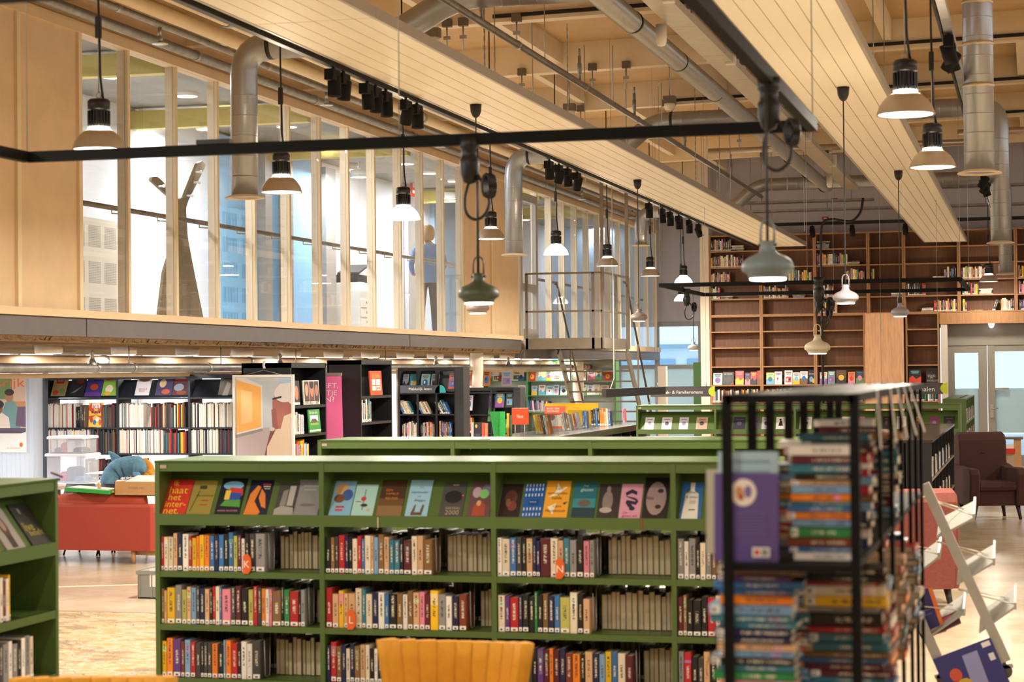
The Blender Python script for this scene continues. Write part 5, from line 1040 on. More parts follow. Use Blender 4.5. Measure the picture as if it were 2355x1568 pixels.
art(t, (pb.x - pw, 21.549, pa.z), (1, 0, 0), (0, 0, 1), pw, 1.86 - pa.z, [('r', 0, .25, 1, .75, '#d6b9a0'), ('r', .5, .7, .3, .3, '#6f8f52'), ('r', .72, .45, .28, .22, '#c98f5a'), ('p', [(.62, .3), (.92, .3), (.92, .55), (.82, .68), (.7, .66), (.64, .5)], '#6f9a9a'), ('e', .76, .73, .06, .07, '#b07a5a'), ('e', .76, .79, .07, .045, '#2a2024'),
    ('p', [(.45, .28), (.78, .28), (.75, .46), (.62, .54), (.48, .48)], '#ead8cf'), ('e', .6, .58, .06, .08, '#8a5a40'), ('e', .59, .63, .09, .06, '#2a1e1e'), ('p', [(.85, .35), (1, .33), (1, .6), (.88, .6)], '#6a5470'), ('r', .45, .25, .55, .07, '#5a4a62'), ('p', [(0, .0), (1, .0), (1, .27), (.7, .17), (.35, .12), (0, .1)], '#f2f0ee'), ('t', 'srijk', .78, .9, .42, '#e5692a', .15), ('e', .93, .1, .025, .03, '#e5692a'), ('t', 'de bibliotheek', .82, .06, .2, '#c9a08f')], 'poster_print')
# --- tall black bookcases
def black_case(label, xa, xb, ya, yb, top, levels):
    t = thing('black_bookcase', label, 'bookcase', ((xa + xb) / 2, (ya + yb) / 2, 0))
    MB().box(xa, xb, ya, ya + .03, 0, top).build('end_panel', DKB, t); MB().box(xa, xb, yb - .03, yb, 0, top).build('end_panel', DKB, t)
    MB().box(xa, xa + .02, ya, yb, 0, top).build('back_panel', DKB, t); MB().box(xb - .3, xb - .28, ya + .03, yb - .03, 0, top).build('back_panel', DKB, t)
    MB().box(xa, xb, ya, yb, top - .06, top).build('top_board', DKB, t)
    for z in levels: MB().box(xb - .29, xb, ya + .03, yb - .03, z - .035, z).build('shelf', DKR, t)
    return t
cxa, cxb = -9.27, -8.64
black_case('tall black bookcase behind the framed photograph', cxa, cxb, 22.5, 23.75, 1.99, [1.47, 1.12, .78, .4, .08])
black_case('tall black bookcase behind the pink banner', -9.08, -8.61, 25.0, 26.32, 2.03, [1.55, 1.2, .9, .5, .1])
def yb_(px, X): return P(px, 900, X=X).y
face_book((-8.65, yb_(676, -8.65), 1.474), (0, 1, 0), (-.06, 0, 1), .22, .3, '#2a2422', [('e', .5, .5, .3, .3, '#b5755a'), ('r', .1, .02, .8, .1, '#e6dccf')], 'dark biography book partly hidden by the framed photograph', 'face-out books in the black bookcases')
face_book((-8.65, yb_(700, -8.65), 1.474), (0, 1, 0), (-.06, 0, 1), .55, .3, '#e8e0d4', [('r', .04, .14, .3, .82, '#4a3a34'), ('e', .19, .6, .1, .25, '#c08f74'), ('r', .36, .14, .3, .82, '#6a4034'), ('e', .52, .58, .11, .26, '#c0745a'), ('e', .52, .8, .12, .15, '#1d1818'), ('r', .68, .14, .28, .82, '#3a2c28'), ('e', .82, .58, .1, .24, '#a8745a'), ('t', 'JENS BETTY KIM', .5, .07, .9, '#1d1a1a')], 'book cover with three portraits in the black bookcase', 'face-out books in the black bookcases')
row((-8.65, yb_(676, -8.65)), (0, 1, 0), R(90), seq_of('r30 w40 o24 w36 n50 w30 c36 r20 w40 b26 w30 s24', K), 1.12, '{c} book, {n} beside the green farm book', 'books in the black bookcases', h=(.2, .28))
face_book((-8.62, yb_(712, -8.62), 1.124), (0, 1, 0), (-.08, 0, 1), .4, .29, '#3a8f42', [('r', .12, .35, .7, .4, '#b8cfe0'), ('p', [(.12, .45), (.3, .6), (.6, .6), (.82, .45), (.82, .38), (.12, .38)], '#5a4a38'), ('r', .12, .33, .7, .1, '#7fae3f'), ('t', 'De boerderij', .45, .85, .7, '#efeadc'), ('r', 0, .06, 1, .07, '#e6dfc8')], 'green farm picture book in the black bookcase', 'face-out books in the black bookcases')
row((-8.65, yb_(678, -8.65)), (0, 1, 0), R(90), seq_of('e40 r60 s40 r40 y60 o40 w40 b30 c30 y40', K * 1.3), .78, '{c} book, {n} on the shelf below the green farm book', 'books in the black bookcases', h=(.2, .28))
face_book((-8.62, yb_(853, -8.62), 1.554), (0, 1, 0), (-.06, 0, 1), .5, .33, '#e0522a', [('r', .0, .45, 1, .55, '#cf3a22'), ('r', .14, .42, .3, .24, '#f0e4d0'), ('r', .5, .42, .36, .24, '#f0e4d0'), ('r', .14, .2, .3, .18, '#f0e4d0'), ('r', .5, .2, .36, .18, '#f0e4d0'), ('e', .6, .29, .05, .05, '#e0522a'), ('e', .75, .29, .05, .05, '#e0522a'), ('t', 'HET GROTE', .5, .84, .6, '#f0b03a'), ('t', 'SPELLENBOEK', .5, .75, .7, '#f0b03a')], 'orange-red game book in the black bookcase', 'face-out books in the black bookcases')
row((-8.63, yb_(832, -8.63)), (0, 1, 0), R(90), seq_of('c30 b24 w30 n30 c44 i36 t50 e40', K * 1.6), 1.2, '{c} tall book, {n} below the orange-red game book', 'books in the black bookcases', h=(.2, .34))
# framed photograph hung on the end panel
fa = P(537, 1047, Y=22.3); fb = P(676, 861, Y=22.3); fz0 = .82
t = thing('framed_photo', 'white framed photograph of a grey-haired man before a notice board', 'picture', ((fa.x + fb.x) / 2, 22.3, fz0)); fw_ = fb.x - fa.x; fh_ = fb.z - fz0
for a, b, c_, d_ in ((fa.x, fb.x, fb.z - .03, fb.z), (fa.x, fb.x, fz0, fz0 + .03), (fa.x, fa.x + .03, fz0 + .03, fb.z - .03), (fb.x - .03, fb.x, fz0 + .03, fb.z - .03)): MB().box(a, b, 22.28, 22.32, c_, d_).build('frame_bar', mat('#e9e4dc', .4), t)
MB().box(fa.x + .03, fb.x - .03, 22.3, 22.31, fz0 + .03, fb.z - .03).build('print_sheet', mat('#b9c2c8', .5), t)
art(t, (fa.x + .03, 22.299, fz0 + .03), (1, 0, 0), (0, 0, 1), fw_ - .06, fh_ - .06, [('r', 0, 0, 1, .38, '#b3a5a6'), ('r', .78, .5, .22, .5, '#a9c2d6'), ('p', [(.02, 1), (.2, .99), (.48, .9), (.49, .37), (.02, .27)], '#d8d6d2'), ('p', [(.02, .97), (.46, .88), (.46, .39), (.02, .31)], '#f2b05a'), ('p', [(.1, .85), (.3, .82), (.3, .45), (.1, .42)], '#f6c88a'), ('p', [(.0, .29), (.48, .37), (.49, .34), (.0, .25)], '#8f8a8a'),
    ('p', [(.5, .0), (.6, .0), (.72, .3), (.7, .36), (.62, .34)], '#7a4a44'), ('p', [(.55, .0), (1, .0), (1, .56), (.86, .53), (.72, .36), (.56, .14)], '#d9c3ad'), ('p', [(.66, .38), (.8, .36), (.86, .52), (1, .56), (1, .72), (.72, .8), (.66, .7)], '#a8685a'), ('e', .87, .8, .18, .11, '#dcd6d4'), ('p', [(.72, .86), (.8, .92), (1, .93), (1, .66), (.93, .7), (.9, .78)], '#dcd6d4'), ('p', [(.66, .74), (.82, .77), (.82, .745), (.66, .72)], '#2a2a34'), ('p', [(.64, .6), (.72, .62), (.76, .36), (.66, .36)], '#94584c'), ('e', .65, .36, .05, .025, '#c9c2ba')], 'photo_print')
MB().tube([(fa.x + .14, 22.31, fb.z - .005), ((fa.x + fb.x) / 2, 22.31, fb.z + .055), (fb.x - .14, 22.31, fb.z - .005)], .003, 5).build('hanging_wire', STEEL, t)
hx = P(604, 845, Y=22.4).x; MB().prism([(hx - .012, 22.44, 2.01), (hx + .018, 22.44, 2.02), (hx + .004, 22.44, 1.96), (hx + .014, 22.44, 1.925), (hx - .012, 22.44, 1.925), (hx - .018, 22.44, 1.965)], (0, .02, 0)).build('hook', mat('#dfe3e2', .4), t)
# pink roll-up banner
ba = P(752, 1020, Y=24.5); bb = P(785, 857, Y=24.5); w_ = bb.x - ba.x
t = thing('banner', 'pink roll-up banner with white lettering before the black bookcase', 'banner', (ba.x, 24.5, 0))
MB().prism([(ba.x - .75, 24.5, .06), (bb.x + .035, 24.5, .06), (bb.x, 24.5, bb.z - .03), (ba.x - .75, 24.5, bb.z - .03)], (0, .004, 0)).build('cloth', mat('#e56a9f', .6), t)
MB().box(ba.x - .77, bb.x + .005, 24.49, 24.52, bb.z - .04, bb.z).build('top_bar', mat('#b3a79c', .3, .6), t); MB().box(ba.x - .8, bb.x + .05, 24.4, 24.6, 0, .07).build('base', mat('#b3a79c', .3, .6), t); MB().box(ba.x - .4, ba.x - .38, 24.52, 24.54, .07, bb.z - .02).build('pole', STEEL, t)
mb = MB()
for txt, py, x1_ in (('EEN KAARTJE GEEFT,', 888, 778), ('EEN KAARTJE', 905, 775), ('TE BLIJVEN?', 920, 769)):
    q = P(x1_, py, Y=24.498); add_text(mb, txt, (q.x - len(txt) * .03, 24.498, q.z), (1, 0, 0), (0, 0, 1), width=len(txt) * .06, height=.085)
mb.build('lettering', mat('#f6e3ea', .5), t)
# --- shelf with the sign 'Makkelijk lezen'
KY = 29.0; ka, kb = P(913, 900, Y=KY).x, P(1066, 900, Y=KY).x
t = open_case('black_bookcase', 'black bookcase for easy reading with a grey sign', ka + .03, [ka + .03 + (kb - ka - .16) / 3 * k for k in (1, 2, 3)], KY, .34, [1.545, 1.22, .86, .5, .15], 1.93, DKB, 1.56)
MB().box(kb - .13, kb, KY - .005, KY + .34, 0, 1.93).build('side_pillar', mat('#29292d', .45), t); MB().box(ka - .01, ka + .02, KY, KY + .34, 0, 1.9).build('side_post', mat('#9b8f80', .4, .5), t)
MB().box(ka + .03, kb - .1, KY + .33, KY + .34, 0, 1.93).build('back_panel', DKB, t)
def kx(px): return P(px, 900, Y=KY).x
t = thing('shelf_sign', 'grey shelf sign reading Makkelijk lezen with a turquoise end', 'sign', (kx(975), KY - .03, 1.55))
MB().box(kx(922), kx(1013), KY - .04, KY - .03, 1.545, 1.66).build('plate', mat('#4c505c', .5), t)
MB().prism([(kx(1013), KY - .04, 1.545)] + [(kx(1013) + .085 * math.cos(a) + .01, KY - .04, 1.545 + .115 * math.sin(a)) for a in [i * math.pi / 14 for i in range(15)]], (0, .01, 0)).build('round_end', mat('#35b5b8', .5), t)
mb = MB(); add_text(mb, 'Makkelijk lezen', (kx(968), KY - .0412, 1.6), (1, 0, 0), (0, 0, 1), width=.36); mb.build('lettering', mat('#f2f0ec', .5), t)
for i, (a, b, c_) in enumerate([(923, 936, '#8fa0b0'), (939, 958, '#2f8fc4'), (965, 985, '#8fc4cf'), (988, 1006, '#86b4c9'), (1029, 1044, '#b5442a')]): face_book((kx(a), KY + .03, 1.6), (1, 0, 0), (0, .4, 1), kx(b) - kx(a), .25, c_, rand_art(60 + i), f'easy-reading book shown face-out above the grey sign, {ordn(i + 1)} from the left', 'face-out easy-reading books')
for j, (a, b) in enumerate(((922, 962), (965, 1002), (1008, 1044))):
    row((kx(a) + .02, KY + .03), (1, 0, 0), 0, rand_seq(kx(b) - kx(a) - .09, 'rtkuwcbn', (.02, .034)), 1.22, f'{{c}} leaning book, {{n}} in {ordn(j + 1)} box of the easy-reading shelf', 'leaning easy-reading books', h=(.2, .24), lean=-.5, name='easy_reader')
    row((kx(a), KY + .03), (1, 0, 0), 0, rand_seq(kx(b) - kx(a) - .02, MIX, (.012, .026)), .86, f'{{c}} book, {{n}} in {ordn(j + 1)} bay, lower row of the easy-reading shelf', 'easy-reading books in rows', h=(.2, .26), name='easy_reader')
    row((kx(a), KY + .03), (1, 0, 0), 0, rand_seq(kx(b) - kx(a) - .02, MIX, (.014, .026)), .5, 'x', 'x', h=(.2, .26), stuff=True)
# darker racks behind the column
t = open_case('black_bookcase', 'small black bookcase behind the white column', P(1070, 900, Y=33).x, [P(1130, 900, Y=33).x, P(1184, 900, Y=33).x], 33.0, .34, [1.5, 1.12, .8, .4], 1.58, DKB)
MB().box(P(1184, 900, Y=33).x - .02, P(1197, 900, Y=33).x, 32.98, 33.34, 0, 1.58).build('side_pillar', mat('#343438', .45), t)
MB().box(P(1070, 900, Y=33).x, P(1184, 900, Y=33).x, 33.32, 33.34, 0, 1.58).build('back_panel', DKB, t)
def rx(px): return P(px, 900, Y=33.03).x
for i, (a, b, z, c_) in enumerate([(1068, 1086, 1.19, '#c8c4d4'), (1138, 1159, 1.24, '#2f86b8'), (1162, 1180, 1.24, '#4a4038'), (1153, 1176, 1.6, '#8c8a8c'), (1110, 1127, 1.61, '#b06a3a'), (1067, 1085, 1.62, '#a8604a'), (1121, 1136, 1.0, '#5a4a7a')]): face_book((rx(a), 33.02, z), (1, 0, 0), (0, .25, 1), rx(b) - rx(a), .27 if i < 6 else .5, c_, rand_art(90 + i), f'album shown face-out around the small black bookcase by the column, {ordn(i + 1)}', 'face-out albums by the column')
row((rx(1068), 33.03), (1, 0, 0), 0, rand_seq(rx(1086) - rx(1068), 'ygvnrow'), .8, '{c} book, {n} left of the white column', 'books by the column', h=(.25, .32))
row((rx(1135), 33.03), (1, 0, 0), 0, rand_seq(rx(1180) - rx(1135), 'wgktc'), .8, '{c} book, {n} right of the white column', 'books by the column', h=(.2, .25))
# --- children's green shelves at the back
CY = 44.0; CG = mat('#4f8f52', .5)
cxs = [P(x, 900, Y=CY).x for x in (1112, 1212, 1317, 1415)]
t = open_case('green_bookcase', 'tall green bookcase of picture books at the back under the upper floor', cxs[0], cxs[1:], CY, .36, [1.63, 1.30, .93, .55], 2.1, CG)
MB().box(cxs[0], cxs[-1], CY + .34, CY + .36, .0, 2.1).build('back_panel', mat('#c9cfc4', .6), t)
def cxp(px): return P(px, 900, Y=CY + .03).x
k = 0
for z, lst in ((1.63, [1118, 1133, 1146, 1162, 1178, 1192, 1216, 1238, 1255, 1273, 1290, 1312, 1332, 1350, 1370, 1390]), (1.30, [1190, 1222, 1238, 1255, 1272, 1288, 1330, 1350, 1363, 1380])):
    for px in lst:
        k += 1; face_book((cxp(px), CY + .02, z + .004), (1, 0, 0), (0, .3, 1), .13 + .03 * (k % 3), .22 + .02 * (k % 2), random.Random(k).choice(['#e8e2da', '#f0c9d0', '#b9d8e8', '#f2e3a0', '#cfe0b8', '#d8323a', '#e8e8f0', '#9fc8a0']), rand_art(200 + k), f'picture book shown face-out on the back green bookcase, {ordn(k)} counted from the upper left', 'face-out picture books', name='picture_book')
for j, (a, b) in enumerate(((1190, 1208), (1214, 1268))): row((cxp(a), CY + .03), (1, 0, 0), 0, rand_seq(cxp(b) - cxp(a), 'wpsbrvwcoytg', (.014, .026)), .93, f'{{c}} thin picture book, {{n}} in {ordn(j + 1)} bay of the back green bookcase', 'thin picture books', h=(.2, .27), lean=-.1, stuff=True)
# ================================================================== LANDING AND STAIR
ST = mat('#948a7b', .42, .45, noise=.15, scale=6); STD = mat('#776c5e', .45, .4, noise=.15, scale=6)
LZt = P(1386, 776, Y=36).z; LX0, LX1 = -9.14, P(1386, 776, Y=36).x; LY0 = 36.0; LY1 = P(1446, 782, X=LX1).y
t = thing('stair_landing', 'grey metal landing with railings at the upper floor door', 'landing', ((LX0 + LX1) / 2, 37, LZt - .2))
MB().box(LX0, LX1, LY0, LY1, LZt - .05, LZt - .01).build('floor_plate', STD, t)
MB().box(LX0, LX1, LY0 - .02, LY0 + .02, LZt - .2, LZt).build('fascia', ST, t); MB().box(LX1 - .02, LX1 + .02, LY0, LY1, LZt - .2, LZt).build('fascia', ST, t); MB().box(LX0, LX1, LY1 - .02, LY1 + .02, LZt - .2, LZt).build('fascia', STD, t)
rt = P(1386, 626, Y=36).z; rm = P(1386, 714, Y=36).z
for z in (rt, rm):
    MB().bar((LX0, LY0, z), (LX1, LY0, z), .04, .035).build('rail', ST, t); MB().bar((LX1, LY0, z), (LX1, LY1, z), .04, .035).build('rail', ST, t)
for x, y in ((LX0 + .02, LY0), (P(1364, 700, Y=36).x, LY0), (LX1, LY0), (LX1, P(1417, 700, X=LX1).y), (LX1, LY1)): MB().box(x - .025, x + .025, y - .02, y + .02, LZt - .2, rt).build('post', ST, t)
for x, y in ((LX1, LY0 + .02), (LX1, LY1 - .1)): MB().box(x - .03, x + .03, y - .025, y + .025, LZt - .2, rz(x)).build('hanger_post', ST, t)
A = P(1286, 806, X=-9.02); B = P(1324, 951, X=-9.02); dv = (B - A) / (B.z - A.z)
bot = A + dv * (0.0 - A.z); SX1 = LX1 + .02
t = thing('staircase', 'steep open metal staircase leading down from the landing', 'staircase', ((-9.02 + SX1) / 2, A.y, 0))
for x in (-9.02, SX1):
    MB().bar((x, A.y - .05, A.z), (x, bot.y, 0), .035, .2).build('stringer', ST, t)
n = 10
for k in range(1, n + 1):
    z = A.z - .02 - k * (A.z / (n + 1)); p = A + dv * (z - A.z); MB().box(-9.0, SX1 - .02, p.y - .12, p.y + .14, z, z + .03).build('tread', STD, t)
for x in (-9.05, SX1):
    pa_ = Vector((x, A.y - .25, rt - .1)); pb_ = Vector((x, A.y + .0, rt - .12)); e = Vector((x, bot.y, .95))
    MB().tube(rounded([pa_, pb_, e], .06, 3), .022, 8).build('handrail', STD, t)
    for f_ in (.02, .45, .9): q = pb_.lerp(e, f_); MB().bar(q, (x, q.y, max(0, q.z - 1.15)), .03).build('baluster', ST, t)
# door leaf to the landing
dd = thing('door_2', None, None, (-9.2, 36.3, 2.45), kind='structure')
MB().box(-9.26, -9.18, 35.8, 35.95, 2.45, 5.2).box(-9.26, -9.18, 37.0, 37.14, 2.45, 5.2).box(-9.26, -9.18, 35.95, 37.0, 5.05, 5.2).box(-9.26, -9.18, 35.95, 37.0, 2.45, 2.65).box(-9.26, -9.18, 35.95, 37.0, 3.35, 3.5).build('frame', mat('#a8a196', .5), dd)
MB().box(-9.23, -9.22, 35.95, 37.0, 2.65, 5.05).build('glass_pane', GLASS, dd)
tag(MB().tube([P(1407, 350, X=-7.0), P(1409, 600, X=-7.0), P(1411, 800, X=-7.0), P(1412, 870, X=-7.0), P(1402, 898, X=-7.0)], .008, 6).build('pull_cord', mat('#c9bca8', .6)), 'thin pale cord hanging down in front of the landing', 'cord')

# ================================================================== PERSON ON THE UPPER FLOOR
def person(base, h, yaw):
    s_ = h / 1.72; V = []; E_ = []; Rr = []
    def v(x, y, z, r, parent=None):
        V.append((x * s_, y * s_, z * s_)); Rr.append(r if isinstance(r, tuple) else (r, r)); i = len(V) - 1
        if parent is not None: E_.append((parent, i))
        return i
    pel = v(0, 0, .93, (.165, .115)); wa = v(0, .01, 1.08, (.15, .105), pel); ch = v(0, 0, 1.26, (.165, .11), wa); sh = v(0, 0, 1.39, (.12, .085), ch)
    nk = v(0, .01, 1.48, .05, sh); hd0 = v(0, .02, 1.54, .07, nk); hd = v(0, .02, 1.62, (.082, .095), hd0); v(0, .01, 1.69, (.05, .06), hd)
    for sg in (-1, 1):
        hp = v(sg * .09, 0, .86, .1, pel); kn = v(sg * .1, .015, .48, .065, hp); an = v(sg * .105, -.01, .1, .045, kn); hl = v(sg * .11, .0, .035, .04, an); v(sg * .125, .15, .03, .035, hl)
        so = v(sg * .19, 0, 1.37, .062, sh); el = v(sg * .27, -.03, 1.12, .047, so); wr = v(sg * .2, .17, .98, .032, el); ha_ = v(sg * .15, .24, .99, (.035, .02), wr)
        for f_ in range(4): k1 = v(sg * (.135 - .018 * f_), .29, .995 - .004 * f_, .0095, ha_); v(sg * (.125 - .018 * f_), .32 - .006 * abs(f_ - 1), .975, .0085, k1)
        th_ = v(sg * .115, .25, 1.0, .01, ha_); v(sg * .09, .275, .995, .009, th_)
    me = bpy.data.meshes.new('person_cage'); me.from_pydata(V, E_, []); ob = bpy.data.objects.new('person_cage', me); COL.objects.link(ob)
    sk = ob.modifiers.new('skin', 'SKIN'); sk.use_smooth_shade = True; ss = ob.modifiers.new('sub', 'SUBSURF'); ss.levels = 2; ss.render_levels = 2
    for i, sv in enumerate(me.skin_vertices[0].data): sv.radius = (Rr[i][0] * s_, Rr[i][1] * s_); sv.use_root = (i == 0)
    dg = bpy.context.evaluated_depsgraph_get(); dg.update(); m2 = bpy.data.meshes.new_from_object(ob.evaluated_get(dg)); bpy.data.objects.remove(ob)
    for c_ in ('#c99a80', '#5f83b8', '#3a2c2a', '#1f1a18'): m2.materials.append(mat(c_, .7, noise=.1, scale=20))
    for p in m2.polygons:
        z = p.center.z / s_; r_ = abs(p.center.x / s_)
        p.material_index = 0 if z > 1.44 or (p.center.y / s_ > .12 and z > .9 and z < 1.1) else 1 if z > .88 else 2 if z > .07 else 3
        if z > .86 and r_ > .14: p.material_index = 1 if p.center.y / s_ < .13 else 0
        p.use_smooth = True
    t = thing('person', 'person in blue shirt and dark trousers, back turned, on the upper floor', 'person', base, yaw)
    o = bpy.data.objects.new('body', m2); COL.objects.link(o); o.parent = t
    hair = MB()   # chin-length hair around the back of the head
    rings = []
    for z, rx_, ry_, yo in ((1.745, .01, .01, .0), (1.735, .06, .07, .0), (1.7, .095, .105, -.005), (1.64, .11, .115, -.012), (1.58, .112, .105, -.022), (1.53, .1, .085, -.035), (1.495, .075, .06, -.045)):
        rings.append([Vector((rx_ * math.cos(a), yo + ry_ * math.sin(a) * (1 if math.sin(a) < 0 else .78), z)) * s_ for a in [i * math.pi / 10 for i in range(20)]])
    hair.loft(rings); o = bpy.data.objects.new('hair', hair.mesh('hair', mat('#b08f62', .7, noise=.35, scale=30, stretch=(3, 3, .4)))); COL.objects.link(o); o.parent = t
    hem = MB(); rings = [[Vector((a_ * math.cos(q_), b_ * math.sin(q_), z)) * s_ for q_ in [i * math.pi / 10 for i in range(20)]] for z, a_, b_ in ((.84, .2, .145), (.95, .19, .135), (1.1, .172, .122), (1.25, .185, .128))]
    hem.loft(rings, caps=False); o = bpy.data.objects.new('shirt_hem', hem.mesh('shirt_hem', mat('#5f83b8', .7, noise=.1, scale=20))); COL.objects.link(o); o.parent = t
    return t
pp = P(985, 740, X=-9.95); person(Vector((-9.95, pp.y, 2.445)), P(988, 520, X=-9.95).z - 2.45, R(28))

# ================================================================== READING CORNER AT THE LEFT
RED = mat('#ad4434', .85, noise=.1, scale=60); RED2 = mat('#bb4c30', .85, noise=.08, scale=60); OAK = mat('#c99a66', .5, noise=.12, scale=10)
sb = P(358, 1297, Z=0); SXR = sb.x; SY = sb.y; sz1 = P(250, 1160, Y=SY).z; sz0 = P(250, 1266, Y=SY).z
t = thing('sofa', 'brick red sofa seen from behind in the reading corner', 'sofa', (SXR - 1.1, SY + .45, 0))
MB().bev(SXR - 2.2, SXR - .03, SY, SY + .16, sz0, sz1, .025).build('back_panel', RED, t)
MB().bev(SXR - .14, SXR, SY + .03, SY + .64, sz0, sz1 - .05, .03).build('armrest', RED, t); MB().bev(SXR - 2.3, SXR - 2.16, SY + .03, SY + .64, sz0, sz1 - .05, .03).build('armrest', RED, t)
MB().bev(SXR - 2.16, SXR - .14, SY + .16, SY + .64, sz0, .4, .02).build('seat_base', RED, t)
for k in range(2): MB().bev(SXR - 2.15 + k * 1.0, SXR - 1.17 + k * 1.0, SY + .26, SY + .66, .4, .5, .04).build('seat_cushion', RED2, t)
for k, (a, b) in enumerate(((-2.12, -1.16), (-1.12, -.2))):
    c = MB(); rings = []
    for i in range(9):
        u_ = i / 8; x = SXR + a + (b - a) * u_; hh = .13 + .03 * math.sin(math.pi * u_); rings.append([Vector((x, SY + .2 + .07 * math.cos(q_), sz1 - .04 + hh * math.sin(q_) * (1 if math.sin(q_) > 0 else 2))) for q_ in [j * math.pi / 6 for j in range(12)]])
    c.loft(rings).build('back_cushion', RED2, t)
lx = P(307, 1285, Y=SY + .06).x
for x, y in ((lx, SY + .06), (SXR - 2.1, SY + .06), (lx + .05, SY + .58), (SXR - 2.1, SY + .58)): MB().tube([(x, y, 0), (x, y, sz0 + .01)], [.02, .026], 10).build('leg', OAK, t)
MB().box(lx, SXR - .05, SY + .1, SY + .14, sz0 - .05, sz0).build('bottom_rail', OAK, t)
# green game board and cardboard box on the sofa back
ga = P(155, 1143, Y=SY + .1); gb = P(256, 1143, Y=SY + .1); sz2 = sz1 + .1
t = thing('game_board', 'bright green wooden game tray lying on the sofa back', 'game', ((ga.x + gb.x) / 2, SY + .2, sz2))
ry = Matrix.Rotation(.06, 3, 'Y'); c0 = Vector(((ga.x + gb.x) / 2, SY + .19, sz2 + .03)); MB().obox(c0, (gb.x - ga.x, .3, .035), ry).build('tray', mat('#22a63a', .5), t); MB().obox(c0 + Vector((0, 0, .02)), (gb.x - ga.x - .04, .26, .01), ry).build('inlay', mat('#d8d2c0', .5), t)
MB().lathe([(.001, .06), (.018, .055), (.02, .04), (.012, .03), (.02, .0), (.001, 0)], c0 + Vector((.09, -.05, .02)), 12).build('pawn', mat('#d9b27a', .5), t); MB().obox(c0 + Vector(((gb.x - ga.x) / 2, .02, -.01)), (.05, .2, .02), ry).build('stick_bundle', OAK, t)
ca = P(263, 1150, Y=SY + .12); cb_ = P(372, 1150, Y=SY + .12)
t = thing('cardboard_box', 'open cardboard box with upside-down printing on the sofa back', 'box', ((ca.x + cb_.x) / 2, SY + .25, sz2)); CB = mat('#c79a66', .8, noise=.06, scale=20)
z0 = sz2 - .02; z1 = z0 + .14; x0, x1 = ca.x, cb_.x; y0, y1 = SY + .12, SY + .45
MB().box(x0, x1, y0, y0 + .006, z0, z1).build('front_wall', CB, t); MB().box(x0, x1, y1, y1 + .006, z0, z1 + .02).build('back_wall', CB, t); MB().box(x0, x0 + .006, y0, y1, z0, z1).box(x1 - .006, x1, y0, y1, z0, z1).build('side_walls', CB, t); MB().box(x0, x1, y0, y1, z0, z0 + .006).build('bottom', CB, t)
MB().prism([(x0 + .1, y0 + .01, z1 - .01), (x1 - .02, y0 + .01, z1 - .01), (x1 - .05, y0 + .2, z1 + .05), (x0 + .16, y0 + .2, z1 + .05)], (0, 0, .004)).build('paper', mat('#efece8', .6), t)
mb = MB(); add_text(mb, 'nbd biblion', ((x0 + x1) / 2 - .02, y0 - .001, z0 + .075), (-1, 0, 0), (0, 0, -1), width=.17); mb.build('printing', mat('#8a6a6a', .6), t)
# table with clutter
TY = SY + 1.0; TZ_ = P(300, 1118, Y=TY).z
t = thing('table', 'long pale wooden table behind the sofa covered with paper', 'table', (-10.2, TY + .5, 0))
MB().box(-12.6, -8.3, TY, TY + .8, TZ_ - .04, TZ_).build('top', mat('#d9c3a2', .5), t)
for x, y in ((-12.4, TY + .1), (-8.5, TY + .1), (-12.4, TY + .7), (-8.5, TY + .7)): MB().tube([(x, y, 0), (x, y, TZ_ - .04)], .025, 8).build('leg', mat('#3a3a3c', .5), t)
tag(MB().box(-12.5, -8.6, TY + .02, TY + .78, TZ_ + .001, TZ_ + .022).build('paper_cloth', mat('#e6e6ea', .7, noise=.08, scale=8, bump=.3)), 'white crumpled paper sheet covering the long table', 'paper sheet')
p0 = P(215, 1088, Z=TZ_ + .03); tag(MB().add([(p0.x - .15, p0.y - .1, TZ_ + .025), (p0.x + .2, p0.y - .06, TZ_ + .025), (p0.x + .16, p0.y + .2, TZ_ + .06), (p0.x - .1, p0.y + .2, TZ_ + .03)], [(0, 1, 2, 3), (3, 2, 1, 0)]).build('paper_sheet', mat('#f4f4f8', .6)), 'loose white sheet beside the plush dolphin on the table', 'paper')
q = P(345, 1103, Z=TZ_ + .03); tag(MB().sphere((q.x, q.y + .1, TZ_ + .06), .11, sc=(1.4, 1, .35)).build('crumpled_bag', mat('#d9b49a', .7, noise=.2, scale=14, bump=.6)), 'crumpled pale bag at the right end of the table', 'bag')
CLEARW = bpy.data.materials.new('clear_plastic'); CLEARW.use_nodes = True; _c = CLEARW.node_tree.nodes['Principled BSDF']; _c.inputs['Base Color'].default_value = (.9, .93, .98, 1); _c.inputs['Alpha'].default_value = .22; _c.inputs['Roughness'].default_value = .2
def clear_box(xa, xb, y, za, zb, label, fill):
    t = thing('storage_box', label, 'box', ((xa + xb) / 2, y, za)); d_ = .34; e = .008
    for a, b, c_, d2 in ((xa, xb, y, y + e), (xa, xb, y + d_ - e, y + d_), (xa, xa + e, y, y + d_), (xb - e, xb, y, y + d_)): MB().box(a, b, c_, d2, za, zb - .03).build('wall', CLEARW, t)
    MB().box(xa, xb, y, y + d_, za, za + .008).build('bottom', mat('#dfe4ea', .3), t); MB().bev(xa - .02, xb + .02, y - .02, y + d_ + .02, zb - .03, zb, .01).build('lid', mat('#e9edf2', .35), t)
    for k, c_ in enumerate(fill): a = xa + .04 + (xb - xa - .1) * k / len(fill); MB().bev(a, a + (xb - xa) / len(fill), y + .03, y + .28, za + .01, za + .06 + .05 * ((k * 7) % 3), .02).build('content', mat(c_, .7), t)
ba, bb = P(108, 1095, Y=TY + .25).x, P(190, 1095, Y=TY + .25).x; bz = P(150, 1100, Y=TY + .25).z
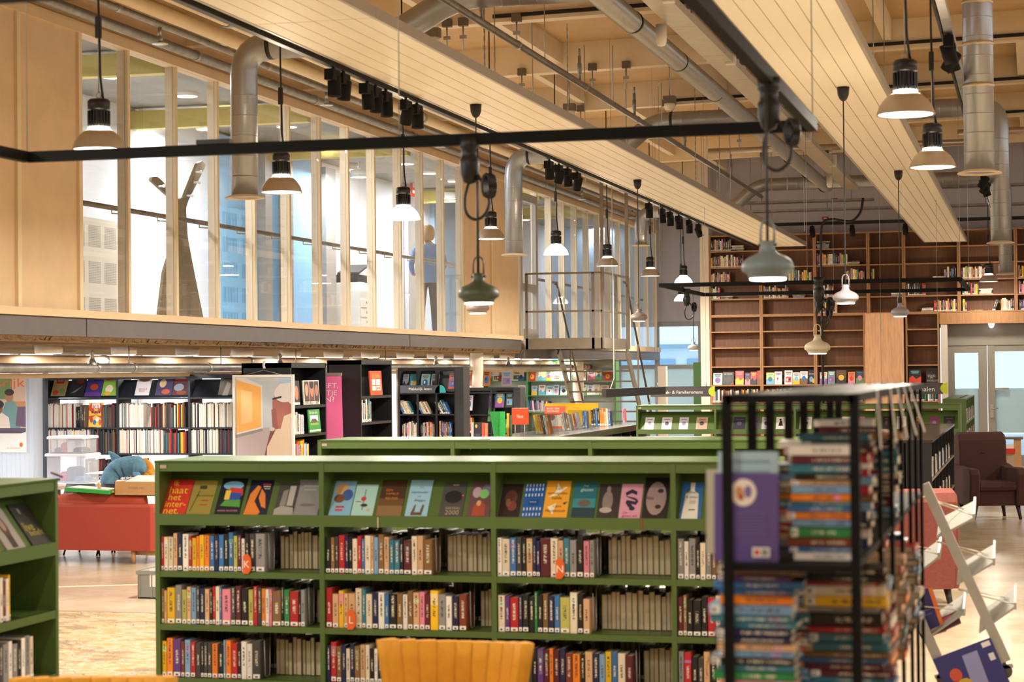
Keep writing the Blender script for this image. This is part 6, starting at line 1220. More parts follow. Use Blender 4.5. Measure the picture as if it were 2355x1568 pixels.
zm = P(150, 1047, Y=TY + .25).z; zt = P(150, 1003, Y=TY + .25).z
clear_box(ba, bb + .02, TY + .25, TZ_ + .024, zm + .02, 'lower clear plastic storage box on the table', ['#5a8ac0', '#c05a7a', '#6a7a90', '#8aa8c8'])
clear_box(ba + .02, bb - .01, TY + .26, zm + .022, zt, 'upper clear plastic storage box stacked on the table', ['#6a8098', '#c98a8a', '#e0e4ea', '#4a5a70'])
for i, px in enumerate((196, 272)):   # dark shell chairs at the table
    q = P(px, 1125, Y=TY - .15); zt_ = P(px, 1110, Y=TY - .15).z; t = thing('shell_chair', ['dark grey shell chair tucked at the table behind the green tray', 'black shell chair tucked at the table behind the cardboard box'][i], 'chair', (q.x, TY - .1, 0), group='shell chairs'); m_ = mat('#4b4f58' if i == 0 else '#2e3034', .5)
    rings = []
    for j in range(8):
        u_ = j / 7; z = .45 + (zt_ - .45) * u_; w_ = .21 * (1 - .25 * max(0, u_ - .6) / .4); rings.append([Vector((q.x + w_ * math.sin(a), TY - .28 - .05 * u_ + .08 * (1 - math.cos(a)) + o_, z)) for o_, rng in ((0, range(-5, 6)), (.015, range(5, -6, -1))) for a in [k * .28 for k in rng]])
    MB().loft(rings).build('backrest', m_, t); MB().bev(q.x - .22, q.x + .22, TY - .28, TY + .15, .43, .46, .02).build('seat', m_, t)
    for sx in (-.17, .17):
        for yy in (-.22, .1): MB().tube([(q.x + sx * 1.2, TY + yy * 1.1, 0), (q.x + sx * .6, TY + yy * .8, .43)], .011, 6).build('leg', mat('#2a211c', .5), t)
# plush dolphin
SH = mat('#5f8aa3', .9, noise=.25, scale=25, bump=.15); DYs = TY + .12
def sp_(px, py, dy=0): return P(px, py, Y=DYs + dy)
t = thing('plush_dolphin', 'blue-grey plush dolphin slumped over the edge of the table', 'plush toy', sp_(290, 1100))
path = [sp_(243, 1136, -.16), sp_(241, 1122, -.14), sp_(246, 1106, -.1), sp_(255, 1090, -.04), sp_(270, 1077), sp_(290, 1072, .04), sp_(310, 1070, .06), sp_(325, 1075, .06), sp_(335, 1083, .04)]
MB().tube(rounded(path, .1, 4), [.03] * 1 + [x_ for x_ in [.036, .037, .038, .04, .042, .045, .048, .052, .058, .062, .066, .07, .075, .08, .085, .088, .09, .093, .096, .098, .1, .1, .1, .1, .098, .096, .094, .09, .086, .08, .074, .068, .06, .052, .044, .034]] + [.02], 14).build('body', SH, t) if False else None
pr_ = rounded(path, .1, 4); nn = len(pr_); rad = [.03 + .075 * math.sin(math.pi * min(1, (i / (nn - 1)) * .62 + .08)) ** 1.3 if i / (nn - 1) < .8 else .105 * (1 - ((i / (nn - 1) - .8) / .2) ** 2 * .8) for i in range(nn)]
MB().tube(pr_, rad, 16).build('body', SH, t)
def fin(pts, th_, name):
    rings = [[Vector(c_) + Vector((math.cos(a) * w_, math.sin(a) * th_ * w_ * 4, 0)) for a in [k * math.pi / 5 for k in range(10)]] for c_, w_ in pts]; MB().loft(rings).build(name, SH, t)
fin([(sp_(284, 1074, .03), .125), (sp_(275, 1062, .03), .09), (sp_(266, 1051, .03), .062), (sp_(257, 1042, .03), .038), (sp_(252, 1038, .03), .02), (sp_(249, 1037, .03), .006)], .09, 'dorsal_fin')
fin([(sp_(312, 1085, -.06), .04), (sp_(316, 1093, -.12), .05), (sp_(324, 1100, -.14), .04), (sp_(330, 1102, -.14), .015)], .15, 'flipper')
MB().loft([[sp_(246, 1108, -.08) + Vector((0, 0, .02 * math.sin(a))) + Vector((0, .02 * math.cos(a), 0)) for a in [k * math.pi / 4 for k in range(8)]], [sp_(238, 1097, .0) + Vector((0, .03 * math.cos(a), .016 * math.sin(a))) for a in [k * math.pi / 4 for k in range(8)]], [sp_(227, 1096, .05) + Vector((0, .008 * math.cos(a), .006 * math.sin(a))) for a in [k * math.pi / 4 for k in range(8)]]]).build('tail_fluke', SH, t)
MB().loft([[sp_(243, 1118, -.15) + Vector((.04 * math.cos(a), .02 * math.sin(a), 0)) for a in [k * math.pi / 4 for k in range(8)]], [sp_(243, 1130, -.17) + Vector((.036 * math.cos(a), .02 * math.sin(a), 0)) for a in [k * math.pi / 4 for k in range(8)]], [sp_(243, 1142, -.18) + Vector((.02 * math.cos(a), .012 * math.sin(a), 0)) for a in [k * math.pi / 4 for k in range(8)]]]).build('tail_fluke', SH, t)
t = thing('plush_toy', 'orange plush toy behind the dolphin on the table', 'plush toy', sp_(342, 1090, .15)); OR = mat('#c98420', .9, noise=.2, scale=25)
MB().tube(rounded([sp_(330, 1062, .2), sp_(342, 1072, .18), sp_(346, 1084, .14), sp_(338, 1094, .08)], .05, 4), [.05] * 14 if False else .05, 12).build('body', OR, t); MB().sphere(sp_(336, 1096, .06), .045).build('paw', OR, t)
# grey crate on the floor
cr = P(317, 1376, Z=0); t = thing('crate', 'grey plastic stacking crate on the floor beside the bookcase', 'crate', (cr.x + .3, cr.y + .2, 0)); GC = mat('#8d8f8c', .5); hz = P(317, 1312, Y=cr.y).z
for a, b, c_, d2 in ((0, .6, 0, .012), (0, .6, .388, .4), (0, .012, 0, .4), (.588, .6, 0, .4)): MB().box(cr.x + a, cr.x + b, cr.y + c_, cr.y + d2, 0, hz).build('wall', GC, t)
MB().box(cr.x, cr.x + .6, cr.y, cr.y + .4, 0, .012).build('bottom', GC, t); MB().box(cr.x - .012, cr.x + .612, cr.y - .012, cr.y + .412, hz - .03, hz).build('rim', GC, t)
for k in range(6): MB().box(cr.x + .01 + k * .114, cr.x + .02 + k * .114, cr.y - .01, cr.y, .01, hz - .03).build('rib', GC, t)
MB().box(cr.x + .11, cr.x + .2, cr.y - .004, cr.y, .1, .25).build('paper_label', mat('#f0eeea', .6), t)
# faded patterned rug
def rug_mat():
    M = bpy.data.materials.new('faded_rug'); M.use_nodes = True; nt = M.node_tree; b = nt.nodes['Principled BSDF']; b.inputs['Roughness'].default_value = .95; N = nt.nodes.new; L = nt.links.new
    tc = N('ShaderNodeTexCoord'); mp = N('ShaderNodeMapping'); mp.inputs['Scale'].default_value = (1.0, 1.6, 1); L(tc.outputs['Object'], mp.inputs[0])
    n = N('ShaderNodeTexNoise'); n.inputs['Scale'].default_value = 1.7; n.inputs['Detail'].default_value = 9; n.inputs['Roughness'].default_value = .75; L(mp.outputs[0], n.inputs[0])
    r_ = N('ShaderNodeValToRGB'); e = r_.color_ramp.elements; e[0].position = .34; e[0].color = (*lin('#5c5056'), 1); e[1].position = .5; e[1].color = (*lin('#b5a791'), 1); x = e.new(.44); x.color = (*lin('#946f2c'), 1); x = e.new(.4); x.color = (*lin('#938674'), 1); x = e.new(.58); x.color = (*lin('#a5844a'), 1); x = e.new(.64); x.color = (*lin('#b9ac96'), 1)
    L(n.outputs[0], r_.inputs[0]); v = N('ShaderNodeTexVoronoi'); v.feature = 'DISTANCE_TO_EDGE'; v.inputs['Scale'].default_value = 9; L(mp.outputs[0], v.inputs[0]); g = N('ShaderNodeMath'); g.operation = 'LESS_THAN'; g.inputs[1].default_value = .03; L(v.outputs[0], g.inputs[0]); n2 = N('ShaderNodeTexNoise'); n2.inputs['Scale'].default_value = 1.3; L(tc.outputs['Object'], n2.inputs[0]); g2 = N('ShaderNodeMath'); g2.operation = 'GREATER_THAN'; g2.inputs[1].default_value = .5; L(n2.outputs[0], g2.inputs[0]); g3 = N('ShaderNodeMath'); g3.operation = 'MULTIPLY'; L(g.outputs[0], g3.inputs[0]); L(g2.outputs[0], g3.inputs[1])
    mx = N('ShaderNodeMix'); mx.data_type = 'RGBA'; mx.inputs[7].default_value = (*lin('#7a6a5e'), 1); L(g3.outputs[0], mx.inputs[0]); L(r_.outputs[0], mx.inputs[6]); L(mx.outputs[2], b.inputs['Base Color'])
    return M
t = thing('rug', 'faded patterned rug in ochre, cream and grey on the floor', 'rug', (-7.3, 12, 0))
MB().box(-9.6, -5.1, 9.4, 14.3, 0.001, .012).build('pile', rug_mat(), t); MB().box(-9.6, -5.1, 14.3, 14.34, .001, .014).build('bound_edge', mat('#a09080', .9), t)
# yellow channel-back chairs
YE = mat('#dd9a1f', .75, noise=.08, scale=30)
def tub_chair(loc, rz_, label, h=.80, w=.56):
    loc = Vector(loc); t = thing('yellow_chair', label, 'chair', loc, rz_, group='yellow tub chairs')
    n = 9
    for k in range(n):    # upright padded channels of the curved back
        a0 = -1.05 + 2.1 * k / n; a1 = -1.05 + 2.1 * (k + 1) / n; rings = []
        for j in range(7):
            u_ = j / 6; z = .36 + (h - .36) * u_; rr = w / 2 * (.86 + .28 * u_) / math.sin(1.05) * .93; fl = -.012 * abs((k - (n - 1) / 2)) if False else 0
            zt_ = z + (.02 * (abs(k - 4) / 4) ** 2 * u_); ring_ = []
            for q_, off in ((0, 0), (.15, -.003), (.5, -.005), (.85, -.003), (1, 0), (1, .05), (.5, .055), (0, .05)):
                a = a0 + (a1 - a0) * q_; r_ = rr + off; ring_.append(Vector((math.sin(a) * r_, .28 - math.cos(a) * r_ * -1 - rr * .55 - .05 + .03 * u_, zt_)))
            rings.append(ring_)
        me = MB().loft(rings); me.build('back_channel', YE, t, world=False)
    c = MB(); rings = []
    for z, k in ((.3, .92), (.34, 1.0), (.42, 1.0), (.46, .9)): rings.append([Vector((w * .47 * k * math.cos(a), w * .47 * k * math.sin(a), z)) for a in [i * math.pi / 12 for i in range(24)]])
    c.loft(rings).build('seat', YE, t, world=False)
    for sx in (-1, 1):
        for sy in (-1, 1): MB().tube([(sx * .2, sy * .2, 0), (sx * .13, sy * .13, .31)], [.01, .016], 8).build('leg', BLACK, t, world=False)
    return t
ya = P(905, 1475, Y=7.6); yb2 = P(1215, 1475, Y=7.6); zc = P(1060, 1475, Y=7.6).z
tub_chair(((ya.x + yb2.x) / 2, 7.25, 0), 0, 'yellow channel-back chair before the foreground bookcase', zc - .01, (yb2.x - ya.x) * .95)
q = P(290, 1552, Y=6.7); tub_chair((q.x - .02, 6.35, 0), .25, 'yellow chair back just showing at the lower left edge', q.z - .02, .5)

# ================================================================== BLACK RACK WITH BOOK STACKS
RX0, RX1, RY0, RY1 = -.707, -.406, 4.72, 7.54; RT = 1.808; RS = [1.405, 1.0, .6, .15]
t = thing('black_rack', 'long black metal rack loaded with book stacks at the right foreground', 'rack', ((RX0 + RX1) / 2, (RY0 + RY1) / 2, 0)); w = .023
ly = [RY0] + [P(px, 1000, X=RX0).y for px in (1730, 1771, 1814, 1849, 1880, 1910)] + [RY1]
ry_ = [RY0 + .06, 5.05, 5.5, 5.95, 6.4, 6.85, 7.2, RY1]
for y in ly: MB().box(RX0 - w / 2, RX0 + w / 2, y - w / 2, y + w / 2, 0, RT).build('post', BLACKT, t)
for y in [RY0] + ry_[2:]: MB().box(RX1 - (w / 2 if y == RY0 else .006), RX1 + (w / 2 if y == RY0 else .006), y - w / 2, y + w / 2, 0, RT).build('post', BLACKT, t)
for x in (RX0, RX1): MB().box(x - w / 2, x + w / 2, RY0, RY1, RT - .02, RT).build('top_bar', BLACKT, t)
for y in (RY0, RY1): MB().box(RX0, RX1, y - w / 2, y + w / 2, RT - .022, RT).build('top_bar', BLACKT, t)
MB().box(RX0, RX1, RY0, RY1, RT - .008, RT - .002).build('top_sheet', mat('#33302e', .4, .2), t)
for k in range(5): MB().box(RX0 + .045 + k * .05, RX0 + .055 + k * .05, RY0, RY1, RT - .002, RT + .001).build('top_rib', mat('#4a4541', .4, .3), t)
for z in RS: MB().box(RX0, RX1, RY0 - .008, RY1, z - .016, z).build('shelf', BLACKT, t)
GR = 'stacked books on the black rack'
lab = '{c} book, {n} from below, '
face_book((P(1650, 1283, Y=4.83).x, 4.83, RS[0] + .001), (1, 0, 0), (0, .1, 1), .148, .262, '#a9c2cc', [('r', .15, .6, .7, .02, '#86a0ae'), ('r', .15, .7, .7, .02, '#86a0ae'), ('r', .15, .8, .7, .02, '#86a0ae'), ('r', .15, .9, .7, .02, '#86a0ae')], 'pale blue book standing behind the purple book on the black rack', GR, th=.02)
face_book((P(1643, 1283, Y=4.78).x, 4.775, RS[0] + .001), (1, 0, 0), (0, .08, 1), .155, .212, '#5c4a86', [('e', .46, .78, .2, .155, '#e9dccb'), ('e', .4, .79, .06, .06, '#c98f52'), ('e', .53, .79, .06, .07, '#7a6aa0'), ('e', .42, .73, .05, .04, '#b5553a')] + [('r', .3, .3 + .035 * k, .5, .008, '#7a6aa0') for k in range(8)] + [('r', .6, .05, .27, .11, '#ece6dc'), ('r', .63, .075, .08, .06, '#c9302a'), ('r', .74, .07, .1, .07, '#8a8680')], 'purple book with a round picture standing on the black rack', GR, th=.022)
face_book((P(1625, 1290, Y=5.2).x, 5.2, RS[0] - .02), (1, 0, 0), (0, .05, 1), .1, .22, '#b9b3a0', [], 'greyish book edge sticking out behind the purple book', GR, th=.03)
sA = [('w', .02), ('b', .013), ('u', .022), ('g', .026), ('s', .018), ('o', .018), ('b', .016), ('t', .01), ('o', .018), ('s', .02), ('a', .012), ('k', .017), ('t', .022), ('m', .02), ('w', .026)]
stack(P(1893, 1285, Y=4.84).x, 4.83, RS[0], 0, sA, lab + 'front pile, upper tier of black rack', GR, w=.155, d=.12, jit=.006)
for i, (px, y, n) in enumerate(((1740, 5.2, 11), (1930, 5.2, 14), (1870, 5.65, 13), (1975, 5.7, 12), (1950, 6.15, 14), (2010, 6.6, 12), (2000, 6.2, 13), (2045, 7.05, 11))):
    stack(min(max(P(px, 1285, Y=y).x, RX0 + .06), RX1 + .03), y, RS[0], 0 if i % 2 == 0 else R(90) * (.0 if i < 2 else 1), [(random.choice('wcstkrmaodnei'), random.uniform(.014, .027)) for _ in range(n)], lab + f'{ordn(i + 2)} pile, upper tier of black rack', GR, w=.17, d=.13, jit=.012)
sL = list(reversed([('i', .026), ('v', .014), ('b', .02), ('b', .014), ('o', .022), ('s', .026), ('t', .018), ('t', .014), ('n', .02), ('n', .016), ('a', .018), ('s', .016), ('k', .018), ('t', .016), ('g', .022), ('p', .016), ('o', .024), ('n', .02), ('b', .02), ('r', .016), ('t', .02)]))
sR = list(reversed([('k', .02), ('k', .016), ('r', .008), ('c', .026), ('y', .028), ('e', .014), ('k', .034), ('r', .016), ('t', .024), ('t', .022), ('i', .016), ('b', .014), ('m', .016), ('m', .018), ('t', .014), ('b', .026), ('d', .02), ('r', .02), ('n', .02)]))
stack(P(1742, 1400, Y=4.84).x, 4.8, RS[1], 0, sL, lab + 'left pile, lower tier of black rack', GR, w=.2, d=.14, jit=.012)
stack(P(1945, 1400, Y=5.0).x, 5.0, RS[1], 0, sR, lab + 'right pile, lower tier of black rack', GR, w=.2, d=.14, jit=.012)
for i, (x, y, n) in enumerate(((-.6, 5.3, 17), (-.38, 5.55, 15), (-.58, 5.8, 16), (-.38, 6.1, 14), (-.55, 6.5, 15), (-.38, 6.8, 13), (-.55, 7.2, 14))):
    stack(x, y, RS[1], R(90) if i % 2 else 0, [(random.choice('wcstkrmaodnei'), random.uniform(.014, .027)) for _ in range(n)], lab + f'{ordn(i + 1)} inner pile, lower tier of black rack', GR, w=.18, d=.13, jit=.012)
for i, y in enumerate((5.25, 5.75, 6.05, 6.35, 6.65)):   # paper tags
    o = MB().add([(RX1 + .012, y, RT - .0), (RX1 + .012, y + .05, RT), (RX1 + .02 + .01 * i, y + .05 - .05 * (i == 1), RT - .15), (RX1 + .02 + .01 * i, y - .05 * (i == 1), RT - .155)], [(0, 1, 2, 3), (3, 2, 1, 0)]).build('paper_tag', mat('#d9d2c6', .7)); tag(o, f'white paper strip hanging from the top of the black rack, {ordn(i + 1)} from the near end', 'tag', 'paper strips on the black rack')

# ================================================================== RIGHT SIDE FURNITURE
# zigzag brochure stand
ZW = mat('#a5a39c', .4, noise=.08, scale=10); zy = 11.0
def zp(px, py, dy=0): return P(px, py, Y=zy + dy) if dy == 0 else P(px, py, Y=zy) + Vector((0, dy, 0))
t = thing('brochure_stand', 'white leaning brochure stand with wired trays and castors', 'stand', (zp(2290, 1560).x, zy, 0))
for a, b in (((2126, 1112), (2314, 1520)), ((2030, 1230), (2168, 1540))): MB().bar(zp(*a), zp(*b), .052, .05, up=(0, 1, 0)).build('post', ZW, t)
for i, (a, b) in enumerate((((2155, 1238), (2240, 1194)), ((2201, 1345), (2286, 1296)), ((2252, 1456), (2335, 1398)), ((2090, 1335), (2160, 1283)), ((2120, 1478), (2217, 1412)))):
    A_, B_ = zp(*a), zp(*b); MB().prism([A_ + Vector((0, -.02, 0)), B_ + Vector((0, -.02, 0)), B_ + Vector((0, .24, .075)), A_ + Vector((0, .24, .075))], (0, 0, .012)).build('tray', ZW, t); MB().bar(B_ + Vector((0, -.02, .012)), B_ + Vector((0, .24, .087)), .012, .04).build('tray_lip', ZW, t)
    u_ = Vector((-.16, 0, .24)) if i < 3 else Vector((-.2, 0, .2))
    for dy in (-.01, .23): MB().tube([B_ + Vector((0, dy, .02)), A_ + u_ * .55 + Vector((-.02, dy * .2, .1))], .0035, 5).build('wire', mat('#d8cdb8', .3, .6), t)
for px, py in ((2312, 1543), (2170, 1560)): q = zp(px, py); MB().tube([q + Vector((0, -.015, 0)), q + Vector((0, .015, 0))], .038, 14).bar(q, zp(px - 6, py - 40), .02).build('castor', mat('#5a554f', .4, .3), t)
MB().bar(zp(2150, 1556), zp(2330, 1530), .03, .02).build('foot_bar', ZW, t)
def lean_book(corners, bgc, items, label):
    o = zp(*corners[0]); x = zp(*corners[1]) - o; y = zp(*corners[2]) - o; x.y = 0; y.y = 0; w_ = x.length; h_ = y.length; ux = x.normalized(); uy = Vector((-ux.z, 0, ux.x)); o.y = zy - .035
    face_book(o, ux, uy, w_, h_, bgc, items, label, 'books on the brochure stand', th=.02)
lean_book([(2165, 1600), (2316, 1556), (2138, 1526)], '#32357e', [('p', [(.45, .3), (.68, .3), (.72, 1.0), (.45, 1)], '#8f94c8'), ('e', .25, .55, .1, .14, '#c9553a'), ('e', .35, .4, .12, .1, '#c9a83a'), ('e', .2, .35, .1, .12, '#a8404a'), ('r', .86, .7, .08, .14, '#d8d8e4')], 'large blue picture book leaning at the foot of the brochure stand') if False else None
o = zp(2146, 1514); o.y = zy - .04; ux = (zp(2262, 1470) - zp(2146, 1514)); ux.y = 0; w_ = ux.length; ux.normalize(); uy = Vector((-ux.z, 0, ux.x)); h_ = .30
face_book(o - uy * h_, ux, uy, w_ + .04, h_, '#31347c', [('p', [(.42, .1), (.68, .1), (.72, .88), (.46, .88)], '#8f94c8'), ('e', .25, .6, .1, .12, '#c9553a'), ('e', .33, .4, .12, .1, '#c9a83a'), ('e', .2, .3, .1, .12, '#a8404a'), ('r', .86, .62, .09, .13, '#d8d8e4'), ('r', .82, .88, .14, .09, '#e6e4ea')], 'large blue picture book leaning at the foot of the brochure stand', 'books on the brochure stand', th=.02)
o = zp(2118, 1470); o.y = zy + .03; face_book(o, Vector((.9, 0, .28)), Vector((-.28, 0, .9)), .14, .25, '#2d2766', [('p', [(.85, 0), (1, 0), (1, 1), (.85, 1)], '#e5742a'), ('r', .2, .55, .5, .02, '#5a54a0'), ('r', .2, .45, .5, .02, '#5a54a0'), ('r', .15, .05, .2, .12, '#d8d4dc')], 'dark blue booklet with an orange edge on the brochure stand', 'books on the brochure stand', th=.012)
o = zp(2128, 1468); o.y = zy + .0; face_book(o, Vector((.88, 0, .42)), Vector((-.2, .6, .5)), .21, .09, '#7a4a5a', [('e', .7, .6, .2, .3, '#e5608a'), ('e', .3, .5, .2, .3, '#d8b8b8')], 'pink magazine lying in the tray of the brochure stand', 'books on the brochure stand', th=.008)
# armchairs
def armchair(loc, rz_, label, colr, back=1.06, w=.68):
    m_ = mat(colr, .9, noise=.15, scale=50); t = thing('armchair', label, 'armchair', loc, rz_, group='upholstered armchairs')
    def sl(x0, x1, prof, name):
        """side outline in y,z pushed across x with soft edges"""
        rings = []
        for x, k in ((x0, .93), (x0 + .02, 1), (x1 - .02, 1), (x1, .93)):
            cy = sum(p[0] for p in prof) / len(prof); cz = sum(p[1] for p in prof) / len(prof); rings.append([Vector((x, cy + (p[0] - cy) * k, cz + (p[1] - cz) * k)) for p in prof])
        MB().loft(rings, sm=False).build(name, m_, t, world=False)
    h = w / 2
    sl(-h + .1, h - .1, [(-.28, .17), (.3, .17), (.3, .36), (-.28, .36)], 'seat_base')
    sl(-h + .12, h - .12, [(-.34, .36), (-.36, .4), (-.34, .46), (.25, .46), (.25, .36)], 'seat_cushion')
    sl(-h + .06, h - .06, [(.18, .3), (.22, back - .1), (.26, back - .02), (.34, back), (.42, back - .03), (.44, back - .1), (.34, .17), (.24, .17)], 'backrest')
    for sx in (-1, 1):
        xs = sorted((sx * h, sx * (h - .13))); sl(xs[0], xs[1], [(-.34, .17), (-.37, .4), (-.38, .55), (-.34, .61), (-.26, .63), (.1, .62), (.3, .66), (.3, .17)], 'armrest')
        for y in (-.28, .26): MB().tube([(sx * (h - .07), y * 1.08, 0), (sx * (h - .1), y, .18)], [.018, .03], 8).build('leg', mat('#2a1c18', .5), t, world=False)
    MB().sphere((0, .205, .8), .016, sc=(1, .5, 1)).build('back_button', m_, t, world=False)
    return t
aL = P(2203, 1195, Z=0); aR = P(2338, 1195, Z=0)
armchair(((aL.x + aR.x) / 2 + .02, aL.y + .32, 0), R(20), 'dark brown wing armchair with dark tapered legs', '#43241f', 1.05, .72)
q = P(2165, 1390, Z=0); armchair((P(2150, 1380, Y=15.5).x - .24, 15.8, 0), R(200), 'dusty pink armchair partly hidden behind the brochure stand', '#83463c', .94, .7)
# black low shelf unit with media boxes
n0 = P(2117, 1018, Z=1.15); n1 = P(2142, 1018, Z=1.15); yf = 24.7; xw = n1.x
t = thing('media_unit', 'low black media shelf with a dark top, seen from its end', 'shelf', (xw - .2, (n0.y + yf) / 2, 0)); y0 = n1.y
MB().box(xw - .5, xw, y0, y0 + .03, 0, 1.15).build('end_panel', BLACKM, t); MB().box(xw - .5, xw, yf - .03, yf, 0, 1.15).build('end_panel', BLACKM, t); MB().box(xw - .52, xw + .01, y0 - .01, yf, 1.15, 1.175).build('top_board', mat('#3a332f', .18), t); MB().box(xw - .26, xw - .24, y0, yf, .05, 1.15).build('back_panel', BLACKM, t)
for z in (.08, .42, .78): MB().box(xw - .25, xw, y0 + .03, yf - .03, z, z + .02).build('shelf', mat('#8a7a68', .5), t)
nd = 7
for k in range(1, nd): y = y0 + (yf - y0) * k / nd; MB().box(xw - .25, xw - .005, y, y + .02, .1, 1.15).build('divider', BLACKM, t)
for z in (.44, .8):
    row((xw - .02, y0 + .08), (0, 1, 0), R(90), rand_seq((yf - y0) * .9, 'wekccds', (.012, .06)), z + .001, '{c} media case, {n} from the near end of the ' + ('upper' if z > .6 else 'lower') + ' row in the black shelf', 'x', d=.13, h=(.12, .19), stuff=True)
# trolley with red rim
c0 = P(2262, 1010, Y=29); c1 = P(2348, 1010, Y=29); fz = c0.z
t = thing('trolley', 'pale wooden trolley with a glass top and red rim beside the armchair', 'trolley', ((c0.x + c1.x) / 2, 29.3, 0))
MB().box(c0.x, c1.x - .1, 29, 29.5, .25, fz - .12).build('body', mat('#b5a28c', .5), t); MB().box(c1.x - .1, c1.x, 29, 29.5, .25, fz).build('side_board', OAK, t); MB().box(c0.x - .02, c1.x + .03, 28.97, 29.53, fz, fz + .03).build('glass_top', mat('#6a5f60', .15), t)
MB().box(c0.x, c1.x - .08, 28.96, 29.0, fz - .2, fz - .13).build('red_rim', mat('#d8201c', .4), t); MB().box(c0.x, c1.x - .1, 28.98, 29.02, fz - .13, fz - .07).build('white_tray', mat('#f0eae6', .4), t)
for x in (c0.x + .08, c1.x - .05): MB().tube([(x - .012, 29.1, .05), (x + .012, 29.1, .05)], .05, 12).bar((x, 29.1, .05), (x, 29.1, .25), .02).build('castor', mat('#2a2828', .5), t)

# hanging signs
def sign(label, xa, xb, y, za, zb, txt, tw, right=True):
    t = thing('hanging_sign', label, 'sign', ((xa + xb) / 2, y, za)); pl_ = MB().box(xa, xb - .06, y, y + .012, za, zb).build('plate', mat('#4d4548', .5), t); c_ = (za + zb) / 2
    MB().prism([(xb, y - .001, zb), (xb, y - .001, za)] + [(xb - (zb - za) * .62 * math.sin(a), y - .001, c_ - (zb - za) / 2 * math.cos(a)) for a in [i * math.pi / 12 for i in range(1, 12)]], (0, .014, 0)).build('lime_end', mat('#c9d62a', .5), t)
    mb = MB(); add_text(mb, txt, (xb - .17 - tw / 2, y - .0015, c_ - .008), (1, 0, 0), (0, 0, 1), width=tw); mb.build('lettering', mat('#f4f2ee', .5), pl_)
    for x in (xa + .1, xb - .12): MB().tube([(x, y + .006, zb), (x, y + .006, zb + .05)], .006, 6).build('eyelet', STEEL, t); MB().tube([(x, y + .006, zb + .05), (x, y + .006, rz(x))], .002, 4).build('wire', STEEL, t)
sa = P(1496, 905, Y=27.5); sb2 = P(1644, 905, Y=27.5); z1 = P(1600, 888, Y=27.5).z; z0 = P(1600, 912, Y=27.5).z
sign('dark hanging sign for regional and family novels with a lime half circle', sa.x, sb2.x, 27.5, z0, z1, 'Streek- & Familieromans', P(1622, 905, Y=27.5).x - P(1518, 905, Y=27.5).x)
sa = P(2010, 895, Y=27.5); sb2 = P(2179, 895, Y=27.5); z1 = P(2140, 880, Y=27.5).z; z0 = P(2140, 906, Y=27.5).z
sign('dark hanging sign for stories with a lime half circle near the doors', sa.x, sb2.x, 27.5, z0, z1, 'Historisch verhalen', .72)
A_ = P(1394, 905, Y=24.0); B_ = P(1531, 900, Y=26.2); t = thing('hanging_sign', 'dark hanging sign turned edge-on before the staircase', 'sign', A_)
zt = [P(1394, 894, Y=24.0).z, P(1531, 889, Y=26.2).z]; zb_ = [P(1394, 914, Y=24.0).z, P(1531, 906, Y=26.2).z]
MB().prism([(A_.x, 24.0, zb_[0]), (B_.x, 26.2, zb_[1]), (B_.x, 26.2, zt[1]), (A_.x, 24.0, zt[0])], (-.06, .02, 0)).build('plate', mat('#2f2927', .5), t)
for f_ in (.15, .85): q = A_.lerp(B_, f_); MB().tube([(q.x - .03, q.y, zt[1] - .02), (q.x - .03, q.y, rz(q.x, 5.98))], .002, 4).build('wire', STEEL, t)

# counter with new books
QX = P(1275, 1005, Z=1.08).x; QY0 = P(1180, 1022, Z=1.08).y; QY1 = P(1478, 976, Z=1.08).y; CT = mat('#4a4441', .25)
t = thing('counter', 'long dark counter with cubbyholes displaying new books', 'counter', (QX - .4, (QY0 + QY1) / 2, 0))
MB().box(QX - .85, QX + .01, QY0, QY1, 1.0, 1.08).build('top_board', CT, t); MB().box(QX - .45, QX - .43, QY0, QY1, 0, 1.0).build('back_panel', DKB, t)
for k in range(13): y = QY0 + (QY1 - QY0) * k / 12; MB().box(QX - .43, QX, y - .01, y + .01, 0, 1.0).build('divider', DKB, t)
for z in (.05, .5, .66): MB().box(QX - .43, QX, QY0, QY1, z, z + .02).build('shelf', DKB, t)
row((QX - .02, QY0 + .1), (0, 1, 0), R(90), rand_seq((QY1 - QY0) * .95, 'cwaoylwc', (.014, .09)), .681, '{c} book, {n} in the cubbyholes under the dark counter', 'x', h=(.18, .26), stuff=True)
def cq(px, py): return P(px, py, Z=1.08)
CX = QX - .3
def cy_(px): return P(px, 980, X=CX).y
# orange sign
q = P(1196, 1015, X=CX); zz = [P(1196, v_, Y=q.y).z for v_ in (938, 976)]; w_ = P(1216, 950, Y=q.y).x - P(1177, 950, Y=q.y).x
t = thing('counter_sign', 'orange counter sign reading Nieuw on two thin legs', 'sign', (CX, q.y, 1.08)); x0 = P(1177, 950, Y=q.y).x
MB().bev(-w_ / 2, w_ / 2, -.006, .006, 0, zz[0] - zz[1], .004).xform(Matrix.Translation((x0 + w_ / 2, q.y, zz[1]))).build('plate', mat('#e8521f', .45), t)
mb = MB(); add_text(mb, 'Nieuw', (x0 + w_ / 2, q.y - .0075, (zz[0] + zz[1]) / 2), (1, 0, 0), (0, 0, 1), width=w_ * .38, height=(zz[0] - zz[1]) * .26); mb.build('lettering', mat('#f6e6d2', .5), t)
for x in (x0 + .04, x0 + w_ - .05): MB().tube([(x, q.y, 1.08), (x, q.y, zz[1] + .01)], .005, 6).build('leg', mat('#d9cfc2', .3, .5), t)
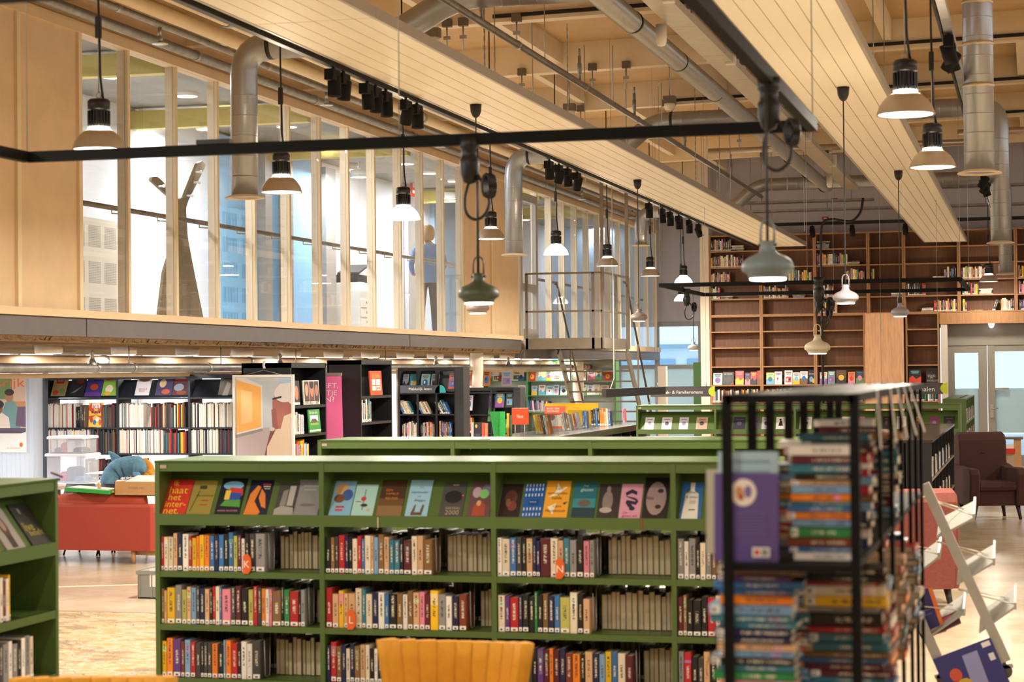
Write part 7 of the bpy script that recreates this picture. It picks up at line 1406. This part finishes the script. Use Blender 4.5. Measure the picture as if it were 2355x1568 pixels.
# green folders and standing books left of the sign
def up_item(px0, px1, py0, py1, Y, c_, items, label, th=.03, name='display_book', cat='book', uy=(0, .1, 1)):
    o = P(px0, py1, Y=Y); w_ = P(px1, py1, Y=Y).x - o.x; h_ = P(px0, py0, Y=Y).z - o.z
    return face_book(o, (1, 0, 0), uy, w_, h_, c_, items, label, 'new books on the dark counter', th=th, name=name, cat=cat)
YB = QY0 - .35
tag(MB().box(P(1080, 1008, Y=YB).x, QX - .3, YB - .2, YB + .34, 1.0, 1.06).build('low_table', mat('#5a5450', .4)), 'dark ledge at the near end of the counter carrying standing books', 'ledge')
z_l = 1.06
def on_ledge(px0, px1, py0, c_, items, label, name='display_book', cat='book', th=.03, uy=(0, .04, 1), dy=0):
    o = P(px0, 1000, Y=YB + dy); o.z = z_l; w_ = P(px1, 1000, Y=YB + dy).x - o.x; h_ = P(px0, py0, Y=YB + dy).z - z_l; return face_book(o, (1, 0, 0), uy, w_, h_, c_, items, label, 'new books on the dark counter', th=th, name=name, cat=cat)
on_ledge(1083, 1089, 971, '#a8a29c', [], 'grey book spine at the near end of the counter')
on_ledge(1090, 1107, 971, '#1f1c2a', [('e', .3, .85, .15, .07, '#c9a04a'), ('r', .2, .3, .6, .25, '#3a3648'), ('e', .7, .1, .1, .05, '#c9b48a')], 'black book with small golden ornaments near the column')
on_ledge(1108, 1114, 972, '#d8432a', [], 'red-orange book spine next to the black ornamented book'); on_ledge(1115, 1121, 973, '#b5705a', [], 'dusty red book spine beside the green folder')
t = thing('folder', 'bright green patterned folder standing half open on the counter', 'folder', P(1145, 1005, Y=YB)); g0 = P(1131, 946, Y=YB); g1 = P(1163, 946, Y=YB); gb0 = P(1142, 1008, Y=YB); gb1 = P(1163, 1008, Y=YB); gm = P(1149, 946, Y=YB); gmb = P(1149, 1008, Y=YB); GF = mat('#2f9a4a', .5, noise=.25, scale=60)
MB().prism([(g0.x, YB - .08, g0.z), (gm.x, YB, gm.z), (gmb.x, YB, z_l), (gb0.x, YB - .04, z_l)], (0, .008, 0)).build('front_flap', GF, t); MB().prism([(gm.x, YB, gm.z), (g1.x, YB - .03, g1.z), (g1.x, YB - .03, z_l), (gmb.x, YB, z_l)], (0, .008, 0)).build('back_flap', GF, t)
on_ledge(1165, 1170, 950, '#d8a83a', [], 'amber book spine behind the green folder', dy=.1); on_ledge(1171, 1176, 955, '#3f4f3a', [], 'dark green book spine behind the orange sign', dy=.1)
t = stack(P(1200, 1004, Y=YB).x, YB - .05, z_l, 0, [('k', .02), ('o', .018)], '{c} book lying on the ledge below the orange sign, {n} from below', 'new books on the dark counter', w=.3, d=.2)
# on the counter: groups of leaning books and clear holders
ACR = glass_mat('acrylic', (.9, .92, .93))
def holder(px, label):
    y = cy_(px); t = thing('acrylic_holder', label, 'book holder', (CX, y, 1.08), group='clear book holders')
    MB().prism([(CX - .2, y, 1.08), (CX + .2, y, 1.08), (CX + .2, y + .12, 1.34), (CX - .2, y + .12, 1.34)], (0, .006, 0)).build('front_sheet', ACR, t); MB().prism([(CX - .2, y + .24, 1.08), (CX + .2, y + .24, 1.08), (CX + .2, y + .13, 1.34), (CX - .2, y + .13, 1.34)], (0, .006, 0)).build('back_sheet', ACR, t)
for i, px in enumerate((1222, 1238, 1262, 1335)): holder(px, f'clear acrylic book holder on the dark counter, {ordn(i + 1)} from the orange sign')
for j, (px, cols, nm) in enumerate(((1268, 'yyokwo', 'amber and orange'), (1322, 'ceie', 'grey'), (1345, 'pw', 'pink'), (1362, 'bs', 'blue'), (1398, 'kdbkooacb', 'mixed'), (1450, 'p', 'single pink'))):
    y = cy_(px); row((CX - .1 - .015 * len(cols), y), (1, 0, 0), 0, [(c_, .03) for c_ in cols], 1.081, f'{{c}} new book, {{n}} of the {nm} group on the dark counter', 'new books on the dark counter', h=(.2, .25), lean=-.2 if j in (0, 1, 2) else -.05)
up_item(1252, 1300, 934, 985, cy_(1300) + .6, '#e5512f', [('t', 'BOEK EEN', .4, .9, .6, '#f2d0b8'), ('t', 'AFSPRAAK', .4, .78, .62, '#f2d0b8'), ('r', .1, .1, .75, .5, '#d8c9b8'), ('e', .35, .5, .15, .14, '#8a4a34')], 'red poster card with a photo standing on the counter', th=.006, name='poster_card', cat='poster')
YP = 39.0; tag(MB().box(P(1253, 930, Y=YP).x, P(1376, 930, Y=YP).x, YP, YP + .03, .3, P(1330, 927, Y=YP).z).build('yellow_board', mat('#f0b512', .6)), 'big yellow board standing behind the staircase foot', 'board')
tag(MB().box(P(1513, 900, Y=45).x, P(1532, 900, Y=45).x, 45, 45.2, 0, P(1520, 842, Y=45).z).build('notice_pillar', mat('#f0e2d4', .6)), 'white notice pillar beside the far window', 'pillar')
t = MB().box(P(1595, 900, Y=40).x, P(1618, 900, Y=40).x, 40, 40.3, 0, P(1600, 833, Y=40).z).build('green_partition', mat('#3f6a30', .5)); tag(t, 'tall green panel standing beside the white pilaster', 'panel')

# small far books that are too narrow to tell apart one by one
BM_ = bpy.data.materials.new('far_books'); BM_.use_nodes = True; _b = BM_.node_tree.nodes['Principled BSDF']; _b.inputs['Roughness'].default_value = .5
_a = BM_.node_tree.nodes.new('ShaderNodeAttribute'); _a.attribute_name = 'book_colour'; BM_.node_tree.links.new(_a.outputs['Color'], _b.inputs['Base Color'])
fb_ = BUCKET.build('far_books', BM_); tag(fb_, 'rows of small far books filling the lower shelves behind the foreground', 'books', None, 'stuff')
ca_ = fb_.data.attributes.new('book_colour', 'FLOAT_COLOR', 'FACE'); ca_.data.foreach_set('color', [x for c_ in BCOL for x in c_])
